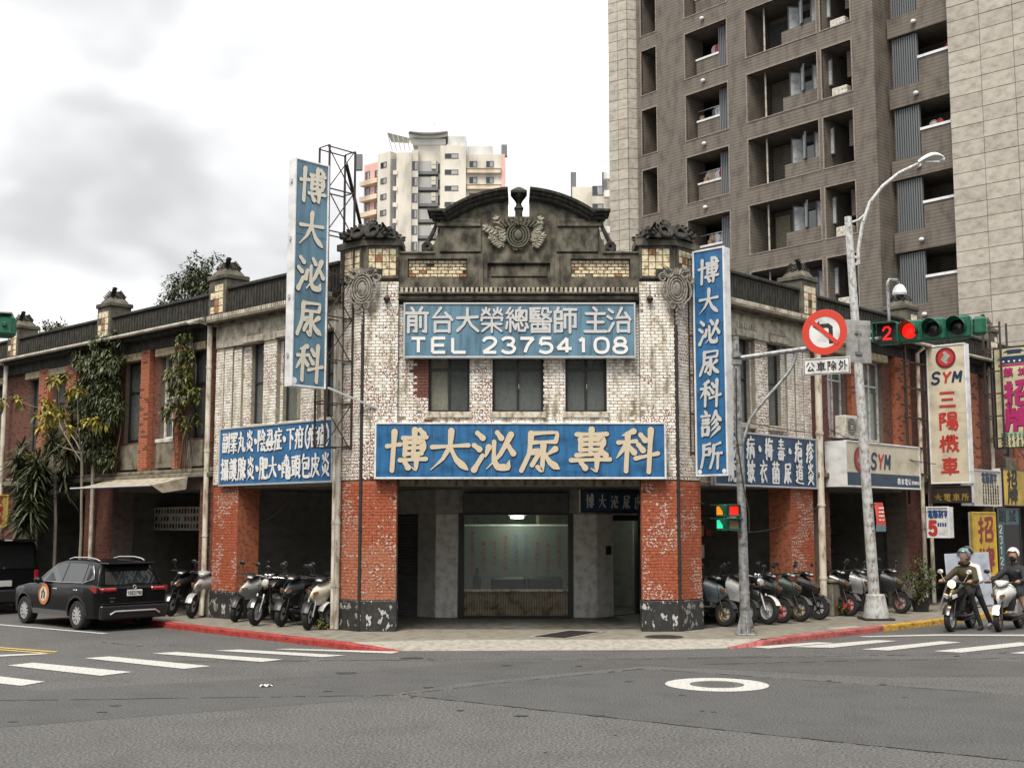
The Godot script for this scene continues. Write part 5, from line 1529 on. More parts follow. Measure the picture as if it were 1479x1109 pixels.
	"8": [[50, 47, 24, 40, 20, 24, 32, 9, 50, 6, 68, 9, 80, 24, 76, 40, 50, 47], [50, 49, 22, 56, 12, 72, 24, 90, 50, 95, 76, 90, 88, 72, 78, 56, 50, 49]],
	"9": [[82, 34, 60, 54, 28, 50, 14, 30, 30, 10, 62, 7, 84, 24, 82, 60, 64, 90, 26, 92]],
	"0": [[50, 6, 20, 16, 10, 50, 20, 84, 50, 94, 80, 84, 90, 50, 80, 16, 50, 6]],
}

func glyph(m: MB, ch: String, at: Vector3, size: float, weight: float, style := "brush", lift := 0.01, wide := 1.0, slant := 0.0, t := Transform3D()) -> void:
	if not GLYPHS.has(ch):
		return
	var k := size / 100.0
	var si := 0
	for s in GLYPHS[ch]:
		si += 1
		var p := []
		for i in range(0, s.size(), 2):
			var y: float = 50.0 - s[i + 1]
			p.append(Vector2((s[i] - 50.0) * wide + y * slant, y))
		var q := []
		if (style == "brush" and p.size() > 2) or (style == "round" and p.size() > 6) or (style == "number" and p.size() > 2):
			for i in p.size() - 1:
				var a: Vector2 = p[maxi(i - 1, 0)]
				var d: Vector2 = p[mini(i + 2, p.size() - 1)]
				for u in 4:
					if style == "brush":
						q.append(p[i].cubic_interpolate(p[i + 1], p[i].lerp(a, 0.35), p[i + 1].lerp(d, 0.35), u / 4.0))
					else:
						q.append(p[i].cubic_interpolate(p[i + 1], a, d, u / 4.0))
			q.append(p[-1])
		else:
			for i in p.size() - 1:
				var n := 3 if style == "brush" else 1
				for u in n:
					q.append(p[i].lerp(p[i + 1], float(u) / n))
			q.append(p[-1])
		var total := 0.0
		for i in q.size() - 1: total += q[i].distance_to(q[i + 1])
		if total < 1.0: continue
		var z := at.z + lift + si * lift * 0.03
		var run := 0.0
		var dir: Vector2 = (q[-1] - q[0]).normalized()
		var L := []
		var R := []
		for i in q.size():
			if i: run += q[i].distance_to(q[i - 1])
			var u := run / total
			var d0: Vector2 = (q[i] - q[maxi(i - 1, 0)]).normalized()
			var d1: Vector2 = (q[mini(i + 1, q.size() - 1)] - q[i]).normalized()
			if i == 0: d0 = d1
			if i == q.size() - 1: d1 = d0
			var d := (d0 + d1).normalized()
			if d.length() < 0.1: d = d0
			var n := Vector2(-d.y, d.x)
			var w := weight * 0.5
			if style == "brush":
				w *= lerpf(1.2, 0.86, smoothstep(0.0, 0.35, u))
				if dir.y < -0.35 and dir.x < -0.3: w *= lerpf(1.0, 0.22, smoothstep(0.45, 1.0, u))
				elif dir.y < -0.35 and dir.x > 0.3 and total > 30.0: w *= lerpf(0.7, 1.55, smoothstep(0.1, 0.8, u)) * lerpf(1.0, 0.2, smoothstep(0.82, 1.0, u))
				elif total < 24.0: w *= lerpf(0.8, 1.35, u)
				elif absf(dir.x) > absf(dir.y): w *= lerpf(0.9, 1.2, smoothstep(0.7, 0.95, u)); w *= 0.82
			else:
				w /= maxf(0.6, d.dot(d1))
			L.append(q[i] + n * w)
			R.append(q[i] - n * w)
		var P := func(c: Vector2, zz: float) -> Vector3: return t * V(at.x + c.x * k, at.y + c.y * k, zz)
		for i in q.size() - 1:
			m.quad(P.call(L[i], z), P.call(L[i + 1], z), P.call(R[i + 1], z), P.call(R[i], z), t.basis.z)
			m.quad(P.call(L[i], z), P.call(L[i + 1], z), P.call(L[i + 1], at.z), P.call(L[i], at.z), t.basis * V((L[i] - R[i]).x, (L[i] - R[i]).y, 0))
			m.quad(P.call(R[i], z), P.call(R[i + 1], z), P.call(R[i + 1], at.z), P.call(R[i], at.z), t.basis * V((R[i] - L[i]).x, (R[i] - L[i]).y, 0))
		if style != "number":
			for e in [0, q.size() - 1]:
				var c: Vector2 = q[e]
				var rr: Vector2 = L[e] - c
				var sgn := 1.0 if e == 0 else -1.0
				var last: Vector2 = L[e]
				for i in range(1, 6):
					var nx: Vector2 = c + rr.rotated(sgn * PI * i / 5.0)
					m.face(P.call(c, z), P.call(last, z), P.call(nx, z), t.basis.z)
					last = nx

# one character as a part of its sign, with a dark outline under it when edge is given
func word(parent: Node, ch: String, at: Vector3, size: float, mat: String, edge: String, weight: float, style := "brush", wide := 1.0, slant := 0.0) -> void:
	var m := MB.new()
	glyph(m, ch, Vector3.ZERO, size, weight, style, 0.012 if edge else 0.008, wide, slant)
	var o := obj("character", m, mat, parent, XF(at + V(0, 0, 0.004 if edge else 0.0)))
	if edge:
		m = MB.new()
		glyph(m, ch, Vector3.ZERO, size, weight + 3.4, style, 0.004, wide, slant)
		obj("outline", m, edge, o, XF(V(0.006 * size / 0.6, -0.006 * size / 0.6, -0.004)))

func line_of(parent: Node, text: String, x0: float, x1: float, y: float, size: float, mat: String, edge: String, weight: float, style := "brush", wide := 1.0, z := 0.0) -> void:
	for i in text.length():
		if text[i] != " ":
			word(parent, text[i], V(lerpf(x0, x1, (i + 0.5) / text.length()), y, z), size, mat, edge, weight, style, wide)

# a box sign: coloured face in an aluminium frame; local x right, y up from the lower edge centre, z out of the wall
func box_sign(called: String, label: String, t: Transform3D, w: float, h: float, d: float, face: String, frame := "alu", group := "") -> Node3D:
	var s := thing(called, label, "sign", t, group)
	obj("body", b1(V(-w / 2 + 0.01, 0.01, -d), V(w / 2 - 0.01, h - 0.01, -0.02)), "white_metal", s)
	var n := maxi(1, int(round(w / 1.2)))     # sheets butted with a fine seam
	var rows := maxi(1, int(round(h / 1.6)))
	for i in n:
		for j in rows:
			obj("panel", b1(V(lerpf(-w / 2 + 0.03, w / 2 - 0.03, float(i) / n) + 0.003, lerpf(0.03, h - 0.03, float(j) / rows) + 0.003, -0.02), V(lerpf(-w / 2 + 0.03, w / 2 - 0.03, (i + 1.0) / n) - 0.003, lerpf(0.03, h - 0.03, (j + 1.0) / rows) - 0.003, -0.003 * ((i + j) % 2)), 0.002), face, s)
	var m := MB.new()
	m.cbox(V(-w / 2, 0, -0.05), V(-w / 2 + 0.04, h, 0.022), 0.008)
	m.cbox(V(w / 2 - 0.04, 0, -0.05), V(w / 2, h, 0.022), 0.008)
	m.cbox(V(-w / 2 + 0.04, 0, -0.05), V(w / 2 - 0.04, 0.04, 0.02), 0.008)
	m.cbox(V(-w / 2 + 0.04, h - 0.04, -0.05), V(w / 2 - 0.04, h, 0.02), 0.008)
	obj("frame", m, frame, s)
	return s

# ---------------------------------------------------------------- signs of the clinic
func place(t: Transform3D, at: Vector3, turn := 0.0) -> Transform3D:
	return t * XF(at, turn)

func make_clinic_signs() -> void:
	# over the front arcade
	var s := box_sign("shop_sign", "wide bright blue sign with six large beige brush characters above the arcade opening", place(FRONT, V(0.171, 3.086, 0.20)), 6.0, 1.166, 0.2, "sign_blue", "white_metal")
	var cx := [-2.182, -1.272, -0.377, 0.604, 1.613, 2.566]
	for i in 6:
		word(s, "博大泌尿專科"[i], V(cx[i] - 0.171, 0.583, 0.0), 0.93, "letter_beige", "letter_edge", 12.0, "brush", 0.95, 0.06)
	for i in 9:
		obj("bolt", b1(V(-2.7 + i * 0.675, -0.02, -0.03), V(-2.66 + i * 0.675, 0.0, 0.01)), "steel_brown", s)
	# doctor's name board under the cornice
	s = box_sign("name_board", "faded blue board with rounded white characters and a telephone number under the cornice", place(FRONT, V(0.158, 5.60, 0.10)), 4.85, 1.17, 0.18, "sign_blue_pale", "alu")
	cx = [-1.985, -1.46, -0.93, -0.42, 0.095, 0.60, 1.105, 1.741, 2.232]
	for i in 9:
		word(s, "前台大榮總醫師主治"[i], V(cx[i] - 0.158, 0.80, 0.0), 0.545, "letter_grey", "letter_edge", 8.8 if i in [3, 4, 5] else 11.0, "round", 0.92)
	for k in [["TEL", -2.16, -0.90], ["23754108", -0.66, 2.45]]:
		var tx: String = k[0]
		for i in tx.length():
			word(s, tx[i], V(lerpf(k[1], k[2], (i + 0.5) / tx.length()) - 0.158, 0.27, 0.0), 0.345, "letter_white", "letter_edge", 19.0, "number", 1.0 if tx[i] != "1" else 0.8)
	# signs on the two street fronts
	s = box_sign("side_sign", "blue sign with two rows of white brush characters on the left street front", place(LEFT, V(-2.945, 3.04, 0.10)), 4.27, 1.36, 0.1, "sign_blue", "alu")
	rows_of_text(s, "副睪丸炎·陰蝨症·下疳(疳瘡)", -2.0, 2.05, 1.0, 0.50)
	rows_of_text(s, "攝護腺炎·肥大·龜頭包皮炎", -2.05, 2.08, 0.38, 0.52)
	s = box_sign("side_sign", "dark blue sign with two rows of white brush characters on the right street front", place(RIGHT, V(3.32, 2.99, 0.10)), 4.3, 1.2, 0.1, "sign_blue_deep", "alu")
	rows_of_text(s, "尿淋病·梅毒·疱疹", -2.05, 2.08, 0.86, 0.52)
	rows_of_text(s, "疣·披衣菌尿道炎", -1.75, 2.1, 0.34, 0.52)
	# blade sign on the left front with its steel lattice
	var bl := Transform3D(LEFT.basis * Basis(Vector3.UP, PI / 2), LEFT * V(-0.3, 0, 0))   # local -x points out from the wall
	s = box_sign("blade_sign", "tall faded blue blade sign with five beige characters on a steel lattice", bl * XF(V(-1.16, 4.92, 0.0)), 0.88, 4.72, 0.22, "sign_blue_pale", "white_metal")
	for i in 5:
		word(s, "博大泌尿科"[i], V(0.0, 4.20 - i * 0.925, 0.0), 0.80, "letter_cream", "letter_edge", 11.5, "brush", 0.86, 0.04)
	for i in 4:
		obj("side_bolt", b1(V(-0.462, 0.6 + i * 1.2, -0.14), V(-0.44, 0.68 + i * 1.2, -0.08)), "alu", s)
	obj("sticker", disc(0.07), "letter_white", s, XF(V(-0.36, 0.12, 0.003)))
	var lat := thing("sign_lattice", "rusty brown steel lattice frame carrying the tall blade sign", "frame", bl)
	lattice(lat, -0.72, -0.03, 3.72, 10.1, 0.34)
	var m := MB.new()
	m.bar(V(-0.35, 9.75, 0.1), V(1.9, 7.7, -1.6), 0.06)
	obj("stay", m, "steel_brown", lat)
	m = MB.new()
	m.bar(V(-0.74, 4.95, 0.1), V(0.75, 4.35, 0.75), 0.04)
	obj("stay", m, "alu", lat)
	for k in 4:
		m = MB.new()
		m.bar(V(-1.1, 9.5 - k * 1.3, -0.1), V(-0.68, 9.5 - k * 1.3, -0.1), 0.035)
		obj("strut", m, "steel_brown", lat)
	# blade sign on the right front
	var br := Transform3D(RIGHT.basis * Basis(Vector3.UP, -PI / 2), RIGHT * V(0.45, 0, 0))   # local +x points out from the wall
	s = box_sign("blade_sign", "tall blue blade sign with seven grey characters beside the right pier", br * XF(V(0.535, 3.15, 0.0)), 0.80, 4.78, 0.22, "sign_blue", "white_metal")
	for i in 7:
		word(s, "博大泌尿科診所"[i], V(0.0, 4.30 - i * 0.645, 0.0), 0.58, "letter_grey", "letter_edge", 12.0, "brush", 0.92, 0.05)
	for x in [-0.3, 0.3]:
		obj("sticker", disc(0.05), "letter_white", s, XF(V(x, 0.1, 0.003)))
	lat = thing("sign_lattice", "slim black steel brackets fixing the right blade sign to its pier", "frame", br)
	lattice(lat, 0.0, 0.13, 3.6, 7.8, 0.22)
	# dim hanging sign inside the arcade
	s = box_sign("arcade_sign", "dim blue-black sign with grey brush characters hanging inside the arcade by the door", Transform3D(RIGHT.basis, V(2.35, 2.42, -2.9)), 2.3, 0.52, 0.08, "sign_blue_deep", "dark_frame")
	rows_of_text(s, "博大泌尿皮", -1.1, 1.1, 0.26, 0.34)

func disc(r: float) -> MB:
	var m := MB.new()
	m.lathe([[0.0, 0.004], [r, 0.003], [r, 0.0]], Transform3D(Basis(Vector3.RIGHT, PI / 2), Vector3.ZERO), 16)
	return m

func rows_of_text(s: Node, text: String, x0: float, x1: float, y: float, size: float) -> void:
	var total := 0.0
	for c in text: total += 0.45 if c in "·()" else 1.0
	var u := 0.0
	for c in text:
		var w := 0.45 if c in "·()" else 1.0
		word(s, c, V(lerpf(x0, x1, (u + w * 0.5) / total), y, 0.0), size, "letter_white", "letter_black", 20.0 if c == "·" else 10.0, "brush", 0.62 if s.name.begins_with("side") else 0.8)
		u += w

func lattice(lat: Node, x0: float, x1: float, y0: float, y1: float, d: float) -> void:   # ladder truss of angle steel
	for x in [x0, x1]:
		for z in [-d, 0.0]:
			obj("post", b1(V(x - 0.018, y0, z - 0.018), V(x + 0.018, y1, z + 0.018)), "steel_brown", lat)
	var n := int((y1 - y0) / 0.8)
	for i in n + 1:
		var y := lerpf(y0 + 0.03, y1 - 0.03, float(i) / n)
		var m := MB.new()
		for z in [-d, 0.0]:
			m.bar(V(x0, y, z), V(x1, y, z), 0.024)
		for x in [x0, x1]:
			m.bar(V(x, y + 0.033, -d), V(x, y + 0.033, 0), 0.022)
		obj("rung", m, "steel_brown", lat)
		if i < n and absf(x1 - x0) > 0.3 and i % 3 != 1:
			m = MB.new()
			var y2 := lerpf(y0, y1, float(i + 1) / n)
			m.bar(V(x0, y, -0.03), V(x1, y2, -0.03), 0.018)
			m.bar(V(x1, y, -0.06), V(x0, y2, -0.06), 0.018)
			obj("brace", m, "steel_brown", lat)

# ---------------------------------------------------------------- the brick houses along both streets
func brick_house(t: Transform3D, sg: float, s0: float, s1: float, label: String, o := {}) -> Node3D:
	var b := thing("brick_house", label, "building", Transform3D(t.basis, t * V(s0 * sg, 0, 0)), "brick arcade houses along the streets")
	var w := s1 - s0
	var X := func(a: float, c: float) -> Array: return [minf(a * sg, c * sg), maxf(a * sg, c * sg)]
	var holes := []
	for k in o.wins:
		var h: Array = X.call(k[0] - s0, k[1] - s0)
		holes.append([h[0], h[1], 4.26, 6.40])
	var e: Array = X.call(0.0, w - 0.01)
	var m := MB.new()
	wall_boxes(m, e[0], e[1], 3.0, 6.9, -0.5, -0.11, holes)
	obj("core", m, "mortar", b)
	var wall := part_node("front_wall", b)
	bricks(wall, e[0], e[1], 3.55, 6.9, -0.11, holes, red_pick, {"l": 0.2, "h": 0.056, "joint": 0.008})
	for k in o.pilasters:
		var p: Array = X.call(k[0] - s0, k[1] - s0)
		var n := part_node("pilaster", b)
		obj("core", b1(V(p[0], 3.5, -0.1), V(p[1], 6.62, 0.028)), "red_mortar", n)
		bricks(n, p[0] + 0.002, p[1] - 0.002, 3.52, 6.6, 0.028, [], func(_x, y, r): return "brick_orange" if r < 0.8 else "brick_a", {"l": 0.2, "h": 0.056, "joint": 0.008})
	for i in o.wins.size():
		var h: Array = holes[i]
		var st: Dictionary = o.style[i].duplicate()
		window(b, h[0], h[1], h[2] + 0.04, h[3], -0.22, st)
		obj("lintel", b1(V(h[0] - 0.12, 6.40, -0.12), V(h[1] + 0.12, 6.60, 0.035), 0.012), "lintel_cream", b)
		obj("spandrel", b1(V(h[0] - 0.02, 3.56, -0.11), V(h[1] + 0.02, 4.2, -0.02), 0.01), "plaster", b)
	m = MB.new()
	m.cbox(V(e[0], 3.28, -0.4), V(e[1], 3.40, 0.16), 0.02)
	m.cbox(V(e[0], 3.402, -0.4), V(e[1], 3.50, 0.08), 0.02)
	obj("ledge", m, "plaster", b)
	m = MB.new()
	m.box(V(e[0], 6.62, -0.12), V(e[1], 6.9, 0.03))
	m.box(V(e[0], 6.902, -0.3), V(e[1], 6.97, 0.26))
	m.cbox(V(e[0], 6.972, -0.3), V(e[1], 7.06, 0.34), 0.02)
	obj("cornice", m, "dark_stone", b)
	m = MB.new()
	m.box(V(e[0], 7.06, -0.35), V(e[1], 7.66, 0.0))
	m.box(V(e[0], 7.061, 0.0), V(e[1], 7.14, 0.18))
	var n_rib := int(w / 0.14)
	for i in n_rib:
		var x := lerpf(e[0] + 0.05, e[1] - 0.12, float(i) / (n_rib - 1))
		m.box(V(x, 7.18, 0.0), V(x + 0.055, 7.58, 0.02))
	m.cbox(V(e[0], 7.662, -0.40), V(e[1], 7.74, 0.06), 0.015)
	obj("parapet", m, "dark_stone", b)
	m = MB.new()
	m.tube([V(e[0], 7.02, 0.39), V(e[1], 7.02, 0.39)], 0.05, 0.05, 8)
	obj("gutter", m, "pipe_grey", b)
	lantern(b, V((w - 0.05) * sg, 7.08, 0.10), 0.0, o.get("sd", 5))
	for k in o.get("piers", [[0.0, 0.55], [w - 0.75, w - 0.01]]):
		var p: Array = X.call(k[0], k[1])
		var n := part_node("arcade_pier", b)
		obj("core", b1(V(p[0], 0.0, -0.6), V(p[1], 3.28, -0.012)), "mortar", n)
		bricks(n, p[0] + 0.002, p[1] - 0.002, 0.3, 3.26, -0.012, [], func(_x, _y, r): return "brick_b" if r < 0.6 else "brick_a", {"l": 0.2, "h": 0.056, "joint": 0.008})
		obj("base", b1(V(p[0] - 0.01, 0.0, -0.62), V(p[1] + (0.0), 0.8, 0.03), 0.015), o.get("base", "plaster"), n)
	# shell behind
	m = MB.new()
	m.box(V(e[0], 3.0, -7.0), V(e[1], 3.2, -0.5))
	m.box(V(e[0], 6.9, -7.0), V(e[1], 7.03, -0.35))
	m.box(V(e[0], 0.0, -7.0), V(e[1], 3.0, -6.9))
	m.box(V(e[0], 3.2, -7.0), V(e[1], 6.9, -6.9))
	obj("shell", m, "interior_dark", b)
	var q: Array = X.call(w - 0.22, w - 0.02)
	obj("party_wall", b1(V(q[0], 0.0, -6.9), V(q[1], 6.89, -0.6)), "interior_dark", b)
	obj("inner_wall", b1(V(e[0], 0.0, -3.75), V(e[1], 2.99, -3.55)), "interior_dark", b)
	var d: Array = X.call(1.0, w - 1.0)
	for k in 2:
		var p := [lerpf(d[0], d[1], k * 0.5) + 0.03, lerpf(d[0], d[1], k * 0.5 + 0.5) - 0.03]
		m = MB.new()
		for i in 36:
			m.cbox(V(p[0], 0.02 + i * 0.066, -3.55), V(p[1], 0.02 + i * 0.066 + 0.06, -3.52), 0.01)
		tag(obj("roller_shutter", m, "shutter_dark", b), "", "", "", "stuff")
	return b

func make_houses() -> void:
	var plain := {"mat": "dark_frame", "transom": 5.6, "frame": 0.06}
	var sash := {"mat": "white_frame", "muntins": true, "frame": 0.06, "sill": 0.1, "sill_mat": "white_frame", "sill_out": 0.22, "curtain": "curtain_dark"}
	var h := brick_house(LEFT, -1.0, 5.46, 10.90, "weathered vine-covered brick arcade house with a white sash window left of the clinic", {"sd": 61,
		"wins": [[6.04, 6.70], [7.36, 8.12], [8.97, 9.9]], "style": [plain, sash, plain], "pilasters": [[7.0, 7.26], [8.48, 8.9]], "base": "plaster"})
	pipe(h, "downpipe", [V(-0.10, 6.98, 0.36), V(-0.10, 6.9, 0.14), V(-0.10, 0.9, 0.12), V(-0.02, 0.05, 0.22)], 0.062, "pipe_white", 1.6)
	pipe(h, "gutter_arm", [V(-0.10, 6.99, 0.36), V(-0.62, 7.0, 0.4)], 0.05, "pipe_white")
	h = brick_house(LEFT, -1.0, 10.91, 16.42, "brick arcade house with orange pilasters behind the palm at the left", {"sd": 62,
		"wins": [[11.7, 12.3], [13.02, 14.0], [14.7, 15.45]], "style": [plain, plain, plain], "pilasters": [[12.4, 12.98], [14.06, 14.64]], "piers": [[0.0, 0.75], [4.75, 5.5]]})
	pipe(h, "downpipe", [V(-0.1, 7.0, 0.4), V(-0.1, 6.9, 0.14), V(-0.1, 0.05, 0.14)], 0.055, "pipe_white", 1.6)
	h = brick_house(LEFT, -1.0, 16.43, 22.0, "brick arcade house at the left edge of the picture, beside a white downpipe", {"sd": 63,
		"wins": [[17.2, 18.0], [18.8, 19.6], [20.3, 21.1]], "style": [plain, plain, plain], "pilasters": [[18.1, 18.6]]})
	pipe(h, "downpipe", [V(-0.15, 7.0, 0.4), V(-0.15, 6.9, 0.16), V(-0.15, 2.9, 0.16), V(-0.15, 0.05, 0.16)], 0.07, "pipe_white", 1.6)
	# right street
	var pink := {"mat": "white_frame", "transom": 5.75, "sashes": 2, "short": false, "frame": 0.05, "curtain": "curtain_pink", "c0": 0.42, "c1": 0.8, "ctop": 0.66}
	var pale := {"mat": "white_frame", "transom": 5.75, "sashes": 2, "short": false, "frame": 0.05, "curtain": "curtain_pale", "c0": 0.35, "c1": 0.95, "ctop": 0.62}
	h = brick_house(RIGHT, 1.0, 5.46, 10.90, "brick house with pink and pale curtains above the motorcycle shop on the right", {"sd": 71,
		"wins": [[6.44, 7.35], [8.34, 9.34]], "style": [pink, pale], "pilasters": [[7.42, 7.9], [9.86, 10.7]], "piers": [[0.25, 0.75], [4.85, 5.43]]})
	pipe(h, "downpipe", [V(0.12, 6.98, 0.36), V(0.12, 6.9, 0.14), V(0.12, 0.05, 0.12)], 0.085, "pipe_white", 1.6)
	for x in [5.48, 5.95]:
		pipe(h, "downpipe", [V(x, 6.95, 0.36), V(x, 6.8, 0.16), V(x, 0.05, 0.16)], 0.055, "pipe_white", 1.2)
	h = brick_house(RIGHT, 1.0, 10.91, 16.40, "red brick house behind the cream blade sign on the right", {"sd": 72,
		"wins": [[12.0, 12.9], [13.6, 14.4]], "style": [plain, plain], "pilasters": [[14.5, 15.2]]})
	pipe(h, "downpipe", [V(4.75, 6.95, 0.36), V(4.75, 6.8, 0.2), V(4.75, 2.6, 0.2)], 0.06, "pipe_white", 1.6)
	brick_house(RIGHT, 1.0, 16.41, 22.0, "brick house at the right edge of the picture behind the yellow signs", {"sd": 73,
		"wins": [[17.2, 18.0], [18.8, 19.6]], "style": [plain, plain], "pilasters": [[18.1, 18.6]]})
	# awning and notice board on the left
	var a := thing("awning", "dirty cream cloth awning on a thin frame over the left arcade", "awning", Transform3D(LEFT.basis, LEFT * V(-8.2, 3.3, 0.12)))
	var m := MB.new()
	var rows := []
	for i in 7:
		var u := i / 6.0
		var r := []
		for k in 13:
			r.append(V(lerpf(-2.0, 1.9, k / 12.0), -0.22 * u - 0.03 * sin(PI * u) * (1.0 + 0.4 * sin(k * 1.1)), 0.04 + 1.0 * u))
		rows.append(r)
	m.grid(rows, -1.0)
	obj("cloth", m, "awning_cloth", a)
	m = MB.new()
	m.tube([V(-2.0, -0.23, 1.05), V(1.9, -0.23, 1.05)], 0.025)
	for x in [-1.9, 0.0, 1.8]:
		m.tube([V(x, -0.24, 1.03), V(x, -0.12, 0.02)], 0.015)
	obj("frame", m, "alu", a)
	m = MB.new()
	m.quad(V(1.9, 0.0, 0.05), V(1.95, -0.23, 1.04), V(1.95, -0.40, 0.75), V(1.92, -0.3, 0.1), V(1, 0, 0))
	obj("side_flap", m, "awning_cloth", a)
	var nb := thing("notice_board", "white notice board with rows of small black characters under the awning", "notice board", Transform3D(LEFT.basis, LEFT * V(-9.35, 2.0, -1.5)))
	obj("board", b1(V(-1.3, 0.0, -0.03), V(1.3, 0.62, 0.0), 0.006), "sign_white", nb)
	var rng := RandomNumberGenerator.new()
	rng.seed = 9
	for r in 3:
		m = MB.new()
		var red := MB.new()
		for i in 17:
			if r == 1 and rng.randf() < 0.25: continue
			var k: Array = GLYPHS.keys()
			glyph(red if i == 11 and r < 2 else m, k[(i * 7 + r * 5) % 20], V(-1.17 + i * 0.146, 0.51 - r * 0.2, 0.001), 0.13, 15.0, "round", 0.003, 0.7)
		obj("lettering", m, "letter_black", nb)
		if red.v.size(): obj("lettering", red, "letter_red", nb)
	# air conditioners
	air_con("white box air conditioner on a bracket under the pink curtain", Transform3D(RIGHT.basis, RIGHT * V(6.9, 4.26, 0.35)), true)
	air_con("white air conditioner hanging in the dark arcade under the deep blue sign", Transform3D(RIGHT.basis, RIGHT * V(5.0, 2.18, -0.2)), true)

func air_con(label: String, t: Transform3D, bracket: bool) -> void:
	var a := thing("air_conditioner", label, "air conditioner", t)
	obj("case", b1(V(-0.42, 0.0, -0.3), V(0.42, 0.56, 0.0), 0.02), "ac_white", a)
	var m := MB.new()
	m.lathe([[0.05, 0.0], [0.22, 0.0]], Transform3D(Basis(Vector3.RIGHT, PI / 2), V(-0.12, 0.28, 0.004)), 24)
	obj("fan", m, "black_plastic", a)
	m = MB.new()
	for i in 9:
		m.cbox(V(-0.37, 0.06 + i * 0.052, 0.008), V(0.15, 0.072 + i * 0.052, 0.02), 0.003)
	for i in 2:
		m.box(V(-0.37 + i * 0.5, 0.05, 0.006), V(-0.35 + i * 0.5, 0.5, 0.01))
	obj("grille", m, "ac_white", a)
	if bracket:
		for x in [-0.35, 0.35]:
			m = MB.new()
			m.box(V(x - 0.02, -0.04, -0.4), V(x + 0.02, -0.002, 0.05))
			m.bar(V(x, -0.3, -0.38), V(x, -0.04, 0.0), 0.03)
			obj("bracket", m, "steel_brown", a)

# ---------------------------------------------------------------- the brown tower behind the right street
func stone_panels(parent: Node, x0: float, y0: float, nx: int, ny: int, w: float, h: float, z: float, sd: int) -> void:
	var shapes := []
	for v in 3:
		var m := MB.new()
		one_brick(m, 0.012, w - 0.012, 0.012, h - 0.024, 0.0, 0.03 + v * 0.006)
		shapes.append(m.mesh())
	var rng := RandomNumberGenerator.new()
	rng.seed = sd
	for j in ny:
		for i in nx:
			obj("stone_panel", shapes[rng.randi() % 3], ["stone_a", "stone_b", "stone_c"][rng.randi() % 3], parent, XF(V(x0 + i * w, y0 + j * h, z)))

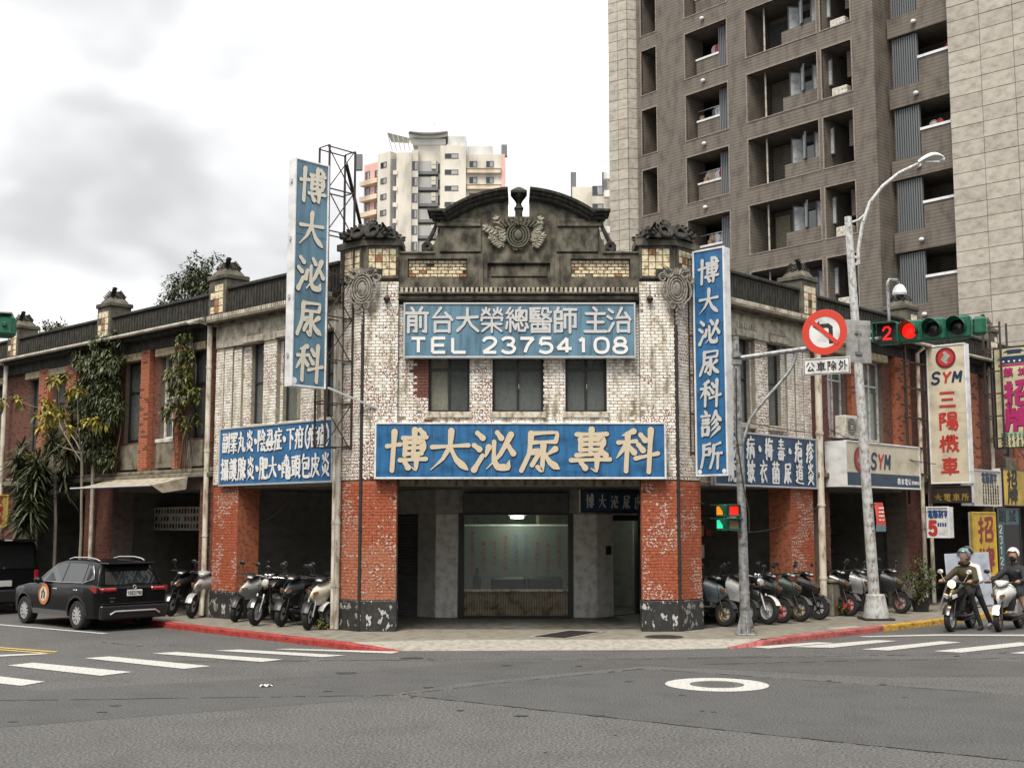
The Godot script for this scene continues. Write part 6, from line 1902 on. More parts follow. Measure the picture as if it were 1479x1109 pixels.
func make_tower() -> void:
	var T := XF(V(9.1, 0, -38.8), deg_to_rad(-49.0))
	var b := thing("apartment_tower", "tall brown-tiled apartment tower with deep balconies and pale stone edges behind the clinic", "building", T)
	var holes := []
	var tops := []
	for k in 8:
		tops.append(35.45 - 3.45 * k)
	for t in tops:
		holes.append([-2.75, -1.65, t - 2.55, t])
		holes.append([0.47, 3.32, t - 2.5, t])
		holes.append([4.59, 8.84, t - 2.5, t])
		holes.append([9.12, 10.78, t - 2.5, t])
	var m := MB.new()
	wall_boxes(m, -3.1, 12.0, 6.0, 37.0, -1.5, 0.0, holes)
	m.box(V(-3.1, 0, -1.5), V(12.0, 6.0, 0.0))
	obj("front_wall", m, "tower_tile", b)
	m = MB.new()
	m.box(V(-3.1, 0, -14), V(15.6, 37.0, -3.2))
	m.box(V(12.0, 0, -3.2), V(12.12, 37.0, -1.5))
	obj("body", m, "tower_tile", b)
	m = MB.new()
	for t in tops:
		m.box(V(-3.05, t - 2.65, -3.3), V(12.0, t - 2.56, -1.45))
		m.box(V(-3.05, t + 0.05, -3.3), V(12.0, t + 0.12, -1.45))
	for x in [-3.05, -1.5, 3.4, 4.4, 8.95, 10.9]:
		m.box(V(x, 6.0, -3.3), V(x + 0.12, 37.0, -1.45))
	obj("floor_slabs", m, "tower_tile", b)
	for h in holes:     # pale edging round every opening
		m = MB.new()
		wall_boxes(m, h[0] - 0.07, h[1] + 0.07, h[2] - 0.05, h[3] + 0.07, -0.1, 0.03, [[h[0], h[1], h[2], h[3]]])
		obj("edging", m, "tower_edge", b)
	# right balconies, set back
	for t in tops:
		var y: float = t - 0.15
		m = MB.new()
		m.box(V(12.121, y, -3.2), V(15.55, y + 0.95, -1.0))
		obj("balcony_beam", m, "tower_tile", b)
		obj("balcony_wall", b1(V(13.62, y - 2.5, -1.25), V(15.55, y - 1.35, -1.1)), "tower_tile", b)
		obj("coping", b1(V(13.6, y - 1.349, -1.3), V(15.55, y - 1.22, -1.04), 0.01), "white_metal", b)
		louvre(b, 12.25, 13.55, y - 2.5, y - 0.06, -1.15, 11)
		wall_lamp(b, V(13.55, y + 0.42, -1.0))
		# first balcony
		louvre(b, 2.38, 3.31, t - 2.49, t - 0.06, -0.45, 8)
		obj("balcony_wall", b1(V(0.75, t - 2.49, -0.75), V(2.37, t - 1.45, -0.6)), "tower_tile", b)
		obj("coping", b1(V(0.72, t - 1.449, -0.8), V(2.37, t - 1.33, -0.55), 0.01), "white_metal", b)
		wall_lamp(b, V(1.75, t + 0.5, 0.0))
		# wide opening with a standing pipe, a low wall and casements
		m = MB.new()
		m.tube([V(5.38, t - 2.5, -0.5), V(5.38, t, -0.5)], 0.05)
		obj("pipe", m, "pipe_grey", b)
		obj("low_wall", b1(V(6.62, t - 2.49, -0.7), V(8.83, t - 1.72, -0.25)), "tower_tile", b)
		obj("inner_wall", b1(V(4.6, t - 2.49, -2.2), V(6.6, t - 0.01, -2.05)), "tower_tile", b)
		for c in [[6.85, 0.9], [7.55, -0.75], [8.2, 0.8], [8.72, 0.2]]:
			var w := part_node("casement", b, XF(V(c[0], t - 1.7, -0.5), c[1]))
			m = MB.new()
			wall_boxes(m, 0.0, 0.62, 0.0, 1.35, -0.03, 0.03, [[0.06, 0.56, 0.06, 1.29]])
			obj("frame", m, "tower_frame", w)
			obj("pane", b1(V(0.05, 0.05, -0.008), V(0.57, 1.3, 0.008)), "tower_glass", w)
		obj("inner_wall", b1(V(6.62, t - 2.49, -1.7), V(8.83, t - 0.01, -1.6)), "tower_tile", b)
		far_window(b, 6.9, 8.6, t - 1.7, t - 0.3, -1.6)
		obj("inner_wall", b1(V(9.95, t - 1.4, -1.0), V(10.77, t - 0.1, -0.9)), "tower_tile", b)
		var odd := int(t * 7.0) % 5
		if odd != 1:
			obj("cooling_unit", b1(V(9.3, t - 2.49, -0.9), V(10.15, t - 1.9, -0.5), 0.03), "ac_white", b)
		if odd > 1:
			obj("curtain", b1(V(4.7, t - 2.3, -2.02), V(5.2 + 0.2 * odd, t - 0.3, -2.0)), ["curtain_beige", "curtain_pale", "curtain_dark"][odd - 2], b)
		if odd < 3:
			obj("storage_box", b1(V(0.9 + 0.2 * odd, t - 1.32, -0.75), V(1.15 + 0.2 * odd, t - 1.1, -0.6), 0.01), "goods_tan", b)
			obj("drying_pole", b1(V(0.5, t - 0.7, -0.97), V(2.37, t - 0.67, -0.94)), "alu", b)
	# stone edges
	stone_panels(b, 0, 0, 0, 0, 1, 1, 0, 1)
	var l := part_node("stone_edge", b, Transform3D(Basis(Vector3.UP, deg_to_rad(16.0)), V(-3.5, 0, 0.35)))
	obj("core", b1(V(-1.22, 0, -3.0), V(0, 37, -0.002)), "stone_joint", l)
	stone_panels(l, -1.22, 8.0, 2, 50, 0.61, 0.58, 0.0, 3)
	l = part_node("stone_edge", b, Transform3D(Basis(Vector3.UP, deg_to_rad(62.0)), V(-3.5, 0, 0.35)))
	stone_panels(l, 0.0, 8.0, 1, 50, 0.56, 0.58, 0.0, 4)
	l = part_node("stone_face", b, Transform3D(Basis(Vector3.UP, deg_to_rad(5.6)), V(15.5, 0, -0.4)))
	obj("core", b1(V(0, 0, -6.0), V(9.0, 37, -0.002)), "stone_joint", l)
	stone_panels(l, 0.0, 7.0, 4, 32, 1.45, 0.70, 0.0, 5)
	# washing on the balconies
	var rng := RandomNumberGenerator.new()
	rng.seed = 3
	var k := 0
	for g in [[1, 1.75, "pale"], [1, 2.0, "red"], [1, 2.22, "white"], [2, 1.7, "blue"], [2, 1.95, "white"], [2, 2.2, "pale"], [3, 1.2, "pale"], [3, 1.5, "beige"], [3, 1.85, "white"], [3, 2.15, "red"], [4, 1.3, "beige"], [4, 1.65, "white"], [4, 2.1, "pale"]]:
		garment(T * XF(V(g[1], tops[g[0] + 1] - 0.75, -0.95), rng.randf_range(-0.3, 0.3)), g[2], ["top", "second", "third", "fourth"][g[0] - 1], "left")
		k += 1
	for g in [[3, 14.9, "red"], [4, 14.0, "pale"], [4, 14.3, "red"], [4, 15.0, "white"], [4, 15.25, "blue"]]:
		garment(T * XF(V(g[1], tops[g[0]] - 1.0, -1.6), rng.randf_range(-0.3, 0.3)), g[2], "upper" if g[0] == 3 else "lower", "right")

func garment(t: Transform3D, color: String, row: String, side: String) -> void:
	var m := MB.new()
	var rows := []
	for i in 7:
		var u := i / 6.0
		var w := (0.10 + 0.10 * smoothstep(0.0, 0.25, u)) * (1.0 + 0.15 * sin(u * 5.0))
		var r := []
		for k in 7:
			var a := k / 6.0 * 2.0 - 1.0
			r.append(V(a * w, -u * 0.62, 0.03 * sin(a * 5.0 + u * 3.0)))
		rows.append(r)
	m.grid(rows, 1.0)
	var o := thing("hanging_garment", "%s garment drying on the %s visible %s-hand balcony of the tower" % [color, row, side], "laundry", t, "washing on the tower balconies")
	obj("cloth", m, "cloth_" + color, o)
	m = MB.new()
	m.tube([V(-0.12, -0.01, 0), V(0, 0.04, 0), V(0.12, -0.01, 0)], 0.012, 0.012, 5)
	obj("hanger", m, "alu", o)

func louvre(b: Node, x0: float, x1: float, y0: float, y1: float, z: float, n: int) -> void:
	var m := MB.new()
	m.box(V(x0, y0, z - 0.12), V(x1, y1, z - 0.10))
	obj("screen_back", m, "tower_frame", b)
	var w := (x1 - x0) / n
	for i in n:
		obj("louvre", b1(V(x0 + i * w + w * 0.25, y0, z - 0.10), V(x0 + (i + 1) * w - w * 0.2, y1, z)), "louvre_grey", b)

func wall_lamp(b: Node, at: Vector3) -> void:
	var m := MB.new()
	m.ball(at + V(0, 0, 0.1), V(0.13, 0.10, 0.11), 12, 8)
	obj("vent_cap", m, "white_metal", b)

# ---------------------------------------------------------------- the far cream building and its neighbour
func far_window(b: Node, x0: float, x1: float, y0: float, y1: float, z: float, t := Transform3D()) -> void:
	var w := part_node("window", b, t)
	var m := MB.new()
	wall_boxes(m, x0, x1, y0, y1, z, z + 0.08, [[x0 + 0.12, x1 - 0.12, y0 + 0.12, y1 - 0.12]])
	obj("frame", m, "tower_frame", w)
	obj("pane", b1(V(x0 + 0.12, y0 + 0.12, z), V((x0 + x1) / 2 - 0.02, y1 - 0.12, z + 0.04)), "glass_dark", w)
	obj("pane", b1(V((x0 + x1) / 2 + 0.02, y0 + 0.12, z), V(x1 - 0.12, y1 - 0.12, z + 0.05)), "far_pane", w)

func make_far_buildings() -> void:
	var Z := -194.8
	var b := thing("far_building", "cream and pink apartment block far behind, above the left of the pediment", "building", XF(V(-10, 0, Z)))
	var blk := func(x0, x1, y1, z0, z1, mt, called): obj(called, b1(V(x0, 0, z0), V(x1, y1, z1)), mt, b)
	# y of the roofs and floor lines in metres at this distance; floors are 3 m apart
	blk.call(1.5, 8.0, 70.2, -14, 0.0, "far_cream", "wing")
	blk.call(8.0, 8.7, 70.2, -14, 0.2, "far_pink", "wing")
	blk.call(-3.2, 1.5, 71.4, -14, 1.6, "far_cream", "wing")
	blk.call(-7.6, -3.2, 72.6, -14, -1.4, "far_cream", "wing")
	blk.call(-8.6, -7.4, 71.0, -14, 0.3, "far_cream", "wing")
	blk.call(-11.4, -8.6, 70.4, -14, 0.6, "far_cream", "wing")
	blk.call(-12.7, -11.4, 69.6, -14, -0.8, "far_slate", "wing")
	for f in 7:
		var y := 69.0 - f * 3.05
		far_window(b, -2.4, 0.1, y - 0.1, y + 0.85, 1.6)
		far_window(b, 2.1, 3.55, y - 1.3, y - 0.1, 0.0)
		far_window(b, 5.2, 6.6, y - 1.3, y - 0.1, 0.0)
		obj("balcony", b1(V(1.6, y - 2.5, 0.0), V(7.9, y - 1.7, 0.7)), "far_peach", b)
		obj("eave", b1(V(1.5, y - 1.69, 0.0), V(8.0, y - 1.6, 0.85)), "far_cream", b)
		far_window(b, -8.5, -7.5, y - 1.9, y - 0.2, 0.3)
		far_window(b, -3.75, -3.25, y - 1.9, y - 0.2, -1.4)
		obj("balcony_grille", b1(V(-7.35, y - 1.9, -1.4), V(-3.8, y + 0.1, -0.5)), "far_grille", b)
		obj("balcony_slab", b1(V(-7.4, y - 2.5, -1.4), V(-3.75, y - 1.95, -0.2)), "far_slate", b)
		obj("cooling_unit", b1(V(-4.95, y - 1.5, -0.5), V(-4.15, y - 0.75, -0.1)), "ac_white", b)
		obj("cooling_unit", b1(V(-4.95, y - 0.65, -0.5), V(-4.15, y + 0.05, -0.1)), "ac_white", b)
		obj("ledge", b1(V(-12.0, y - 2.9, -0.2), V(-11.2, y - 2.1, 0.9)), "far_cream", b)
	# left wings turn away
	var t := XF(V(-12.7, 0, -0.6), deg_to_rad(-40))
	obj("wing", b1(V(-3.3, 0, -8), V(0, 71.0, 0.0)), "far_cream", b, t)
	obj("wing", b1(V(-8.0, 0, -8), V(-3.3, 70.0, -0.9)), "far_pink", b, t)
	for f in 7:
		var y := 68.2 - f * 3.05
		far_window(b, -2.5, -0.9, y - 0.1, y + 1.0, 0.0, t)
		far_window(b, -5.0, -4.0, y - 1.2, y + 0.2, -0.9, t)
		far_window(b, -7.6, -6.4, y - 1.8, y + 0.4, -0.9, t)
		obj("balcony", b1(V(-8.2, y - 2.5, -0.9), V(-3.5, y - 1.6, 0.1)), "far_peach", b, t)
	var roof := MB.new()
	var rows := []
	for i in 9:
		var u := i / 8.0 * 2.0 - 1.0
		rows.append([V(-5.6 + u * 3.7, 73.6 + 0.5 * u * u, -6), V(-5.6 + u * 3.7, 73.6 + 0.5 * u * u, 0.3), V(-5.6 + u * 3.4, 75.4 + 0.1 * u, -0.6), V(-5.6 + u * 3.4, 75.4 + 0.1 * u, -6)])
	roof.grid(rows, 1.0)
	roof.box(V(-8.6, 72.4, -6), V(-2.4, 73.55, -1.2))
	roof.box(V(-2.0, 71.4, -6), V(1.4, 74.0, -1.0))
	roof.box(V(1.6, 70.2, -8), V(6.4, 72.4, -2.0))
	obj("roof", roof, "far_grey_pale", b)
	var wing := MB.new()
	for i in 5:
		wing.bar(V(-12.3 + i * 0.8, 71.0, -0.5), V(-13.2 + i * 0.95, 74.2 - i * 0.25, 0.3), 0.12)
	wing.quad(V(-13.3, 74.3, 0.3), V(-9.0, 73.2, 0.3), V(-9.2, 72.8, -1.5), V(-12.6, 73.0, -1.5), V(0, 1, 0.3))
	obj("roof_canopy", wing, "far_grey_pale", b)
	for c in [[8.0, 1.1, 70.2, 2.2], [-19.2, 1.2, 67.6, 3.0]]:
		var m := MB.new()
		m.box(V(c[0], c[2], -2), V(c[0] + c[1], c[2] + c[3], -1.0))
		obj("chimney", m, "far_slate", b)
	var an := MB.new()
	an.bar(V(-4.6, 75.4, -3), V(-4.6, 77.3, -3), 0.06)
	an.bar(V(-5.2, 77.0, -3), V(-4.0, 77.0, -3), 0.05)
	obj("aerial", an, "tower_frame", b)
	b = thing("far_building", "low white terraced building far off between the pediment and the brown tower", "building", XF(V(10, 0, -170)))
	for g in [[2.5, 9.0, 56.2, 0.0], [0.0, 3.5, 57.6, -2.0], [6.2, 9.2, 59.6, 1.0]]:
		obj("block", b1(V(g[0], 0, g[3] - 10), V(g[1], g[2], g[3])), "far_cream", b)
	for f in 4:
		obj("terrace", b1(V(5.0, 48.8 + f * 3.0, 1.0), V(9.2, 49.9 + f * 3.0, 2.2)), "far_white", b)
		far_window(b, 6.4, 9.0, 47.0 + f * 3.0, 48.7 + f * 3.0, 1.0)
		far_window(b, 3.2, 5.0, 46.6 + f * 3.0, 48.2 + f * 3.0, 0.0)
	var g := MB.new()
	g.bar(V(5.6, 59.0, 1.4), V(8.6, 61.0, 1.4), 0.15)
	g.bar(V(8.6, 61.0, 1.4), V(9.3, 60.8, 1.4), 0.15)
	g.bar(V(5.8, 57.2, 1.4), V(5.8, 59.0, 1.4), 0.12)
	g.bar(V(8.0, 57.2, 1.4), V(8.0, 60.5, 1.4), 0.12)
	obj("pergola", g, "far_white", b)
	for x in [-0.2, 5.0]:
		obj("chimney", b1(V(x, 56, -3), V(x + 0.9, 60.2, -2.2)), "far_slate", b)

# ---------------------------------------------------------------- the other corners of the crossing, behind and beside the camera
func make_opposite_corners() -> void:
	for g in [[LEFT, -40.0, 10.0, 19.0, 12.0, "left"], [RIGHT, -10.0, 40.0, 19.0, 12.0, "right"], [XF(V(0, 0, 44), PI), -16.0, 16.0, 0.0, 15.0, "far"]]:
		var t: Transform3D = g[0] if g[5] == "far" else (g[0] as Transform3D) * XF(V(0, 0, g[3]), PI)
		var x0: float = g[1] if g[5] == "far" else -g[2]
		var x1: float = g[2] if g[5] == "far" else -g[1]
		var b := thing("opposite_building", "plain grey-brown building across the %s side of the crossing, outside the picture" % g[5], "building", t)
		var holes := []
		var n := int((x1 - x0) / 4.0)
		for f in int(g[4] / 3.4):
			for i in n:
				holes.append([x0 + 1.0 + i * 4.0, x0 + 3.2 + i * 4.0, f * 3.4 + (0.3 if f == 0 else 1.0), f * 3.4 + 2.7])
		var m := MB.new()
		wall_boxes(m, x0, x1, ROAD, g[4], -0.4, 0.0, holes)
		obj("wall", m, "opposite_wall", b)
		obj("body", b1(V(x0, ROAD, -12.0), V(x1, g[4] - 0.2, -0.6)), "interior_dark", b)
		for h in holes:
			obj("window", b1(V(h[0], h[2], -0.3), V(h[1], h[3], -0.25)), "glass_dark", b)

# ---------------------------------------------------------------- street furniture
func ring_text(parent: Node, text: String, at: Vector3, dy: float, size: float, mat: String, weight: float, style := "round", wide := 1.0, edge := "") -> void:
	for i in text.length():
		word(parent, text[i], at - V(0, dy * i, 0), size, mat, edge, weight, style, wide)

func annulus(r0: float, r1: float, z: float, sides := 40) -> MB:
	var m := MB.new()
	m.lathe([[r0, z - 0.01], [r0, z], [r1, z], [r1, z - 0.01]], Transform3D(Basis(Vector3.RIGHT, PI / 2), Vector3.ZERO), sides)
	return m

func lens(parent: Node, called: String, at: Vector3, r: float, mat: String, visor := 0.2) -> void:
	var m := MB.new()
	m.ball(at, V(r, r, r * 0.35), 16, 8)
	obj(called, m, mat, parent)
	m = MB.new()
	for lay in [r * 1.12, r * 1.05]:
		var rows := []
		for i in 15:
			var a := lerpf(-0.55, PI + 0.55, i / 14.0)
			var d := V(cos(a) * lay, sin(a) * lay, 0)
			rows.append([at + d, at + d + V(0, 0, visor * (0.55 + 0.45 * sin(clampf(a, 0.0, PI))))])
		m.grid(rows, 1.0)
	obj("visor", m, "signal_green_both", parent)

func make_furniture() -> void:
	# signal pole with its long arm
	var p := thing("signal_pole", "grey galvanised signal pole with a long arm at the corner pavement", "pole", XF(V(4.62, 0, 0.75)))
	var m := MB.new()
	m.tube([V(0, 0, 0), V(-0.03, 2.9, 0), V(-0.08, 5.95, 0)], 0.105, 0.065, 14)
	obj("post", m, "galvanised", p)
	m = MB.new()
	m.cbox(V(-0.19, 0.0, -0.19), V(0.19, 0.03, 0.19), 0.008)
	for k in 4:
		var a := k * PI / 2
		m.prism(pv([0.09, 0.03, 0.19, 0.03, 0.095, 0.42]), -0.008, 0.008, Transform3D(Basis(Vector3.UP, a), Vector3.ZERO))
		m.lathe([[0.0, 0.075], [0.028, 0.07], [0.03, 0.03]], XF(V(cos(a + 0.78) * 0.22, 0, sin(a + 0.78) * 0.22)), 6)
	obj("foot", m, "galvanised", p)
	m = MB.new()
	var a0 := V(-0.07, 5.5, 0)
	var a1 := V(4.75, 6.16, 0.30)
	m.tube([a0, a1], 0.055, 0.04, 12)
	obj("arm", m, "galvanised", p)
	m = MB.new()
	var br := []
	for i in 11:
		var u := i / 10.0
		br.append(V(0.0 + 1.1 * sin(u * PI / 2) * 1.0, 3.75 + 1.82 * pow(u, 0.55), 0.02 + 0.12 * u))
	m.tube(br, 0.035, 0.035, 10)
	obj("brace", m, "galvanised", p)
	for y in [5.42, 5.56, 3.8]:
		m = MB.new()
		m.tube([V(-0.07, y - 0.04, 0), V(-0.07, y + 0.04, 0)], 0.10, 0.10, 12)
		obj("clamp", m, "galvanised", p)
	m = MB.new()
	m.tube([V(-0.1, 5.3, 0.09), V(-0.12, 3.9, 0.10), V(0.0, 2.9, 0.12), V(0.1, 2.4, 0.1), V(0.09, 2.0, 0.1)], 0.013, 0.013, 6)
	obj("cable", m, "pipe_black", p)
	# no left turn
	var s := thing("no_left_turn_sign", "round red-rimmed no left turn sign on the signal arm", "sign", XF(V(6.26, 5.99, 1.10), -0.56))
	m = MB.new()
	m.lathe([[0.0, -0.012], [0.455, -0.012], [0.46, 0.0], [0.0, 0.0]], Transform3D(Basis(Vector3.RIGHT, PI / 2), Vector3.ZERO), 40)
	obj("plate", m, "sign_white", s)
	obj("rim", annulus(0.315, 0.458, 0.006), "sign_red", s)
	m = MB.new()
	m.prism(pv([0.17, -0.24, 0.17, 0.10, 0.09, 0.17, -0.10, 0.17, -0.10, 0.235, -0.235, 0.125, -0.10, 0.02, -0.10, 0.085, 0.06, 0.085, 0.085, 0.06, 0.085, -0.24]), 0.0005, 0.004)
	obj("arrow", m, "letter_black", s)
	m = MB.new()
	m.bar(V(-0.27, 0.25, 0.008), V(0.27, -0.25, 0.008), 0.085, 0.012, Vector3.BACK)
	obj("slash", m, "sign_red", s)
	s = thing("exception_plate", "small white plate with four black characters under the no left turn sign", "sign", XF(V(6.27, 5.13, 1.14), -0.5))
	obj("plate", b1(V(-0.47, 0.0, -0.015), V(0.47, 0.34, 0.0), 0.006), "sign_white", s)
	m = MB.new()
	wall_boxes(m, -0.455, 0.455, 0.015, 0.325, 0.0, 0.003, [[-0.44, 0.44, 0.03, 0.31]])
	obj("border", m, "letter_black", s)
	line_of(s, "公車除外", -0.43, 0.43, 0.17, 0.19, "letter_black", "", 11.0, "brush", 1.0, 0.001)
	s = thing("blank_sign", "bare grey back of a square sign clamped to the signal arm", "sign", XF(V(6.95, 5.38, 1.05), 0.35))
	obj("plate", b1(V(-0.30, 0.0, -0.012), V(0.30, 0.86, 0.0), 0.006), "alu_dull", s)
	m = MB.new()
	m.box(V(-0.09, 0.16, 0.0), V(0.06, 0.22, 0.03))
	m.box(V(-0.02, 0.22, 0.0), V(0.02, 0.58, 0.025))
	m.box(V(-0.09, 0.58, 0.0), V(0.06, 0.64, 0.03))
	obj("bracket", m, "galvanised", s)
	# hanging traffic light
	s = thing("traffic_light", "green horizontal traffic light with a red countdown digit and lit red lamp", "traffic light", Transform3D(Basis(Vector3.UP, -0.62).scaled(V(0.93, 0.93, 0.93)), V(8.18, 5.98, 1.42)))
	for k in 4:
		obj("housing", b1(V(-1.06 + k * 0.5, -0.24, -0.16), V(-0.575 + k * 0.5, 0.24, 0.06), 0.04), "signal_green", s)
	obj("end_box", b1(V(0.945, -0.2, -0.2), V(1.22, 0.2, 0.0), 0.06), "signal_green", s)
	m = MB.new()
	m.box(V(-1.02, -0.2, 0.06), V(-0.61, 0.2, 0.066))
	obj("display", m, "letter_black", s)
	m = MB.new()
	glyph(m, "2", V(-0.81, 0.0, 0.067), 0.30, 14.0, "round", 0.005, 0.7)
	obj("digit", m, "glow_red", s)
	m = MB.new()
	m.box(V(-1.05, 0.2, 0.06), V(-0.6, 0.22, 0.3))
	m.box(V(-1.07, -0.2, 0.06), V(-1.05, 0.22, 0.28))
	obj("hood", m, "signal_green_both", s)
	lens(s, "lamp", V(-0.32, 0, 0.07), 0.165, "glow_red", 0.34)
	lens(s, "lamp", V(0.18, 0, 0.07), 0.165, "lens_dark", 0.34)
	lens(s, "lamp", V(0.68, 0, 0.07), 0.165, "lens_dark", 0.34)
	# pedestrian heads on the pole
	for k in 2:
		s = thing("pedestrian_signal", ["small green pedestrian signal with a lit orange lens, left on the pole", "small green pedestrian signal with a lit red lens against the pole"][k], "traffic light", Transform3D(Basis(Vector3.UP, [-1.0, -0.25][k]).scaled(V(0.8, 0.8, 0.8)), V([4.16, 4.41][k], 2.04, [0.78, 0.92][k])))
		for j in 2:
			obj("housing", b1(V(-0.15, j * 0.335, -0.12), V(0.15, j * 0.335 + 0.32, 0.02), 0.02), "signal_green", s)
			m = MB.new()
			m.cbox(V(-0.105, j * 0.335 + 0.06, 0.02), V(0.105, j * 0.335 + 0.27, 0.032), 0.006)
			obj("lamp", m, [["glow_green", "glow_orange"], ["lens_amber", "glow_red"]][k][j], s)
			m = MB.new()
			m.box(V(-0.15, j * 0.335 + 0.30, 0.02), V(0.15, j * 0.335 + 0.315, 0.2))
			m.prism(pv([0.02, 0.08, 0.2, 0.30, 0.02, 0.30]), 0.135, 0.15, Transform3D(Basis(V(0, 0, 1), V(0, 1, 0), V(-1, 0, 0)), V(0.30 if k else 0.30, j * 0.335, 0)))
			obj("hood", m, "signal_green_both", s)
		m = MB.new()
		m.bar(V(0, 0.33, -0.1), V(0.2 if k else 0.42, 0.33, -0.12), 0.05)
		obj("bracket", m, "galvanised", s)
	# street lamp
	p = thing("street_lamp", "white street lamp with a curved double arm on the right pavement", "street lamp", XF(V(8.32, 0, -3.03)))
	m = MB.new()
	m.lathe([[0.32, 0.02], [0.30, 0.05], [0.21, 0.55], [0.19, 0.58], [0.0, 0.585]], Transform3D(Basis(Vector3.UP, 0.4), Vector3.ZERO), 8)
	obj("base", m, "white_metal_worn", p)
	obj("base_slab", b1(V(-0.34, 0.0, -0.34), V(0.34, 0.05, 0.34), 0.01), "iron", p)
	m = MB.new()
	m.tube([V(-0.03, 0.58, 0), V(-0.35, 9.4, 0)], 0.13, 0.085, 14)
	obj("post", m, "white_metal_worn", p)
	m = MB.new()
	var q := []
	for k in [[-0.14, 8.25], [-0.13, 8.6], [-0.02, 9.2], [0.18, 9.75], [0.5, 10.15], [0.9, 10.47], [1.38, 10.70]]:
		q.append(V(k[0], k[1], 0))
	m.tube(q, 0.045, 0.04, 10)
	m.tube([V(-0.35, 9.25, 0), V(-0.1, 9.32, 0), V(0.1, 9.5, 0), V(0.18, 9.72, 0)], 0.03, 0.03, 8)
	m.bar(V(-0.32, 8.45, 0), V(-0.13, 8.42, 0), 0.06)
	m.bar(V(-0.32, 8.25, 0), V(-0.13, 8.27, 0), 0.06)
	obj("arm", m, "white_metal_worn", p)
	m = MB.new()
	var rows := []
	for i in 9:
		var u := i / 8.0
		var w := 0.05 + 0.14 * pow(sin(PI * clampf(u * 0.85 + 0.1, 0, 1)), 0.8)
		var r := []
		for k in 12:
			var a := TAU * k / 12
			r.append(V(1.34 + u * 0.62, 10.70 + 0.17 * sin(u * 2.2) + (sin(a) * w * 0.55 if sin(a) > 0 else sin(a) * w * 0.15), cos(a) * w))
		rows.append(r)
	m.grid(rows, 1.0, true)
	m.ball(V(1.95, 10.80, 0), V(0.06, 0.06, 0.07), 8, 6)
	obj("lamp_head", m, "white_metal", p)
	obj("lamp_glass", b1(V(1.5, 10.70, -0.1), V(1.85, 10.745, 0.1), 0.01), "lens_clear", p)
	s = thing("pole_banner", "narrow red and blue banner strapped to the street lamp", "banner", XF(V(8.32, 2.0, -2.84), 0.35))
	rows = []
	for i in 10:
		var u := i / 9.0
		rows.append([V(0.0, u * 0.66, 0.04 * sin(u * 4.0)), V(0.12, u * 0.66, 0.06 + 0.03 * sin(u * 5.0)), V(0.25, u * 0.66, 0.05 * sin(u * 3.0 + 1.0))])
	m = MB.new()
	m.grid(rows.slice(2), 1.0)
	obj("cloth", m, "banner_red", s)
	m = MB.new()
	m.grid(rows.slice(0, 3), 1.0)
	obj("hem", m, "banner_blue", s)
	for y in [0.02, 0.62]:
		m = MB.new()
		m.tube([V(-0.11, y, -0.2), V(0.0, y, -0.05), V(0.02, y, 0.0)], 0.012)
		obj("tie", m, "pipe_black", s)
	for k in 4:
		obj("print", b1(V(0.05, 0.25 + k * 0.09, 0.075), V(0.19, 0.28 + k * 0.09, 0.078)), "letter_white", s)
	# dome camera over the right parapet
	p = thing("dome_camera", "white dome security camera on a bent pipe above the right parapet", "camera", Transform3D(RIGHT.basis, RIGHT * V(9.1, 7.0, 0.28)))
	m = MB.new()
	m.tube([V(0, 0, 0), V(0, 1.5, 0), V(0.06, 1.58, 0.02), V(0.45, 1.62, 0.05), V(0.56, 1.5, 0.05)], 0.04, 0.035, 8)
	obj("bracket", m, "galvanised", p)
	m = MB.new()
	m.lathe([[0.03, 0.22], [0.09, 0.2], [0.16, 0.1], [0.19, -0.02], [0.17, -0.08]], XF(V(0.57, 1.30, 0.05)), 18)
	obj("housing", m, "white_metal", p)
	m = MB.new()
	m.ball(V(0.57, 1.22, 0.05), V(0.14, 0.14, 0.14), 14, 8)
	obj("dome", m, "glass_dark", p)
	# edge of the far-left signal and a litter scrap
	s = thing("traffic_light", "corner of a green signal box entering at the left edge", "traffic light", XF(V(-9.55, 5.6, 3.0), 0.3))
	obj("housing", b1(V(-0.9, 0.0, -0.2), V(0.36, 0.42, 0.15), 0.07), "signal_green", s)
	obj("latch", b1(V(0.14, 0.18, 0.15), V(0.22, 0.27, 0.2), 0.02), "signal_green", s)
	obj("lid", b1(V(-0.9, 0.42, -0.22), V(0.3, 0.46, 0.2), 0.015), "alu_dull", s)
	s = thing("litter_scrap", "crumpled white scrap of litter lying on the road", "litter", Transform3D(Basis(Vector3.UP, 0.3).scaled(V(0.75, 0.75, 0.75)), V(-3.5, ROAD + 0.006, 7.5)))
	m = MB.new()
	var row := []
	for i in 8:
		var r := []
		for k in 6:
			r.append(V(-0.12 + i * 0.034, 0.02 + 0.02 * sin(i * 1.7 + k * 2.3) + 0.012 * sin(i * 3.1 - k * 1.3), -0.05 + k * 0.02))
		row.append(r)
	m.grid(row, -1.0)
	obj("paper", m, "sign_white", s)
	m = MB.new()
	m.tube([V(0.08, 0.03, 0), V(0.13, 0.035, 0.005)], 0.022, 0.02, 10)
	obj("cap", m, "letter_black", s)

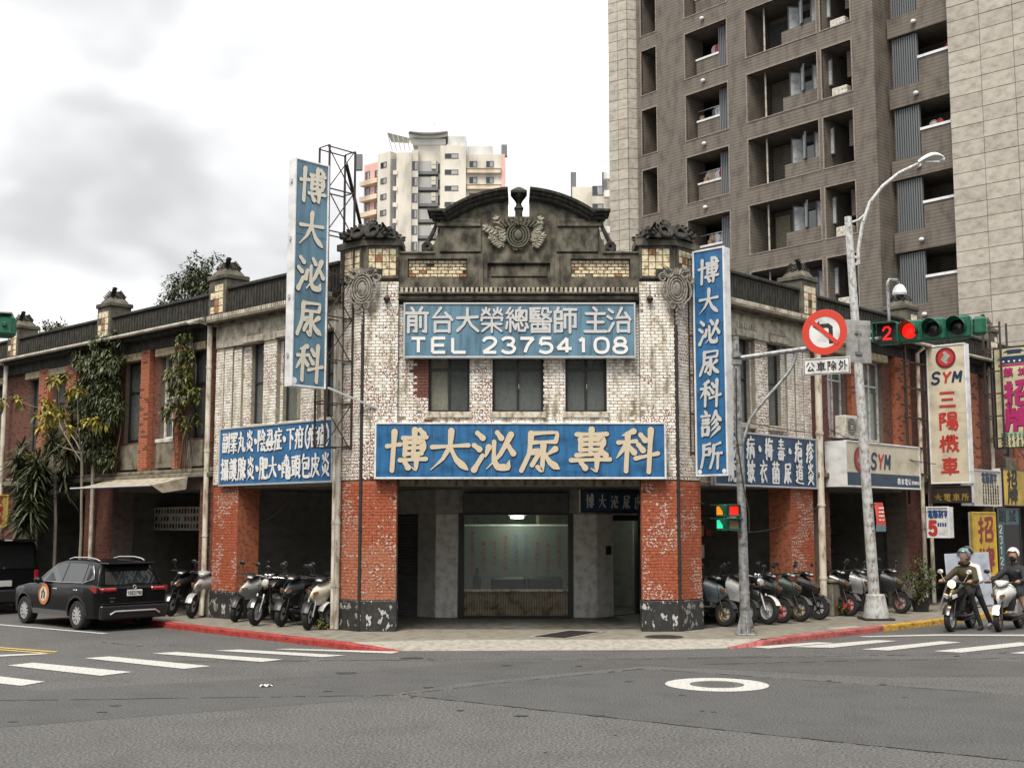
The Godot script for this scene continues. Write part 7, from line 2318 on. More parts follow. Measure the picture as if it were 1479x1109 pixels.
# ---------------------------------------------------------------- shop signs on the right street
func logo(s: Node, at: Vector3, r: float) -> void:
	obj("emblem", annulus(0.0, r, at.z + 0.01), "letter_red", s, XF(V(at.x, at.y, 0)))
	obj("emblem_ring", annulus(r * 0.82, r * 1.04, at.z + 0.016), "emblem_maroon", s, XF(V(at.x, at.y, 0)))
	var m := MB.new()
	for k in [-1.0, 1.0]:
		m.prism(pv([-0.25 * r * k, 0.62 * r * k, 0.28 * r * k, 0.10 * r * k, -0.12 * r * k, -0.38 * r * k, -0.42 * r * k, -0.24 * r * k, -0.16 * r * k, 0.12 * r * k, -0.5 * r * k, 0.45 * r * k]), 0.0, 0.006 + 0.001 * k, XF(V(at.x + 0.22 * r * k, at.y + 0.04 * r * k, at.z + 0.012)))
	obj("emblem_strap", m, "alu_dull", s)

func make_shop_signs() -> void:
	var s := box_sign("shop_sign", "cream and navy box sign with a red emblem over the motorcycle shop", place(RIGHT, V(7.92, 3.05, 0.60)), 3.95, 1.12, 0.55, "sign_cream", "white_metal")
	obj("band", b1(V(-1.94, 0.035, 0.0), V(1.94, 0.36, 0.006)), "letter_navy_soft", s)
	logo(s, V(-1.25, 0.68, 0.0), 0.30)
	for i in 3:
		word(s, "SYM"[i], V(-0.55 + i * 0.36, 0.66, 0.0), 0.42, "letter_red" if i == 1 else "letter_navy", "", 17.0, "number", 0.75, 0.2)
	for i in 4:
		word(s, "機車電公"[i], V(0.75 + i * 0.2, 0.19, 0.006), 0.16, "letter_white", "", 12.0, "round")
	for i in 8:
		word(s, "23124157"[i], V(1.5 + i * 0.055, 0.17, 0.006), 0.085, "letter_white", "", 18.0, "number", 0.55)
	# cream blade sign
	var blade := func(at_s: float, off: float, y: float) -> Transform3D:
		return Transform3D(RIGHT.basis * Basis(Vector3.UP, -PI / 2), RIGHT * V(at_s, y, off))
	s = box_sign("blade_sign", "tall cream blade sign with a red round emblem and four red characters", blade.call(11.3, 0.80, 3.24), 1.10, 3.78, 0.26, "sign_cream", "white_metal")
	logo(s, V(0.0, 3.42, 0.0), 0.27)
	for i in 3:
		word(s, "SYM"[i], V(-0.30 + i * 0.30, 2.88, 0.0), 0.34, "letter_red" if i == 1 else "letter_navy", "", 19.0, "number", 0.75, 0.2)
	for i in 4:
		word(s, "三陽機車"[i], V(0.0, 2.28 - i * 0.60, 0.0), 0.50, "letter_red", "", 13.0, "number", 1.1)
	s = box_sign("small_sign", "dark brown panel with dim yellow characters below the cream blade sign", blade.call(11.3, 0.80, 2.72), 1.10, 0.47, 0.2, "sign_brown", "dark_frame")
	for i in 4:
		word(s, "大電車所"[i], V(-0.36 + i * 0.25, 0.16, 0.0), 0.2, "letter_ochre", "", 14.0, "brush")
	# big cream sign at the edge
	s = box_sign("blade_sign", "large cream sign with a dark castle emblem and magenta characters at the right edge", blade.call(15.2, 1.15, 4.36), 1.25, 3.0, 0.2, "sign_cream_green", "dark_frame")
	var m := MB.new()
	for k in [[0.42, 2.50, 0.16, 0.0], [0.34, 2.66, 0.05, 0.0], [0.20, 2.78, 0.08, 0.0]]:
		m.box(V(-k[0], k[1], 0.0), V(k[0], k[1] + k[2], 0.006))
	for k in [[0.52, 2.62], [0.32, 2.83]]:
		m.prism(pv([-k[0], k[1], k[0], k[1], k[0] * 0.6, k[1] + 0.07, -k[0] * 0.6, k[1] + 0.07]), 0.0, 0.008)
	obj("castle_emblem", m, "letter_navy", s)
	for i in 5:
		obj("castle_window", annulus(0.0, 0.03, 0.012, 10), "letter_white", s, XF(V(-0.32 + i * 0.16, 2.56, 0)))
	obj("castle_base", b1(V(-0.48, 2.42, 0.0), V(0.48, 2.48, 0.006)), "letter_magenta", s)
	for i in 2:
		word(s, "鎮城"[i], V(-0.2 + i * 0.42, 2.24, 0.0), 0.26, "letter_magenta", "letter_black", 13.0, "round")
		word(s, "招牌"[i], V(0.03, 1.62 - i * 0.78, 0.0), 0.76, "letter_magenta", "letter_black", 17.0, "number", 1.05)
	for r in 4:
		for i in 8:
			word(s, ["電腦割字公車招牌", "23121573", "23315198", "23119805"][r][i], V(-0.44 + i * 0.125, 0.40 - r * 0.105, 0.0), 0.09, "letter_green" if r == 0 else "letter_black", "", 18.0, "round", 1.0)
	# lower signs
	s = box_sign("small_sign", "cream sign crowded with small dark characters between two blade signs", place(RIGHT, V(13.7, 2.66, 0.8)), 1.95, 1.03, 0.35, "sign_cream", "alu")
	for i in 4:
		word(s, "電腦割字"[i], V(-0.25 + i * 0.27, 0.80, 0.0), 0.3, "letter_navy", "", 15.0, "number", 0.8)
	for r in 7:
		m = MB.new()
		for c in 6:
			glyph(m, GLYPHS.keys()[(r * 5 + c * 3) % 40], V(-0.28 + r * 0.17, 0.57 - c * 0.095, 0.0), 0.085, 16.0, "round", 0.004)
		obj("lettering", m, "letter_black", s)
	s = box_sign("small_sign", "yellow sign with two heavy black characters at the right edge", place(RIGHT, V(15.75, 2.68, 0.8)), 1.9, 1.1, 0.3, "sign_yellow", "dark_frame")
	for i in 2:
		word(s, "招牌"[i], V(-0.25, 0.80 - i * 0.5, 0.0), 0.5, "letter_black", "", 19.0, "number", 1.5)
	s = box_sign("small_sign", "small white sign with a big red five hung under the brown panel", blade.call(10.3, 0.85, 1.80), 0.62, 0.82, 0.28, "sign_white", "white_metal")
	for i in 4:
		word(s, "電腦割字"[i], V(-0.2 + i * 0.14, 0.63, 0.0), 0.20, "letter_navy_mid", "", 15.0, "number", 0.65)
		obj("mark", b1(V(-0.01 + i * 0.065, 0.30, 0.0), V(0.035 + i * 0.065, 0.40, 0.004)), "letter_navy_mid", s)
	word(s, "5", V(-0.14, 0.26, 0.0), 0.38, "letter_red", "", 26.0, "round", 0.55)
	s = box_sign("small_sign", "tall yellow panel with two red characters beside the shop entrance", place(RIGHT, V(13.4, 0.7, 0.78)), 1.6, 1.8, 0.1, "sign_yellow", "sign_yellow")
	for i in 2:
		word(s, "招牌"[i], V(0.1, 1.32 - i * 0.85, 0.0), 0.72, "letter_maroon", "", 15.0, "number", 1.5)
	s = box_sign("small_sign", "teal sign with white numerals and dark characters by the shop entrance", place(RIGHT, V(15.2, 0.65, 0.76)), 1.7, 1.98, 0.1, "sign_teal", "dark_frame")
	for i in 2:
		word(s, "鎮城"[i], V(-0.45 + i * 0.75, 1.74, 0.0), 0.36, "letter_black", "", 13.0, "brush", 1.5)
	obj("doorway", b1(V(-0.35, 0.04, 0.0), V(0.82, 1.5, 0.004)), "letter_black", s)
	for i in 5:
		word(s, "23121"[i], V(-0.6, 1.36 - i * 0.3, 0.0), 0.24, "letter_grey", "", 15.0, "round", 1.0)
	s = box_sign("small_sign", "yellow sign with red characters at the far left edge", Transform3D(LEFT.basis * Basis(Vector3.UP, PI / 2), LEFT * V(-14.75, 2.05, 1.1)), 0.75, 0.94, 0.12, "sign_yellow_pale", "sign_yellow")
	for i in 3:
		word(s, "皮膚科"[i] if i != 1 else "病", V(0.1, 0.78 - i * 0.27, 0.0), 0.24, "letter_red", "", 14.0, "round")
	s = thing("white_board", "large blank pale board leaning by the kerb behind the riders", "board", Transform3D(RIGHT.basis * Basis(Vector3.RIGHT, -0.06), RIGHT * V(10.75, 0.0, 1.5)))
	obj("panel", b1(V(-1.35, 0.03, -0.03), V(1.35, 1.42, 0.0), 0.008), "board_pale", s)
	for x in [-1.0, 1.0]:
		m = MB.new()
		m.bar(V(x, 1.0, -0.04), V(x, 0.0, -0.45), 0.04)
		obj("leg", m, "alu", s)

# ---------------------------------------------------------------- goods in the dark shops
func make_goods() -> void:
	var rng := RandomNumberGenerator.new()
	rng.seed = 17
	for k in 2:
		var s0: float = [2.3, 8.2][k]
		var sh := thing("shop_shelf", ["black steel shelf unit full of goods under the deep blue sign", "dark shelf unit at the back of the motorcycle shop"][k], "shelf", Transform3D(RIGHT.basis, RIGHT * V(s0, 0.004, -1.6)))
		for i in 5:
			obj("board", b1(V(-1.2, 0.35 + i * 0.5, -0.3), V(1.2, 0.38 + i * 0.5, 0.1), 0.004), "black_plastic", sh)
		for x in [-1.2, 0.0, 1.17]:
			obj("upright", b1(V(x, 0, -0.3), V(x + 0.03, 2.6, -0.27)), "black_plastic", sh)
		for r in 5:
			var x := -1.12
			while x < 1.0:
				var w := rng.randf_range(0.12, 0.26)
				var h := rng.randf_range(0.14, 0.38)
				var col: String = ["goods_tan", "goods_grey", "goods_teal", "goods_yellow", "goods_white", "goods_dark", "goods_dark", "goods_red"][rng.randi() % 8]
				var kind := rng.randi() % 2
				var where: String = ["under the deep blue sign", "in the motorcycle shop"][k]
				var it := thing("packet" if kind else "bottle", "small %s %s on the %s dark shelf %s" % [col.trim_prefix("goods_"), "carton" if kind else "bottle", ["lowest", "second", "middle", "fourth", "top"][r], where], "box" if kind else "bottle", Transform3D(RIGHT.basis, RIGHT * V(s0 + x + w / 2, 0.385 + 0.5 * r, -1.6 - 0.05)), ("cartons" if kind else "bottles") + " on the shelves " + where)
				if kind:
					obj("carton", b1(V(-w / 2, 0, -0.1), V(w / 2, h, 0.1), 0.01), col, it)
				else:
					var m := MB.new()
					m.lathe([[0.0, 0.0], [w * 0.35, 0.005], [w * 0.35, h * 0.6], [w * 0.14, h * 0.8], [w * 0.14, h], [0.0, h]], Transform3D(), 10)
					obj("glass", m, col, it)
				x += w + rng.randf_range(0.03, 0.2)

# ---------------------------------------------------------------- vehicles (x forward, y up, z to the vehicle's right)
func curve(pts: Array, x: float) -> float:   # smooth height through [x, y] pairs
	if x <= pts[0][0]: return pts[0][1]
	for i in pts.size() - 1:
		if x <= pts[i + 1][0]:
			var u: float = (x - pts[i][0]) / (pts[i + 1][0] - pts[i][0])
			return lerpf(pts[i][1], pts[i + 1][1], u)
	return pts[-1][1]

func wheel(parent: Node, at: Vector3, r: float, w: float, rim: String, spokes: int, side: float, turn := 0.0) -> void:
	var n := part_node("wheel", parent, Transform3D(Basis(Vector3.UP, turn), at))
	var axle := Transform3D(Basis(Vector3.RIGHT, PI / 2), Vector3.ZERO)
	var m := MB.new()
	m.lathe([[r * 0.64, -w / 2], [r * 0.9, -w / 2], [r * 0.98, -w * 0.36], [r, -w * 0.2], [r, w * 0.2], [r * 0.98, w * 0.36], [r * 0.9, w / 2], [r * 0.64, w / 2], [r * 0.62, 0.0], [r * 0.64, -w / 2]], axle, 28)
	obj("tyre", m, "rubber", n)
	m = MB.new()
	m.lathe([[r * 0.66, -w * 0.42], [r * 0.60, -w * 0.40], [r * 0.58, 0.0], [r * 0.60, w * 0.40], [r * 0.66, w * 0.42]], axle, 24)
	m.lathe([[0.0, -w * 0.44], [r * 0.13, -w * 0.42], [r * 0.15, w * 0.42], [0.0, w * 0.44]], axle, 12)
	for i in spokes:
		var a := TAU * i / spokes
		var d := V(cos(a), sin(a), 0)
		for z in ([side * w * 0.3] if w > 0.15 else [0.0]):
			m.bar(d * r * 0.1 + V(0, 0, z), d * r * 0.62 + V(0, 0, z), r * (0.12 if w > 0.15 else 0.09), w * 0.22, Vector3.BACK)
	obj("rim", m, rim, n)
	m = MB.new()
	m.lathe([[0.0, -0.012], [r * 0.5, -0.012], [r * 0.5, 0.012], [0.0, 0.012]], axle, 20)
	obj("brake_disc", m, "iron" if w > 0.15 else "rim_silver", n, XF(V(0, 0, -side * w * 0.1)))

func side_panel(parent: Node, called: String, pts: Array, zfun: Callable, lift: float, mat: String, side: float) -> void:   # a thin panel laid on the flank
	var m := MB.new()
	var poly := pv(pts)
	var idx := Geometry2D.triangulate_polygon(poly)
	for i in range(0, idx.size(), 3):
		var q := []
		for k in 3:
			var c: Vector2 = poly[idx[i + k]]
			q.append(V(c.x, c.y, side * (zfun.call(c.x, c.y) + lift)))
		m.face(q[0], q[1], q[2], V(0, 0.2, side))
	for i in poly.size():
		var a := poly[i]
		var c := poly[(i + 1) % poly.size()]
		var za: float = zfun.call(a.x, a.y)
		var zc: float = zfun.call(c.x, c.y)
		m.quad(V(a.x, a.y, side * (za + lift)), V(c.x, c.y, side * (zc + lift)), V(c.x, c.y, side * (zc - 0.02)), V(a.x, a.y, side * (za - 0.02)), V((c - a).y, -(c - a).x, 0))
	obj(called, m, mat, parent)

func make_suv() -> void:
	var T := Transform3D(Basis(-LEFT.basis.x * 0.95, Vector3.UP * 0.90, -LEFT.basis.z * 0.95), LEFT * V(-5.85, ROAD, 2.26))
	var car := thing("parked_suv", "black sport utility car with a round orange door badge parked by the red kerb", "car", T)
	var wb := 2.66
	var top := [[-0.97, 0.98], [-0.9, 1.06], [-0.62, 1.10], [2.2, 1.06], [2.5, 1.05], [3.1, 0.97], [3.45, 0.86], [3.6, 0.70], [3.66, 0.5]]
	var plan := [[-0.97, 0.80], [-0.93, 0.86], [-0.78, 0.905], [-0.3, 0.92], [2.7, 0.92], [3.2, 0.87], [3.45, 0.78], [3.6, 0.62], [3.66, 0.5]]
	var lo := func(x: float) -> float:
		var y := 0.30
		for c in [0.0, wb]:
			var d := absf(x - c)
			if d < 0.42: y = maxf(y, 0.36 + sqrt(0.42 * 0.42 - d * d))
		return y
	var prof := func(y: float) -> float:    # half width by height, as a share
		return curve([[0.28, 0.95], [0.45, 0.985], [0.72, 1.0], [0.92, 0.985], [1.10, 0.945]], y)
	var xs := []
	for i in 93:
		xs.append(-0.97 + i * (4.63 / 92.0))
	for e in [-0.42, 0.42, wb - 0.42, wb + 0.42]:
		xs.append(e - 0.002)
		xs.append(e + 0.002)
	xs.sort()
	var m := MB.new()
	var rows := []
	for x in xs:
		var a: float = lo.call(x)
		var t := curve(top, x)
		a = minf(a, t - 0.02)
		var hw := curve(plan, x)
		var r := []
		for side in [-1.0, 1.0]:
			var half := []
			for k in 9:
				var y := lerpf(a, t - 0.03, k / 8.0)
				half.append(V(x, y, side * hw * prof.call(y)))
			half.append(V(x, t, side * hw * 0.90))
			half.append(V(x, t + 0.025, side * hw * 0.5))
			if side > 0:
				half.reverse()
				r.append(V(x, t + 0.03, 0))
			r.append_array(half)
		rows.append(r)
	m.grid(rows, 1.0)
	var ends := [rows[0], rows[-1]]
	for e in 2:
		var r: Array = ends[e]
		for k in r.size() / 2:
			m.quad(r[k], r[k + 1], r[r.size() - 2 - k], r[r.size() - 1 - k], V(1.0 if e else -1.0, 0, 0))
	obj("body", m, "car_black", car)
	# cabin
	var roof := [[-0.80, 1.10], [-0.70, 1.32], [-0.56, 1.58], [-0.3, 1.635], [0.4, 1.67], [1.1, 1.655], [1.45, 1.58], [2.28, 1.08]]
	var cz := func(x: float, y: float) -> float:
		return lerpf(0.875, 0.64, clampf((y - 1.05) / 0.6, 0.0, 1.0)) * curve([[-0.85, 0.93], [-0.3, 1.0], [1.5, 1.0], [2.3, 0.95]], x)
	rows = []
	for i in 41:
		var x := lerpf(-0.80, 2.28, i / 40.0)
		var t := curve(roof, x)
		var r := []
		for side in [-1.0, 1.0]:
			var half := []
			for k in 6:
				var y := lerpf(1.03, maxf(t - 0.035, 1.04), k / 5.0)
				half.append(V(x, y, side * cz.call(x, y)))
			half.append(V(x, t - 0.008, side * (cz.call(x, t) - 0.06)))
			half.append(V(x, t, side * 0.35))
			if side > 0:
				half.reverse()
				r.append(V(x, t + 0.006, 0))
			r.append_array(half)
		rows.append(r)
	m = MB.new()
	m.grid(rows, 1.0)
	obj("cabin", m, "car_black", car)
	for side in [-1.0, 1.0]:
		side_panel(car, "side_window", [1.92, 1.13, 1.42, 1.50, 1.08, 1.575, 0.86, 1.585, 0.86, 1.13], cz, 0.006, "car_glass", side)
		side_panel(car, "side_window", [0.80, 1.13, 0.80, 1.585, 0.1, 1.58, -0.08, 1.565, -0.14, 1.14], cz, 0.006, "car_glass", side)
		side_panel(car, "side_window", [-0.18, 1.15, -0.13, 1.555, -0.33, 1.52, -0.58, 1.24], cz, 0.006, "car_glass", side)
		m = MB.new()
		m.tube([V(1.98, 1.115, side * 0.86), V(0.9, 1.115, side * 0.872), V(-0.2, 1.13, side * 0.868), V(-0.6, 1.235, side * 0.79), V(-0.36, 1.54, side * 0.70)], 0.010, 0.010, 6)
		obj("window_trim", m, "chrome", car)
		m = MB.new()
		m.tube([V(1.05, 1.67, side * 0.57), V(0.8, 1.715, side * 0.58), V(0.1, 1.725, side * 0.58), V(-0.25, 1.69, side * 0.57), V(-0.4, 1.645, side * 0.56)], 0.017, 0.017, 8)
		obj("roof_rail", m, "alu", car)
		m = MB.new()
		m.ball(V(1.75, 1.14, side * 1.0), V(0.11, 0.085, 0.10), 12, 8)
		m.bar(V(1.8, 1.1, side * 0.87), V(1.76, 1.12, side * 0.97), 0.05)
		obj("mirror", m, "car_black", car)
		for x in [0.98, -0.02]:
			obj("door_handle", b1(V(x, 0.93, side * 0.90 - 0.02), V(x + 0.2, 0.965, side * 0.90 + 0.025), 0.01), "chrome", car)
		var bz := func(x: float, y: float) -> float: return curve(plan, x) * prof.call(y)
		for x in [2.02, 0.83]:
			side_panel(car, "door_seam", [x, 0.42, x + 0.012, 0.42, x + 0.03, 1.07, x + 0.018, 1.07], bz, 0.002, "rubber", side)
		side_panel(car, "sill_trim", [0.46, 0.30, wb - 0.46, 0.30, wb - 0.46, 0.43, 0.46, 0.43], bz, 0.012, "car_grey", side)
		for c in [0.0, wb]:
			var arc := []
			for k in 13:
				var a := PI * k / 12.0
				arc.append_array([c + cos(a) * 0.49, 0.34 + sin(a) * 0.49])
			for k in range(12, -1, -1):
				var a := PI * k / 12.0
				arc.append_array([c + cos(a) * 0.415, 0.36 + sin(a) * 0.415])
			side_panel(car, "arch_trim", arc, bz, 0.012, "black_plastic", side)
			wheel(car, V(c, 0.355, side * 0.79), 0.355, 0.225, "rim_silver", 10, side)
		m = MB.new()
		m.cbox(V(-0.99, 0.93, side * 0.62 - 0.19), V(-0.72, 1.03, side * 0.62 + 0.19), 0.04)
		m.prism(pv([-0.86, 0.90, -0.52, 1.02, -0.66, 1.06, -0.9, 1.04]), 0.0, 0.05, XF(V(0, 0, side * 0.88 - 0.025)))
		obj("tail_lamp", m, "lamp_red", car)
		obj("reflector", b1(V(-1.0, 0.52, side * 0.70 - 0.09), V(-0.95, 0.57, side * 0.70 + 0.09), 0.01), "lamp_red", car)
	# hatch
	m = MB.new()
	m.quad(V(-0.835, 1.10, -0.66), V(-0.835, 1.10, 0.66), V(-0.63, 1.53, 0.56), V(-0.63, 1.53, -0.56), V(-1, 0.4, 0))
	obj("rear_window", m, "car_glass", car)
	obj("spoiler", b1(V(-0.83, 1.565, -0.60), V(-0.42, 1.615, 0.60), 0.025), "car_black", car)
	obj("wiper", b1(V(-0.86, 1.12, -0.1), V(-0.845, 1.14, 0.35), 0.005), "rubber", car)
	obj("bumper", b1(V(-1.03, 0.28, -0.84), V(-0.90, 0.62, 0.84), 0.05), "black_plastic", car)
	m = MB.new()
	m.tube([V(-1.04, 0.40, -0.62), V(-1.045, 0.47, -0.5), V(-1.045, 0.47, 0.5), V(-1.04, 0.40, 0.62)], 0.022, 0.022, 8)
	obj("bumper_trim", m, "alu", car)
	obj("hatch_ledge", b1(V(-1.015, 0.62, -0.80), V(-0.93, 0.66, 0.80), 0.02), "car_black", car)
	var pl := obj("number_plate", b1(V(-0.995, 0.82, -0.19), V(-0.975, 0.97, 0.19), 0.004), "sign_white", car)
	m = MB.new()
	var pt := Transform3D(Basis(V(0, 0, 1), V(0, 1, 0), V(-1, 0, 0)), V(-0.996, 0.893, 0.0))
	for i in 7:
		glyph(m, "TEE2790"[i] if i else "1", V(-0.155 + i * 0.051, 0, 0), 0.085, 16.0, "round", 0.003, 0.5, 0.0, pt)
	obj("plate_text", m, "letter_black", pl)
	m = MB.new()
	m.lathe([[0.03, 0.0], [0.042, 0.006], [0.05, 0.0]], Transform3D(Basis(V(0, 0, 1), V(-1, 0, 0), V(0, -1, 0)), V(-0.985, 1.035, 0)), 16)
	obj("badge", m, "chrome", car)
	obj("model_mark", b1(V(-0.985, 0.78, -0.62), V(-0.975, 0.795, -0.48)), "chrome", car)
	obj("model_mark", b1(V(-0.985, 0.70, -0.60), V(-0.975, 0.715, -0.5)), "chrome", car)
	m = MB.new()
	m.box(V(-0.7, 0.28, -0.72), V(3.4, 0.5, 0.72))
	obj("underbody", m, "rubber", car)
	# round badge on the front door
	var bd := part_node("door_badge", car, XF(V(1.56, 0.80, -0.935), PI))
	obj("ring", annulus(0.0, 0.26, 0.012), "badge_orange", bd)
	obj("disc", annulus(0.0, 0.18, 0.016), "badge_cream", bd)
	m = MB.new()
	m.tube([V(-0.07, -0.1, 0.018), V(-0.05, 0.02, 0.018), V(-0.09, 0.06, 0.018)], 0.02, 0.012, 6)
	m.tube([V(0.05, -0.1, 0.018), V(0.07, 0.03, 0.018), V(0.0, 0.09, 0.018), V(-0.06, 0.04, 0.018)], 0.022, 0.016, 6)
	m.tube([V(0.0, 0.08, 0.018), V(0.01, 0.15, 0.018)], 0.02, 0.01, 6)
	obj("emblem", m, "letter_black", bd)
	# the van in front of it
	T = Transform3D(Basis(-LEFT.basis.x, Vector3.UP, -LEFT.basis.z), LEFT * V(-11.5, ROAD, 2.2))
	var van := thing("parked_van", "boxy dark van at the left edge, parked ahead of the black car", "van", T)
	m = MB.new()
	rows = []
	for g in [[0.25, 0.84], [0.5, 0.90], [0.9, 0.92], [1.12, 0.90], [1.75, 0.80], [1.86, 0.72]]:
		rows.append([V(0.0, g[0], -g[1]), V(0.06, g[0], -g[1] - 0.02), V(3.6, g[0], -g[1] - 0.02), V(3.6, g[0], g[1] + 0.02), V(0.06, g[0], g[1] + 0.02), V(0.0, g[0], g[1])])
	m.grid(rows, -1.0, true)
	m.quad(V(0, 1.86, -0.72), V(0, 1.86, 0.72), V(3.6, 1.86, 0.74), V(3.6, 1.86, -0.74), V(0, 1, 0))
	obj("body", m, "car_black", van)
	m = MB.new()
	m.quad(V(-0.012, 1.15, -0.78), V(-0.012, 1.15, 0.78), V(-0.006, 1.74, 0.70), V(-0.006, 1.74, -0.70), V(-1, 0, 0))
	obj("rear_window", m, "car_glass", van)
	obj("spoiler", b1(V(-0.14, 1.83, -0.74), V(0.2, 1.90, 0.74), 0.03), "car_black", van)
	obj("brake_light", b1(V(-0.15, 1.86, -0.1), V(-0.13, 1.89, 0.1)), "letter_grey", van)
	obj("bumper", b1(V(-0.12, 0.3, -0.9), V(0.0, 0.62, 0.9), 0.05), "black_plastic", van)
	obj("number_plate", b1(V(-0.03, 0.70, -0.19), V(-0.01, 0.85, 0.19), 0.004), "letter_grey", van)
	for side in [-1.0, 1.0]:
		obj("tail_lamp", b1(V(-0.02, 0.85, side * 0.84 - 0.06), V(0.06, 1.1, side * 0.84 + 0.06), 0.02), "lamp_red", van)
		for x in [0.75, 3.2]:
			wheel(van, V(x, 0.33, side * 0.80), 0.33, 0.2, "rim_silver", 8, side)
		m = MB.new()
		m.ball(V(2.9, 1.25, side * 1.05), V(0.09, 0.13, 0.1), 10, 8)
		obj("mirror", m, "alu", van)

func loft_y(m: MB, secs: Array, n := 14) -> void:   # closed rounded sections [x, y centre, half height, half width] along x
	var rows := []
	for s in secs:
		var r := []
		for k in n:
			var a := TAU * k / n
			var c := cos(a)
			var d := sin(a)
			r.append(V(s[0], s[1] + signf(d) * pow(absf(d), 0.7) * s[2], signf(c) * pow(absf(c), 0.7) * s[3]))
		rows.append(r)
	m.grid(rows, 1.0, true)
	for e in [0, rows.size() - 1]:
		for k in range(1, n - 1):
			m.face(rows[e][0], rows[e][k], rows[e][k + 1], V(-1.0 if e == 0 else 1.0, 0, 0))

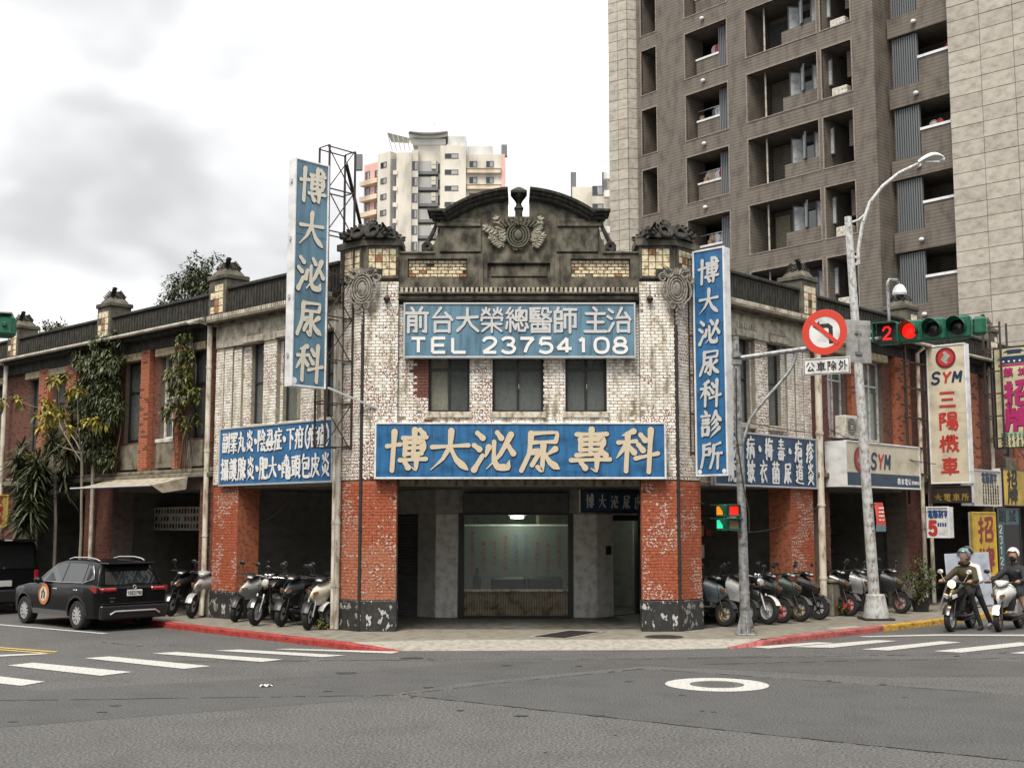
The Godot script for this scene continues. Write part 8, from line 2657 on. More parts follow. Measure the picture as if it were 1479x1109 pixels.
func scooter(called: String, label: String, t: Transform3D, body: String, rim: String, o := {}) -> Node3D:
	var s := thing(called, label, "scooter" if called == "scooter" else "motorcycle", t, o.get("group", "parked scooters"))
	var steer: float = o.get("steer", 0.0)
	var moto: bool = called != "scooter"
	var r := 0.295 if moto else 0.268
	var wb := 1.34 if moto else 1.26
	var trim: String = o.get("trim", "black_plastic")
	wheel(s, V(0, r, 0), r, 0.12, rim, 6 if moto else 5, 1.0)
	wheel(s, V(wb, r, 0), r, 0.11, rim, 6 if moto else 5, 1.0, steer)
	# steering group, turned about the head
	var ax := Transform3D(Basis(Vector3.UP, steer), V(wb, 0, 0))
	var m := MB.new()
	for z in [-0.075, 0.075]:
		m.tube([ax * V(0.0, r, z), ax * V(-0.16, 0.66, z)], 0.022, 0.022, 8)
	obj("fork", m, "rim_silver" if moto or o.get("silver_fork", false) else "black_plastic", s)
	m = MB.new()
	var rows := []
	for i in 9:
		var a := lerpf(0.35, 2.6, i / 8.0)
		var row := []
		for k in 5:
			var z := lerpf(-0.075, 0.075, k / 4.0)
			row.append(ax * V(cos(a) * (r + 0.045 - 0.25 * absf(z)), r + sin(a) * (r + 0.045 - 0.25 * absf(z)), z))
		rows.append(row)
	m.grid(rows, 1.0)
	obj("front_fender", m, o.get("fender", body), s)
	var hy := 1.0
	var hd := Transform3D(Basis(Vector3.UP, steer), V(wb - 0.30, 0, 0))
	m = MB.new()
	m.tube([hd * V(-0.10, hy + 0.02, -0.36), hd * V(-0.04, hy + 0.03, -0.2), hd * V(0.0, hy, 0), hd * V(-0.04, hy + 0.03, 0.2), hd * V(-0.10, hy + 0.02, 0.36)], 0.016, 0.016, 8)
	obj("handlebar", m, "chrome" if moto else "black_plastic", s)
	for z in [-1.0, 1.0]:
		m = MB.new()
		m.tube([hd * V(-0.075, hy + 0.022, z * 0.25), hd * V(-0.105, hy + 0.02, z * 0.37)], 0.021, 0.021, 8)
		m.tube([hd * V(-0.02, hy + 0.03, z * 0.22), hd * V(0.01, hy + 0.03, z * 0.33)], 0.008, 0.006, 5)
		obj("grip", m, "rubber", s)
		m = MB.new()
		m.tube([hd * V(-0.05, hy + 0.04, z * 0.2), hd * V(-0.06, hy + 0.14, z * 0.26), hd * V(-0.07, hy + 0.22, z * 0.30)], 0.008, 0.007, 5)
		m.ball(V(-0.075, hy + 0.26, z * 0.31), V(0.022, 0.05, 0.07), 10, 6, hd)
		obj("mirror", m, o.get("mirror", "black_plastic"), s)
	if moto:
		m = MB.new()
		m.ball(V(0.10, 0.90, 0), V(0.06, 0.095, 0.095), 12, 8, hd)
		obj("headlamp_shell", m, "chrome", s)
		m = MB.new()
		m.ball(V(0.145, 0.90, 0), V(0.03, 0.08, 0.08), 12, 8, hd)
		obj("headlamp", m, "lens_clear", s)
		for z in [-1.0, 1.0]:
			m = MB.new()
			m.ball(V(0.08, 0.84, z * 0.16), V(0.03, 0.03, 0.035), 8, 6, hd)
			obj("indicator", m, "lamp_orange", s)
			m = MB.new()
			m.ball(V(0.03, 1.05, z * 0.05), V(0.025, 0.045, 0.045), 10, 6, hd)
			obj("dial", m, "chrome", s)
		m = MB.new()
		loft_y(m, [[0.28, 0.78, 0.04, 0.05], [0.36, 0.83, 0.10, 0.12], [0.6, 0.86, 0.13, 0.15], [0.82, 0.84, 0.12, 0.13], [0.92, 0.80, 0.05, 0.06]])
		obj("tank", m, body, s)
		m = MB.new()
		loft_y(m, [[-0.38, 0.82, 0.03, 0.08], [-0.3, 0.80, 0.05, 0.12], [0.1, 0.76, 0.05, 0.13], [0.34, 0.77, 0.05, 0.1]])
		obj("seat", m, "seat_black", s)
		m = MB.new()
		m.cbox(V(0.35, 0.28, -0.15), V(0.8, 0.62, 0.15), 0.06)
		for k in 5:
			m.cbox(V(0.5, 0.45 + k * 0.035, -0.19), V(0.72, 0.463 + k * 0.035, 0.19), 0.004)
		obj("engine", m, "engine_grey", s)
		m = MB.new()
		m.tube([V(0.95, 0.82, 0), V(0.85, 0.45, 0), V(0.4, 0.26, 0), V(0.0, 0.3, 0)], 0.03, 0.025, 8)
		m.tube([V(0.95, 0.80, 0), V(0.3, 0.72, 0), V(-0.3, 0.74, 0)], 0.025, 0.02, 8)
		for z in [-0.1, 0.1]:
			m.tube([V(0, r, z), V(-0.08, 0.7, z)], 0.022, 0.022, 6)
		obj("frame", m, trim, s)
		m = MB.new()
		m.tube([V(0.75, 0.36, 0.13), V(0.7, 0.24, 0.15), V(0.1, 0.24, 0.17), V(-0.35, 0.32, 0.17)], 0.03, 0.045, 8)
		obj("exhaust", m, "chrome", s)
	else:
		# front apron: broad nose drawn down to the wheel
		m = MB.new()
		rows = []
		var wd: float = o.get("wide", 1.0)
		for g in [[0.97, 0.09, 0.16, 0.0], [0.92, 0.15, 0.25, 0.02], [0.85, 0.20, 0.36, 0.05], [0.77, 0.205, 0.44, 0.09], [0.69, 0.175, 0.48, 0.10], [0.61, 0.12, 0.45, 0.08], [0.54, 0.08, 0.38, 0.05], [0.48, 0.06, 0.3, 0.02]]:
			var row := []
			for k in 11:
				var u := k / 10.0 * 2.0 - 1.0
				row.append(V(wb - 0.45 + g[2] * (1.0 - pow(absf(u), 1.35)) * 0.8 + g[3] * (1.0 - absf(u)), g[0] + 0.045 * absf(u), u * g[1] * wd))
			rows.append(row)
		m.grid(rows, 1.0)
		obj("apron", m, body, s)
		m = MB.new()
		rows = []
		for g in [[0.98, 0.10], [0.8, 0.20], [0.6, 0.19], [0.42, 0.15]]:
			rows.append([V(wb - 0.455, g[0], -g[1] * wd), V(wb - 0.40, g[0], 0), V(wb - 0.455, g[0], g[1] * wd)])
		m.grid(rows, -1.0)
		obj("inner_shield", m, trim, s)
		m = MB.new()
		loft_y(m, [[-0.16, 1.02, 0.02, 0.07], [-0.06, 1.035, 0.045, 0.15], [0.05, 1.03, 0.055, 0.14], [0.12, 1.0, 0.045, 0.09], [0.17, 0.975, 0.02, 0.04]])
		obj("handlebar_cover", m, o.get("cover", body), s, hd)
		for z in [-1.0, 1.0]:
			m = MB.new()
			var lt := XF(V(wb + 0.015, 0.74, z * 0.085), z * -0.55)
			m.prism(pv([0.0, -0.05, 0.10, 0.0, 0.09, 0.06, -0.02, 0.03]), -0.02, 0.03, lt * Transform3D(Basis(V(0, 0, z), V(0, 1, 0), V(1, 0, 0)), V(-0.06, 0, 0)))
			obj("indicator", m, o.get("lamp", "lamp_orange"), s)
		m = MB.new()
		m.ball(V(0.125, 1.0, 0), V(0.04, 0.035, 0.075) if not o.get("round", false) else V(0.05, 0.085, 0.085), 14, 8, hd)
		obj("headlamp", m, o.get("headlamp", "lens_clear"), s)
		m = MB.new()
		m.cbox(V(0.30, 0.27, -0.16), V(wb - 0.44, 0.34, 0.16), 0.03)
		m.cbox(V(0.28, 0.20, -0.12), V(wb - 0.5, 0.27, 0.12), 0.02)
		obj("floorboard", m, trim, s)
		m = MB.new()
		loft_y(m, [[-0.48, 0.66, 0.02, 0.03], [-0.42, 0.65, 0.07, 0.09], [-0.2, 0.60, 0.13, 0.155], [0.1, 0.54, 0.17, 0.17], [0.3, 0.48, 0.2, 0.15], [0.37, 0.46, 0.16, 0.11]])
		obj("rear_body", m, body, s)
		m = MB.new()
		loft_y(m, [[-0.44, 0.79, 0.02, 0.07], [-0.36, 0.785, 0.05, 0.115], [-0.1, 0.765, 0.06, 0.135], [0.15, 0.735, 0.06, 0.13], [0.34, 0.71, 0.045, 0.10], [0.40, 0.69, 0.02, 0.06]])
		obj("seat", m, "seat_black", s)
		m = MB.new()
		m.cbox(V(-0.53, 0.62, -0.09), V(-0.45, 0.70, 0.09), 0.02)
		obj("tail_lamp", m, "lamp_red", s)
		m = MB.new()
		m.cbox(V(-0.12, 0.2, -0.09), V(0.42, 0.36, 0.05), 0.04)
		m.tube([V(0.2, 0.24, 0.12), V(0.05, 0.24, 0.14), V(-0.3, 0.3, 0.15)], 0.03, 0.05, 8)
		obj("engine", m, "engine_grey", s)
		m = MB.new()
		m.tube([V(-0.2, 0.72, -0.13), V(-0.5, 0.80, -0.12), V(-0.56, 0.80, 0.0), V(-0.5, 0.80, 0.12), V(-0.2, 0.72, 0.13)], 0.014, 0.014, 6)
		obj("grab_rail", m, "alu", s)
		if o.get("screen", false):
			m = MB.new()
			rows = []
			for g in [[0.98, 0.17], [1.1, 0.2], [1.22, 0.18], [1.3, 0.12]]:
				var row := []
				for k in 7:
					var u := k / 6.0 * 2.0 - 1.0
					row.append(hd * V(0.12 - (g[0] - 0.98) * 0.5 - 0.05 * u * u, g[0], u * g[1]))
				rows.append(row)
			m.grid(rows, 1.0)
			obj("windscreen", m, "screen_smoke", s)
	if o.get("box", false):
		obj("top_case", b1(V(-0.72, 0.84, -0.18), V(-0.36, 1.1, 0.18), 0.06), "black_plastic", s)
	if o.has("helmet"):
		m = MB.new()
		m.ball(V(0.05, 0.90, 0.0), V(0.14, 0.13, 0.12), 14, 9)
		obj("resting_helmet", m, o.helmet, s)
	obj("number_plate", b1(V(-0.60, 0.46, -0.12), V(-0.59, 0.60, 0.12), 0.003), "sign_white", s)
	m = MB.new()
	m.tube([V(wb - 0.30, 0.98, 0.10), V(wb - 0.16, 0.86, 0.13), V(wb - 0.12, 0.62, 0.10)], 0.007, 0.007, 5)
	obj("cable", m, "pipe_black", s)
	m = MB.new()
	if not o.get("ridden", false):
		m.tube([V(0.35, 0.24, -0.1), V(0.28, 0.01, -0.24)], 0.012, 0.012, 6)
		obj("side_stand", m, "iron", s)
	return s

func make_scooters() -> void:
	# front wheel on the pavement at (x, z); the machine stands behind it, nose to the street
	var park := func(x: float, z: float, turn: float, lean := 0.09) -> Transform3D:
		var b := Basis(Vector3.UP, turn) * Basis(Vector3.RIGHT, -lean)
		return Transform3D(b, V(x, 0.006, z) - Basis(Vector3.UP, turn) * V(1.26, 0, 0))

	var outL := atan2(-LEFT.basis.z.z, LEFT.basis.z.x)
	var outR := atan2(-RIGHT.basis.z.z, RIGHT.basis.z.x)
	scooter("scooter", "silver scooter leaning far over, first from the drainpipe in the left arcade", park.call(-6.2, -2.45, outL + 0.1, 0.2), "paint_silver", "black_plastic", {"steer": 0.5, "fender": "black_plastic", "cover": "black_plastic"})
	scooter("motorcycle", "black motorcycle with a round chrome headlamp in the left arcade", park.call(-5.5, -1.5, outL + 0.25), "paint_black", "rim_silver", {"steer": 0.25})
	scooter("scooter", "dark grey scooter between the motorcycle and the white scooter, left arcade", park.call(-4.93, -1.15, outL + 0.3), "paint_graphite", "black_plastic", {"steer": 0.2, "cover": "black_plastic", "fender": "black_plastic", "box": true})
	scooter("scooter", "cream-white scooter nosing out beside the left pier pipes", park.call(-4.22, -0.35, outL + 0.2), "paint_cream", "black_plastic", {"steer": 0.35, "silver_fork": true, "cover": "black_plastic", "fender": "black_plastic", "helmet": "helmet_white"})
	scooter("scooter", "white scooter half hidden behind the left pier pipes", park.call(-3.85, -0.75, outL + 0.1), "paint_white", "rim_silver", {"steer": 0.0})
	scooter("scooter", "silver and black scooter behind the black car's tail", park.call(-7.45, -3.5, outL + 0.3), "paint_silver", "black_plastic", {"steer": 0.3})
	scooter("scooter", "black scooter behind the parked car, leftmost of the parked scooters", park.call(-8.1, -4.1, outL + 0.3), "paint_black", "black_plastic", {"steer": 0.2})
	var names := [
		["grey-blue scooter with gold wheels beside the right red pier", "paint_steel", "rim_gold", 4.55, -1.15, 0.0, "scooter"],
		["white and black scooter behind the signal pole", "paint_white", "rim_silver", 5.1, -1.5, 0.05, "scooter"],
		["black motorcycle with a white fender right of the signal pole", "paint_black", "rim_silver", 5.5, -1.72, -0.05, "motorcycle"],
		["black scooter with bright red and white wheels in the right arcade", "paint_black", "rim_red", 5.95, -2.05, 0.1, "scooter"],
		["dark green scooter with a pale nose in the right arcade", "paint_green", "rim_gold", 6.45, -2.42, 0.0, "scooter"],
		["black scooter with a white headlamp next to the grey stone post", "paint_black", "black_plastic", 7.0, -2.95, 0.05, "scooter"],
		["black scooter with red wheels and a red tail lamp behind the street lamp", "paint_black", "rim_red", 8.0, -4.05, -0.1, "scooter"],
		["silver scooter half hidden by the street lamp", "paint_silver", "black_plastic", 8.55, -4.3, -0.1, "scooter"],
		["black and silver scooter, last in the row before the shrub", "paint_graphite", "rim_rose", 9.5, -4.9, -0.1, "scooter"]]
	for n in names:
		scooter(n[6], n[0], park.call(n[3], n[4], outR + n[5] + 0.15, 0.1), n[1], n[2], {"steer": -0.3, "fender": "paint_white" if n[6] == "motorcycle" else "black_plastic" if int(n[3] * 10.0) % 2 else n[1], "box": int(n[3] * 10.0) % 4 == 1, "wide": 0.9 + 0.04 * (int(n[3] * 10.0) % 6), "cover": "black_plastic" if int(n[3] * 10.0) % 2 else n[1]})
	for g in [[-5.2, -2.3, outL + 0.1], [-4.4, -1.5, outL + 0.2], [-5.75, -2.9, outL]]:
		scooter("scooter", "dark scooter standing in the shade behind the front row of the left arcade", park.call(g[0], g[1], g[2]), "paint_black", "black_plastic", {"steer": 0.1})
	for g in [[5.3, -2.3], [6.15, -3.0], [6.75, -3.5], [7.6, -4.35], [9.0, -5.3]]:
		scooter("scooter", "dark scooter standing in the shade behind the front row of the right arcade", park.call(g[0], g[1], outR + 0.1), "paint_graphite", "black_plastic", {"steer": -0.1})
	var heading := atan2(RIGHT.basis.x.z, -RIGHT.basis.x.x)
	var ride := func(x: float, z: float, turn: float) -> Transform3D:
		return Transform3D(Basis(Vector3.UP, turn), V(x, ROAD + 0.002, z) - Basis(Vector3.UP, turn) * V(1.26, 0, 0))
	var ta: Transform3D = ride.call(9.40, -1.30, heading + 0.08)
	var a := scooter("scooter", "small black scooter with its round headlamp lit, carrying two riders", ta, "paint_black", "rim_silver", {"ridden": true, "round": true, "headlamp": "lamp_head", "lamp": "lens_clear", "group": "ridden scooters", "mirror": "alu"})
	var li := OmniLight3D.new()
	li.name = "light"
	li.light_energy = 0.05
	li.light_size = 0.08
	li.light_color = Color(1.0, 0.8, 0.5)
	li.omni_range = 8.0
	li.omni_attenuation = 2.0
	li.shadow_enabled = true
	li.position = V(1.26 - 0.30 + 0.28, 1.0, 0)
	a.add_child(li)
	var tb: Transform3D = ride.call(10.42, -1.28, heading + 0.04)
	scooter("scooter", "white scooter ridden by one person at the right edge", tb, "paint_white", "rim_gold", {"ridden": true, "wide": 1.25, "group": "ridden scooters", "steer": 0.15})
	make_riders(ta, tb)

# ---------------------------------------------------------------- people: tapered bones blended into one skin
func blend_body(m: MB, bones: Array, cell: float, k: float) -> void:   # bone: [a, b, radius a, radius b, colour]
	var lo := V(1e9, 1e9, 1e9)
	var hi := -lo
	for b in bones:
		for e in 2:
			var r: float = b[2 + e] + k + cell * 2.0
			lo = lo.min(b[e] - V(r, r, r))
			hi = hi.max(b[e] + V(r, r, r))
	var n := Vector3i(((hi - lo) / cell).ceil()) + Vector3i.ONE
	var f := PackedFloat32Array()
	f.resize(n.x * n.y * n.z)
	f.fill(1.0)
	var who := PackedInt32Array()
	who.resize(f.size())
	var near := PackedFloat32Array()
	near.resize(f.size())
	near.fill(1.0)
	for bi in bones.size():
		var b: Array = bones[bi]
		var p: Vector3 = b[0]
		var d: Vector3 = b[1] - p
		var dd := maxf(d.length_squared(), 1e-8)
		var r0: float = b[2]
		var r1: float = b[3]
		var pad := maxf(r0, r1) + k + cell * 2.0
		var i0 := Vector3i(((p.min(b[1]) - V(pad, pad, pad) - lo) / cell).floor()).clamp(Vector3i.ZERO, n - Vector3i.ONE)
		var i1 := Vector3i(((p.max(b[1]) + V(pad, pad, pad) - lo) / cell).ceil()).clamp(Vector3i.ZERO, n - Vector3i.ONE)
		for z in range(i0.z, i1.z + 1):
			for y in range(i0.y, i1.y + 1):
				var at := (z * n.y + y) * n.x
				for x in range(i0.x, i1.x + 1):
					var q := lo + V(x, y, z) * cell - p
					var t := clampf(q.dot(d) / dd, 0.0, 1.0)
					var v := (q - d * t).length() - lerpf(r0, r1, t)
					var o := f[at + x]
					var h := clampf(0.5 + 0.5 * (o - v) / k, 0.0, 1.0)
					f[at + x] = lerpf(o, v, h) - k * h * (1.0 - h)
					if v < near[at + x]:
						near[at + x] = v
						who[at + x] = bi
	var cells := {}
	var pts := []
	var cols := []
	var sx := n.x
	var sy := n.x * n.y
	var corner := [0, 1, sx, sx + 1, sy, sy + 1, sy + sx, sy + sx + 1]
	for z in n.z - 1:
		for y in n.y - 1:
			for x in n.x - 1:
				var at := (z * n.y + y) * n.x + x
				var inside := 0
				for c in 8:
					if f[at + corner[c]] < 0.0: inside += 1
				if inside == 0 or inside == 8: continue
				var sum := Vector3.ZERO
				var cnt := 0
				for e in [[0, 1], [2, 3], [4, 5], [6, 7], [0, 2], [1, 3], [4, 6], [5, 7], [0, 4], [1, 5], [2, 6], [3, 7]]:
					var fa := f[at + corner[e[0]]]
					var fb := f[at + corner[e[1]]]
					if (fa < 0.0) != (fb < 0.0):
						var u := fa / (fa - fb)
						var pa := V(e[0] & 1, (e[0] >> 1) & 1, e[0] >> 2)
						var pb := V(e[1] & 1, (e[1] >> 1) & 1, e[1] >> 2)
						sum += pa.lerp(pb, u)
						cnt += 1
				cells[at] = pts.size()
				pts.append(lo + (V(x, y, z) + sum / cnt) * cell)
				cols.append(bones[who[at]][4])
	var nrm := []
	nrm.resize(pts.size())
	for at in cells:
		var g := V(f[at + 1] - f[at] + f[at + sx + 1] - f[at + sx] + f[at + sy + 1] - f[at + sy], f[at + sx] - f[at] + f[at + sx + 1] - f[at + 1] + f[at + sy + sx] - f[at + sy], f[at + sy] - f[at] + f[at + sy + 1] - f[at + 1] + f[at + sy + sx] - f[at + sx])
		nrm[cells[at]] = g.normalized() if g.length() > 1e-7 else Vector3.UP
	for at in cells:
		for ax in [[1, sx, sy], [sx, 1, sy], [sy, 1, sx]]:
			if (f[at] < 0.0) == (f[at + ax[0]] < 0.0): continue
			var q := [at, at - ax[1], at - ax[1] - ax[2], at - ax[2]]
			var ok := true
			for c in q:
				if not cells.has(c): ok = false
			if not ok: continue
			var i: Array = [cells[q[0]], cells[q[1]], cells[q[2]], cells[q[3]]]
			m.col = cols[i[0]]
			m.tri3(pts[i[0]], pts[i[1]], pts[i[2]], nrm[i[0]], nrm[i[1]], nrm[i[2]])
			m.tri3(pts[i[0]], pts[i[2]], pts[i[3]], nrm[i[0]], nrm[i[2]], nrm[i[3]])

# pose in the scooter's frame: x forward, y up, z right
func person(label: String, t: Transform3D, o: Dictionary) -> Node3D:
	var p := thing("person", label, "person", t, "scooter riders")
	var m := MB.new()
	m.colored = true
	var J: Color = o.jacket
	var T: Color = o.trousers
	var S := Color(0.42, 0.24, 0.16)
	var hip: Vector3 = o.hip
	var chest := hip + V(o.get("lean", 0.08), 0.34, 0)
	var neck := chest + V(0.03, 0.20, 0)
	var head := neck + V(0.04, 0.15, 0)
	var bones := [[hip + V(0, 0.02, 0), hip + V(0.02, 0.16, 0), 0.15, 0.14, J], [hip + V(0.02, 0.16, 0), chest, 0.15, 0.165, J], [chest + V(0, 0.05, -0.09), chest + V(0, 0.05, 0.09), 0.125, 0.125, J],
		[chest, neck + V(0, 0.0, 0), 0.12, 0.07, J], [neck, head, 0.055, 0.055, S], [head + V(0.0, 0.03, 0), head + V(0.01, 0.07, 0), 0.088, 0.09, S], [head + V(0.035, -0.05, 0), head + V(0.02, 0.02, 0), 0.055, 0.07, o.get("mask", S)], [head + V(0.09, 0.0, 0), head + V(0.085, 0.03, 0), 0.013, 0.009, o.get("mask", S)]]
	for k in 2:
		var s := -1.0 if k == 0 else 1.0
		var sh := chest + V(0, 0.08, s * 0.175)
		var hand: Vector3 = o.hands[k]
		var mid := (sh + hand) * 0.5
		var el := mid + V(-0.02, -0.10, s * 0.09)
		bones.append_array([[sh, el, 0.075, 0.06, J], [el, hand + (el - hand).normalized() * 0.06, 0.058, 0.042, J], [hand + (el - hand).normalized() * 0.06, hand, 0.032, 0.038, S]])
		var knee: Vector3 = o.knees[k]
		var foot: Vector3 = o.feet[k]
		bones.append_array([[hip + V(0, -0.02, s * 0.09), knee, 0.098, 0.068, T], [knee, foot + V(-0.03, 0.08, 0), 0.065, 0.048, o.get("shin", T)], [foot + V(-0.06, 0.035, 0), foot + V(0.13, 0.025, 0), 0.045, 0.035, o.shoes]])
	blend_body(m, bones, 0.017, 0.035)
	for k in 2:     # five fingers curled round each grip
		var s := -1.0 if k == 0 else 1.0
		var h: Vector3 = o.hands[k]
		m.col = S
		for i in 4:
			var z := (i - 1.5) * 0.019 * s
			var l := [0.9, 1.0, 0.96, 0.8][i] as float
			m.tube([h + V(0.015, 0.022, z), h + V(0.045 * l, 0.012, z), h + V(0.05 * l, -0.018, z), h + V(0.02, -0.034 * l, z)], 0.0095, 0.008, 6)
		m.tube([h + V(-0.01, 0.0, -s * 0.03), h + V(0.015, -0.02, -s * 0.045), h + V(0.035, -0.026, -s * 0.035)], 0.011, 0.009, 6)
	m.col = Color(0.01, 0.008, 0.008)
	for s in [-1.0, 1.0]:
		m.ball(head + V(0.083, 0.045, s * 0.032), V(0.008, 0.007, 0.012), 6, 4)
	obj("body", m, "skin_cloth", p)
	var hc := head + V(-0.005, 0.075, 0)
	m = MB.new()
	var rows := []
	for i in 10:
		var a := PI * 0.62 * i / 9.0
		var r := []
		for g in 20:
			var b := TAU * g / 20
			var aa := a
			if cos(b) > 0.2: aa = minf(a, lerpf(PI * 0.62, PI * 0.36, clampf((cos(b) - 0.2) / 0.4, 0, 1)))
			r.append(hc + V(sin(aa) * cos(b) * 0.15, cos(aa) * 0.145, sin(aa) * sin(b) * 0.13))
		rows.append(r)
	m.grid(rows, -1.0, true)
	obj("helmet", m, o.helmet, p)
	if o.get("visor", false):
		m = MB.new()
		rows = []
		for i in 5:
			var r := []
			for g in 9:
				var b := lerpf(-1.15, 1.15, g / 8.0)
				r.append(hc + V(cos(b) * (0.165 - 0.004 * i), 0.05 - i * 0.035, sin(b) * 0.145))
			rows.append(r)
		m.grid(rows, 1.0)
		obj("visor", m, "visor", p)
	if o.has("scarf"):
		m = MB.new()
		var ring := []
		for g in 15:
			var b := TAU * g / 14
			ring.append(neck + V(0.02 + cos(b) * 0.085, 0.03 + 0.015 * sin(b * 3), sin(b) * 0.095))
		m.tube(ring, 0.04, 0.04, 8, false)
		obj("collar", m, o.scarf, p)
	return p

func make_riders(ta: Transform3D, tb: Transform3D) -> void:
	var hx := 1.26 - 0.40
	person("person in an olive coat and teal helmet steering the small black scooter", ta, {"hip": V(0.10, 0.86, 0), "lean": 0.10, "jacket": Color(0.05, 0.04, 0.018), "trousers": Color(0.02, 0.02, 0.022), "shoes": Color(0.02, 0.02, 0.02),
		"hands": [V(hx, 1.05, -0.31), V(hx, 1.05, 0.31)], "knees": [V(0.52, 0.76, -0.20), V(0.5, 0.78, 0.2)], "feet": [V(0.42, 0.005, -0.36), V(0.62, 0.36, 0.14)], "helmet": "helmet_teal", "visor": true, "scarf": "coat_olive"})
	person("person in a white jacket and black helmet riding pillion on the small black scooter", ta, {"hip": V(-0.24, 0.90, 0.02), "lean": 0.12, "jacket": Color(0.62, 0.62, 0.63), "trousers": Color(0.022, 0.018, 0.022), "shoes": Color(0.3, 0.3, 0.3), "mask": Color(0.2, 0.03, 0.04),
		"hands": [V(0.16, 0.98, -0.19), V(0.16, 0.98, 0.19)], "knees": [V(0.14, 0.72, -0.27), V(0.12, 0.72, 0.27)], "feet": [V(-0.05, 0.05, -0.42), V(-0.02, 0.32, 0.26)], "helmet": "helmet_black"})
	person("person in black with a white-fronted helmet on the white scooter", tb, {"hip": V(0.02, 0.87, 0), "lean": 0.08, "jacket": Color(0.016, 0.017, 0.02), "trousers": Color(0.03, 0.032, 0.036), "shin": Color(0.36, 0.21, 0.14), "shoes": Color(0.014, 0.014, 0.014), "mask": Color(0.014, 0.014, 0.015),
		"hands": [V(hx, 1.05, -0.31), V(hx, 1.05, 0.31)], "knees": [V(0.46, 0.74, -0.22), V(0.46, 0.75, 0.22)], "feet": [V(0.40, 0.005, -0.40), V(0.55, 0.36, 0.15)], "helmet": "helmet_white"})

# ---------------------------------------------------------------- plants
func leaf_blade(m: MB, at: Vector3, d: Vector3, l: float, w: float, droop: float, c: Color, segs := 2) -> void:
	m.col = c
	var side := d.cross(Vector3.UP)
	if side.length() < 0.05: side = Vector3.RIGHT
	side = side.normalized()
	var last := at
	var lw := 0.0
	for i in range(1, segs + 1):
		var u := float(i) / segs
		var p := at + d * l * u + V(0, -droop * u * u * l, 0)
		var ww := w * 0.5 * sin(PI * minf(u * 0.9 + 0.06, 1.0)) if i < segs else 0.0
		var up := side.cross(p - last).normalized()
		if up.y < 0.0: up = -up
		if i == 1:
			m.face(last, p - side * ww, p + side * ww, up)
		else:
			if ww > 0.0: m.quad(last - side * lw, last + side * lw, p + side * ww, p - side * ww, up)
			else: m.face(last - side * lw, last + side * lw, p, up)
		last = p
		lw = ww

func rand_dir(rng: RandomNumberGenerator) -> Vector3:
	var d := V(rng.randfn(), rng.randfn(), rng.randfn())
	return d.normalized() if d.length() > 0.01 else Vector3.UP

func clumps(m: MB, rng: RandomNumberGenerator, at: Vector3, size: Vector3, n_clump: int, per: int, leaf: float, tones: Array, droop := 0.4) -> void:
	m.colored = true
	for k in n_clump:
		var d := rand_dir(rng)
		var c := at + d * size * pow(rng.randf(), 0.38)
		var cs := rng.randf_range(0.10, 0.20) * (size.x + size.y) * 0.5
		for i in per:
			var e := rand_dir(rng)
			var q := c + e * cs * pow(rng.randf(), 0.5)
			var ld := (e + V(0, 0.25, 0) + rand_dir(rng) * 0.6).normalized()
			var tone: Color = tones[rng.randi() % tones.size()]
			leaf_blade(m, q, ld, leaf * rng.randf_range(0.6, 1.3), leaf * rng.randf_range(0.35, 0.5), droop, tone * rng.randf_range(0.75, 1.2))

func branch(m: MB, rng: RandomNumberGenerator, a: Vector3, d: Vector3, l: float, r: float, depth: int, tips: Array) -> void:
	var p := [a]
	for i in 4:
		d = (d + rand_dir(rng) * 0.18 + V(0, 0.04, 0)).normalized()
		p.append(p[-1] + d * l / 4.0)
	m.tube(p, r, r * 0.55, 6)
	tips.append(p[-1])
	if depth > 0:
		for k in 3:
			branch(m, rng, p[2 + (k % 3)], (d + rand_dir(rng) * 0.75).normalized(), l * 0.62, r * 0.5, depth - 1, tips)

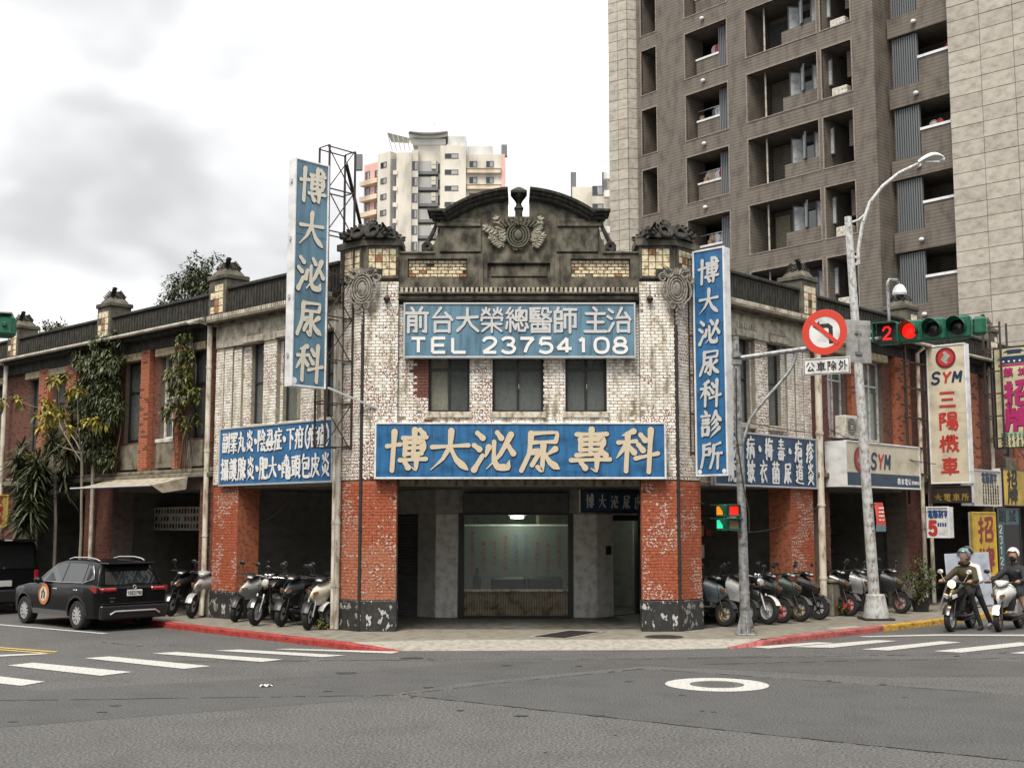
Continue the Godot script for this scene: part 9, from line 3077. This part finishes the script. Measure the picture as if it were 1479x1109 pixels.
func make_plants() -> void:
	var rng := RandomNumberGenerator.new()
	rng.seed = 77
	var dark := [Color(0.020, 0.030, 0.010), Color(0.032, 0.046, 0.014), Color(0.05, 0.058, 0.018)]
	var mid := [Color(0.05, 0.065, 0.016), Color(0.075, 0.085, 0.02), Color(0.035, 0.05, 0.014)]
	var gold := [Color(0.26, 0.21, 0.016), Color(0.18, 0.16, 0.018), Color(0.11, 0.12, 0.022), Color(0.36, 0.27, 0.018)]
	# a small tree rooted on the roof
	var t := thing("roof_tree", "dark bushy tree growing on the left roof next to a pier head", "tree", Transform3D(LEFT.basis, LEFT * V(-8.1, 7.66, -1.3)))
	var m := MB.new()
	var tips := []
	for k in 4:
		branch(m, rng, V(rng.randf_range(-0.2, 0.2), -0.64, 0.0), V(rng.randf_range(-0.7, 0.7), 1.0, rng.randf_range(-0.3, 0.3)).normalized(), 0.95, 0.05, 2, tips)
	obj("trunk", m, "bark", t)
	m = MB.new()
	clumps(m, rng, V(0.0, 0.55, 0.1), V(1.45, 0.75, 0.9), 130, 26, 0.13, dark + mid)
	clumps(m, rng, V(0.1, 1.1, 0.1), V(0.8, 0.5, 0.6), 40, 22, 0.12, dark + mid)
	for q in tips:
		clumps(m, rng, q, V(0.25, 0.25, 0.25), 2, 14, 0.14, dark + mid)
	obj("crown", m, "leaves", t)
	t = thing("roof_bush", "ragged bush on the roof at the far left", "bush", Transform3D(LEFT.basis, LEFT * V(-16.0, 7.06, -1.0)))
	m = MB.new()
	tips = []
	for k in 3:
		branch(m, rng, V(k * 0.3 - 0.3, 0, 0), V(rng.randf_range(-0.5, 0.5), 1, 0).normalized(), 0.9, 0.03, 1, tips)
	obj("stem", m, "bark", t)
	m = MB.new()
	clumps(m, rng, V(0, 0.85, 0), V(0.95, 0.45, 0.5), 30, 22, 0.17, mid + gold.slice(2, 3))
	obj("crown", m, "leaves", t)
	# dracaenas: bare stems under drooping rosettes
	for g in [[13.2, 0.75, 3.0, 3.9, 0.45], [12.3, 0.55, 2.5, 4.4, 0.5], [12.75, 1.05, 2.2, 3.3, 0.42]]:
		t = thing("dracaena", ["tall dracaena with drooping strap leaves, left of the group by the car", "tallest dracaena rosette against the brick house", "lowest dracaena head of the group before the dark arcade"][[13.2, 12.3, 12.75].find(g[0])], "plant", Transform3D(LEFT.basis, LEFT * V(-g[0], 0, g[1])), "dracaenas by the left arcade")
		m = MB.new()
		var top := V(rng.randf_range(-0.25, 0.25), g[3], 0.1)
		m.tube([V(0.15, 0, 0), V(0.1, g[3] * 0.5, 0), top], 0.05, 0.04, 8)
		obj("stem", m, "stem_pale", t)
		m = MB.new()
		m.colored = true
		for h in 6:
			var c := top + V(rng.randf_range(-0.75, 0.75), [0.1, -0.5, 0.4, -0.9, -0.2, -0.7][h], rng.randf_range(-0.35, 0.45))
			for i in 150:
				var a := rng.randf() * TAU
				var e := rng.randf_range(-0.5, 1.35)
				var d := V(cos(a) * cos(e), sin(e), sin(a) * cos(e))
				leaf_blade(m, c - V(0, rng.randf() * 0.5, 0), d, rng.randf_range(0.4, 0.72), 0.05, rng.randf_range(0.15, 0.6), [Color(0.028, 0.042, 0.014), Color(0.045, 0.06, 0.022), Color(0.075, 0.09, 0.04)][rng.randi() % 3], 4)
		obj("crown", m, "leaves", t)
	# young tree with yellow-green leaves in front of the vine
	t = thing("young_tree", "slender young tree with yellow-green leaves before the left brick house", "tree", Transform3D(LEFT.basis, LEFT * V(-10.5, 0, 0.7)))
	m = MB.new()
	tips = []
	m.tube([V(0, 0, 0), V(0.05, 2.0, 0), V(-0.1, 4.0, 0)], 0.05, 0.03, 8)
	for g in [[V(-0.1, 4.0, 0), V(-0.9, 0.75, 0.1), 1.8], [V(-0.1, 3.8, 0), V(-0.6, 1.0, 0.2), 1.9], [V(0.0, 3.4, 0), V(0.2, 1.0, 0.1), 1.4], [V(-0.1, 4.0, 0), V(-1.0, 0.35, 0.2), 2.2]]:
		branch(m, rng, g[0], g[1].normalized(), g[2], 0.022, 1, tips)
	obj("trunk", m, "stem_pale", t)
	m = MB.new()
	for q in tips:
		clumps(m, rng, q, V(0.34, 0.18, 0.34), 4, 17, 0.2, gold, 0.6)
	obj("crown", m, "leaves", t)
	# vines on the brick house
	for v in 2:
		t = thing("climbing_vine", ["thick dark vine hanging over the brick house front beside the drainpipe", "yellowish creeper hanging from the gutter near the white sash window"][v], "vine", Transform3D(LEFT.basis, LEFT * V([-10.6, -6.6][v], 3.5, 0.1)))
		m = MB.new()
		for k in 7:
			var x: float = rng.randf_range(-0.9, 0.9) * [1.0, 0.4][v]
			var pts := []
			for i in 8:
				pts.append(V(x + 0.15 * sin(i * 1.3 + k), i * 0.5, 0.05 + 0.05 * sin(i * 2.0 + k)))
			m.tube(pts, 0.018, 0.012, 5)
		obj("stem", m, "bark", t)
		m = MB.new()
		m.colored = true
		var spots := [[0.3, 0.45, 0.7, 0.4, 40], [-0.35, 1.0, 0.9, 0.5, 60], [0.35, 1.7, 1.1, 0.5, 80], [-0.7, 2.1, 1.2, 0.6, 80], [0.5, 2.75, 0.8, 0.5, 60], [-0.4, 3.0, 1.1, 0.4, 50], [0.4, 3.55, 0.9, 0.2, 25], [-1.3, 3.4, 0.6, 0.15, 10]] if v == 0 else [[0.1, 2.7, 0.35, 0.35, 20], [-0.15, 2.15, 0.6, 0.4, 30], [0.3, 1.75, 0.5, 0.3, 20], [-0.3, 1.4, 0.35, 0.25, 12], [0.15, 3.2, 0.2, 0.25, 8], [0.45, 1.1, 0.2, 0.3, 8]]
		for sp in spots:
			clumps(m, rng, V(sp[0], sp[1], 0.18), V(sp[2], sp[3], 0.24), sp[4], 22, 0.12, dark + mid if v == 0 else mid + gold.slice(1, 3), 0.9)
		obj("leaves", m, "leaves", t)
	# shrub on the right and weeds at the piers
	t = thing("potted_shrub", "leafy green shrub in a pot by the kerb next to the last parked scooter", "shrub", Transform3D(RIGHT.basis, RIGHT * V(8.7, 0, 1.05)))
	m = MB.new()
	m.lathe([[0.0, 0.0], [0.18, 0.0], [0.24, 0.32], [0.26, 0.34], [0.22, 0.34], [0.2, 0.30], [0.0, 0.30]], Transform3D(), 14)
	obj("pot", m, "iron", t)
	m = MB.new()
	tips = []
	for k in 5:
		branch(m, rng, V(0, 0.3, 0), V(rng.randf_range(-0.5, 0.5), 1, rng.randf_range(-0.5, 0.5)).normalized(), 0.6, 0.015, 1, tips)
	obj("stem", m, "bark", t)
	m = MB.new()
	clumps(m, rng, V(0, 0.78, 0), V(0.42, 0.55, 0.42), 60, 18, 0.10, mid + [Color(0.11, 0.115, 0.02)])
	obj("crown", m, "leaves", t)
	for g in [[LEFT * V(-0.95, 0, 0.25), "tuft of weeds at the foot of the left drainpipes"], [RIGHT * V(6.05, 0, 0.35), "yellow-green weeds at the foot of the grey stone post"]]:
		t = thing("weed_tuft", g[1], "weeds", XF(g[0]))
		m = MB.new()
		clumps(m, rng, V(0, 0.13, 0), V(0.2, 0.14, 0.18), 12, 14, 0.09, gold.slice(1, 3) + mid)
		obj("leaves", m, "leaves", t)

# ---------------------------------------------------------------- loose pipes and wires on the fronts
func make_wires() -> void:
	for k in 2:
		var t := thing("drainpipe", ["grey drainpipe standing at the left corner pier, the inner one", "cream drainpipe standing at the left corner pier, the outer one"][k], "pipe", LEFT)
		var x: float = [-0.62, -0.75][k]
		var m := MB.new()
		m.tube([V(x, 0.02, 0.09), V(x, 3.0, 0.09), V(x - 0.02, 6.7, 0.10)], [0.058, 0.046][k], -1.0, 12)
		obj("tube", m, ["pipe_grey", "pipe_white"][k], t)
		for y in [0.9, 2.2, 4.0, 5.6]:
			m = MB.new()
			m.tube([V(x, y - 0.03, 0.09), V(x, y + 0.03, 0.09)], [0.066, 0.054][k], -1.0, 12)
			obj("collar", m, "pipe_grey", t)
	var sag := func(a: Vector3, b: Vector3, d: float, r := 0.010) -> MB:
		var p := []
		for i in 15:
			var u := i / 14.0
			p.append(a.lerp(b, u) - V(0, d * 4.0 * u * (1.0 - u), 0))
		var m := MB.new()
		m.tube(p, r, r, 5)
		return m
	var wires := [
		["thin cable slung under the big blue front sign", V(-2.3, 2.95, -0.3), V(2.4, 2.93, -0.3), 0.06],
		["slack grey cable hanging in the left arcade opening", LEFT * V(-4.1, 2.2, -0.4), LEFT * V(-2.6, 2.96, -0.4), 0.12],
		["black cable looping across the cream box sign", RIGHT * V(5.8, 4.45, 0.25), RIGHT * V(10.6, 3.75, 0.72), 0.15],
		["cable drooping beneath the deep blue sign towards the air conditioner", RIGHT * V(1.4, 2.1, 0.0), RIGHT * V(5.5, 2.6, 0.1), 0.3],
		["cable crossing the right red pier", V(2.7, 2.85, 0.03), RIGHT * V(0.85, 2.6, 0.05), 0.03],
		["wire tied across the left red pier", LEFT * V(-0.7, 2.72, 0.04), V(-2.4, 2.72, 0.03), 0.01],
		["dark cable along the cornice of the right white wall", RIGHT * V(1.0, 4.5, 0.1), RIGHT * V(5.9, 4.32, 0.15), 0.05]]
	for w in wires:
		var o := obj("cable", sag.call(w[1], w[2], w[3]), "pipe_black")
		tag(o, w[0], "cable")
	# rusty rails holding the cream blade sign
	var t := thing("sign_lattice", "dark steel rails behind the cream blade sign on the brick wall", "frame", RIGHT)
	for y in [3.5, 4.2, 5.0, 5.8, 6.5]:
		var m := MB.new()
		m.bar(V(9.9, y, 0.22), V(11.5, y, 0.22), 0.05)
		m.bar(V(11.44, y, 0.22), V(11.44, y, 0.9), 0.05)
		obj("rail", m, "steel_brown", t)
	for x in [10.0, 11.25]:
		obj("post", b1(V(x, 2.7, 0.2), V(x + 0.06, 6.9, 0.26)), "steel_brown", t)
	t = thing("sign_lattice", "rusty ladder frame above the magenta-lettered sign", "frame", RIGHT)
	for x in [15.0, 15.5]:
		for z in [0.3, 0.8]:
			obj("post", b1(V(x, 4.4, z), V(x + 0.05, 8.1, z + 0.05)), "steel_brown", t)
	for i in 6:
		var m := MB.new()
		m.bar(V(15.0, 4.6 + i * 0.66, 0.32), V(15.5, 4.6 + i * 0.66, 0.32), 0.04)
		m.bar(V(15.0, 4.65 + i * 0.66, 0.3), V(15.0, 4.65 + i * 0.66, 0.8), 0.04)
		obj("rung", m, "steel_brown", t)
	var post := thing("stone_post", "short square grey stone post with weeds, between the right parked scooters", "post", Transform3D(RIGHT.basis, RIGHT * V(6.0, 0, 0.12)))
	obj("shaft", b1(V(-0.25, 0.0, -0.15), V(0.25, 0.78, 0.15), 0.02), "plaster", post)
	obj("cap", b1(V(-0.28, 0.781, -0.18), V(0.28, 0.86, 0.18), 0.02), "plaster", post)
	var cone := thing("traffic_cone", "orange traffic cone behind the two riders", "traffic cone", Transform3D(RIGHT.basis, RIGHT * V(9.35, 0, 1.9)))
	var m := MB.new()
	m.lathe([[0.15, 0.03], [0.03, 0.62], [0.0, 0.63]], Transform3D(), 16)
	obj("shell", m, "cone_orange", cone)
	obj("foot", b1(V(-0.19, 0.0, -0.19), V(0.19, 0.03, 0.19), 0.01), "cone_orange", cone)

func _ready() -> void:
	make_view()
	make_materials()
	make_ground()
	make_corner_building()
	make_houses()
	make_tower()
	make_opposite_corners()
	make_far_buildings()
	make_clinic_signs()
	make_shop_signs()
	make_furniture()
	make_goods()
	make_wires()
	make_suv()
	make_scooters()
	make_plants()
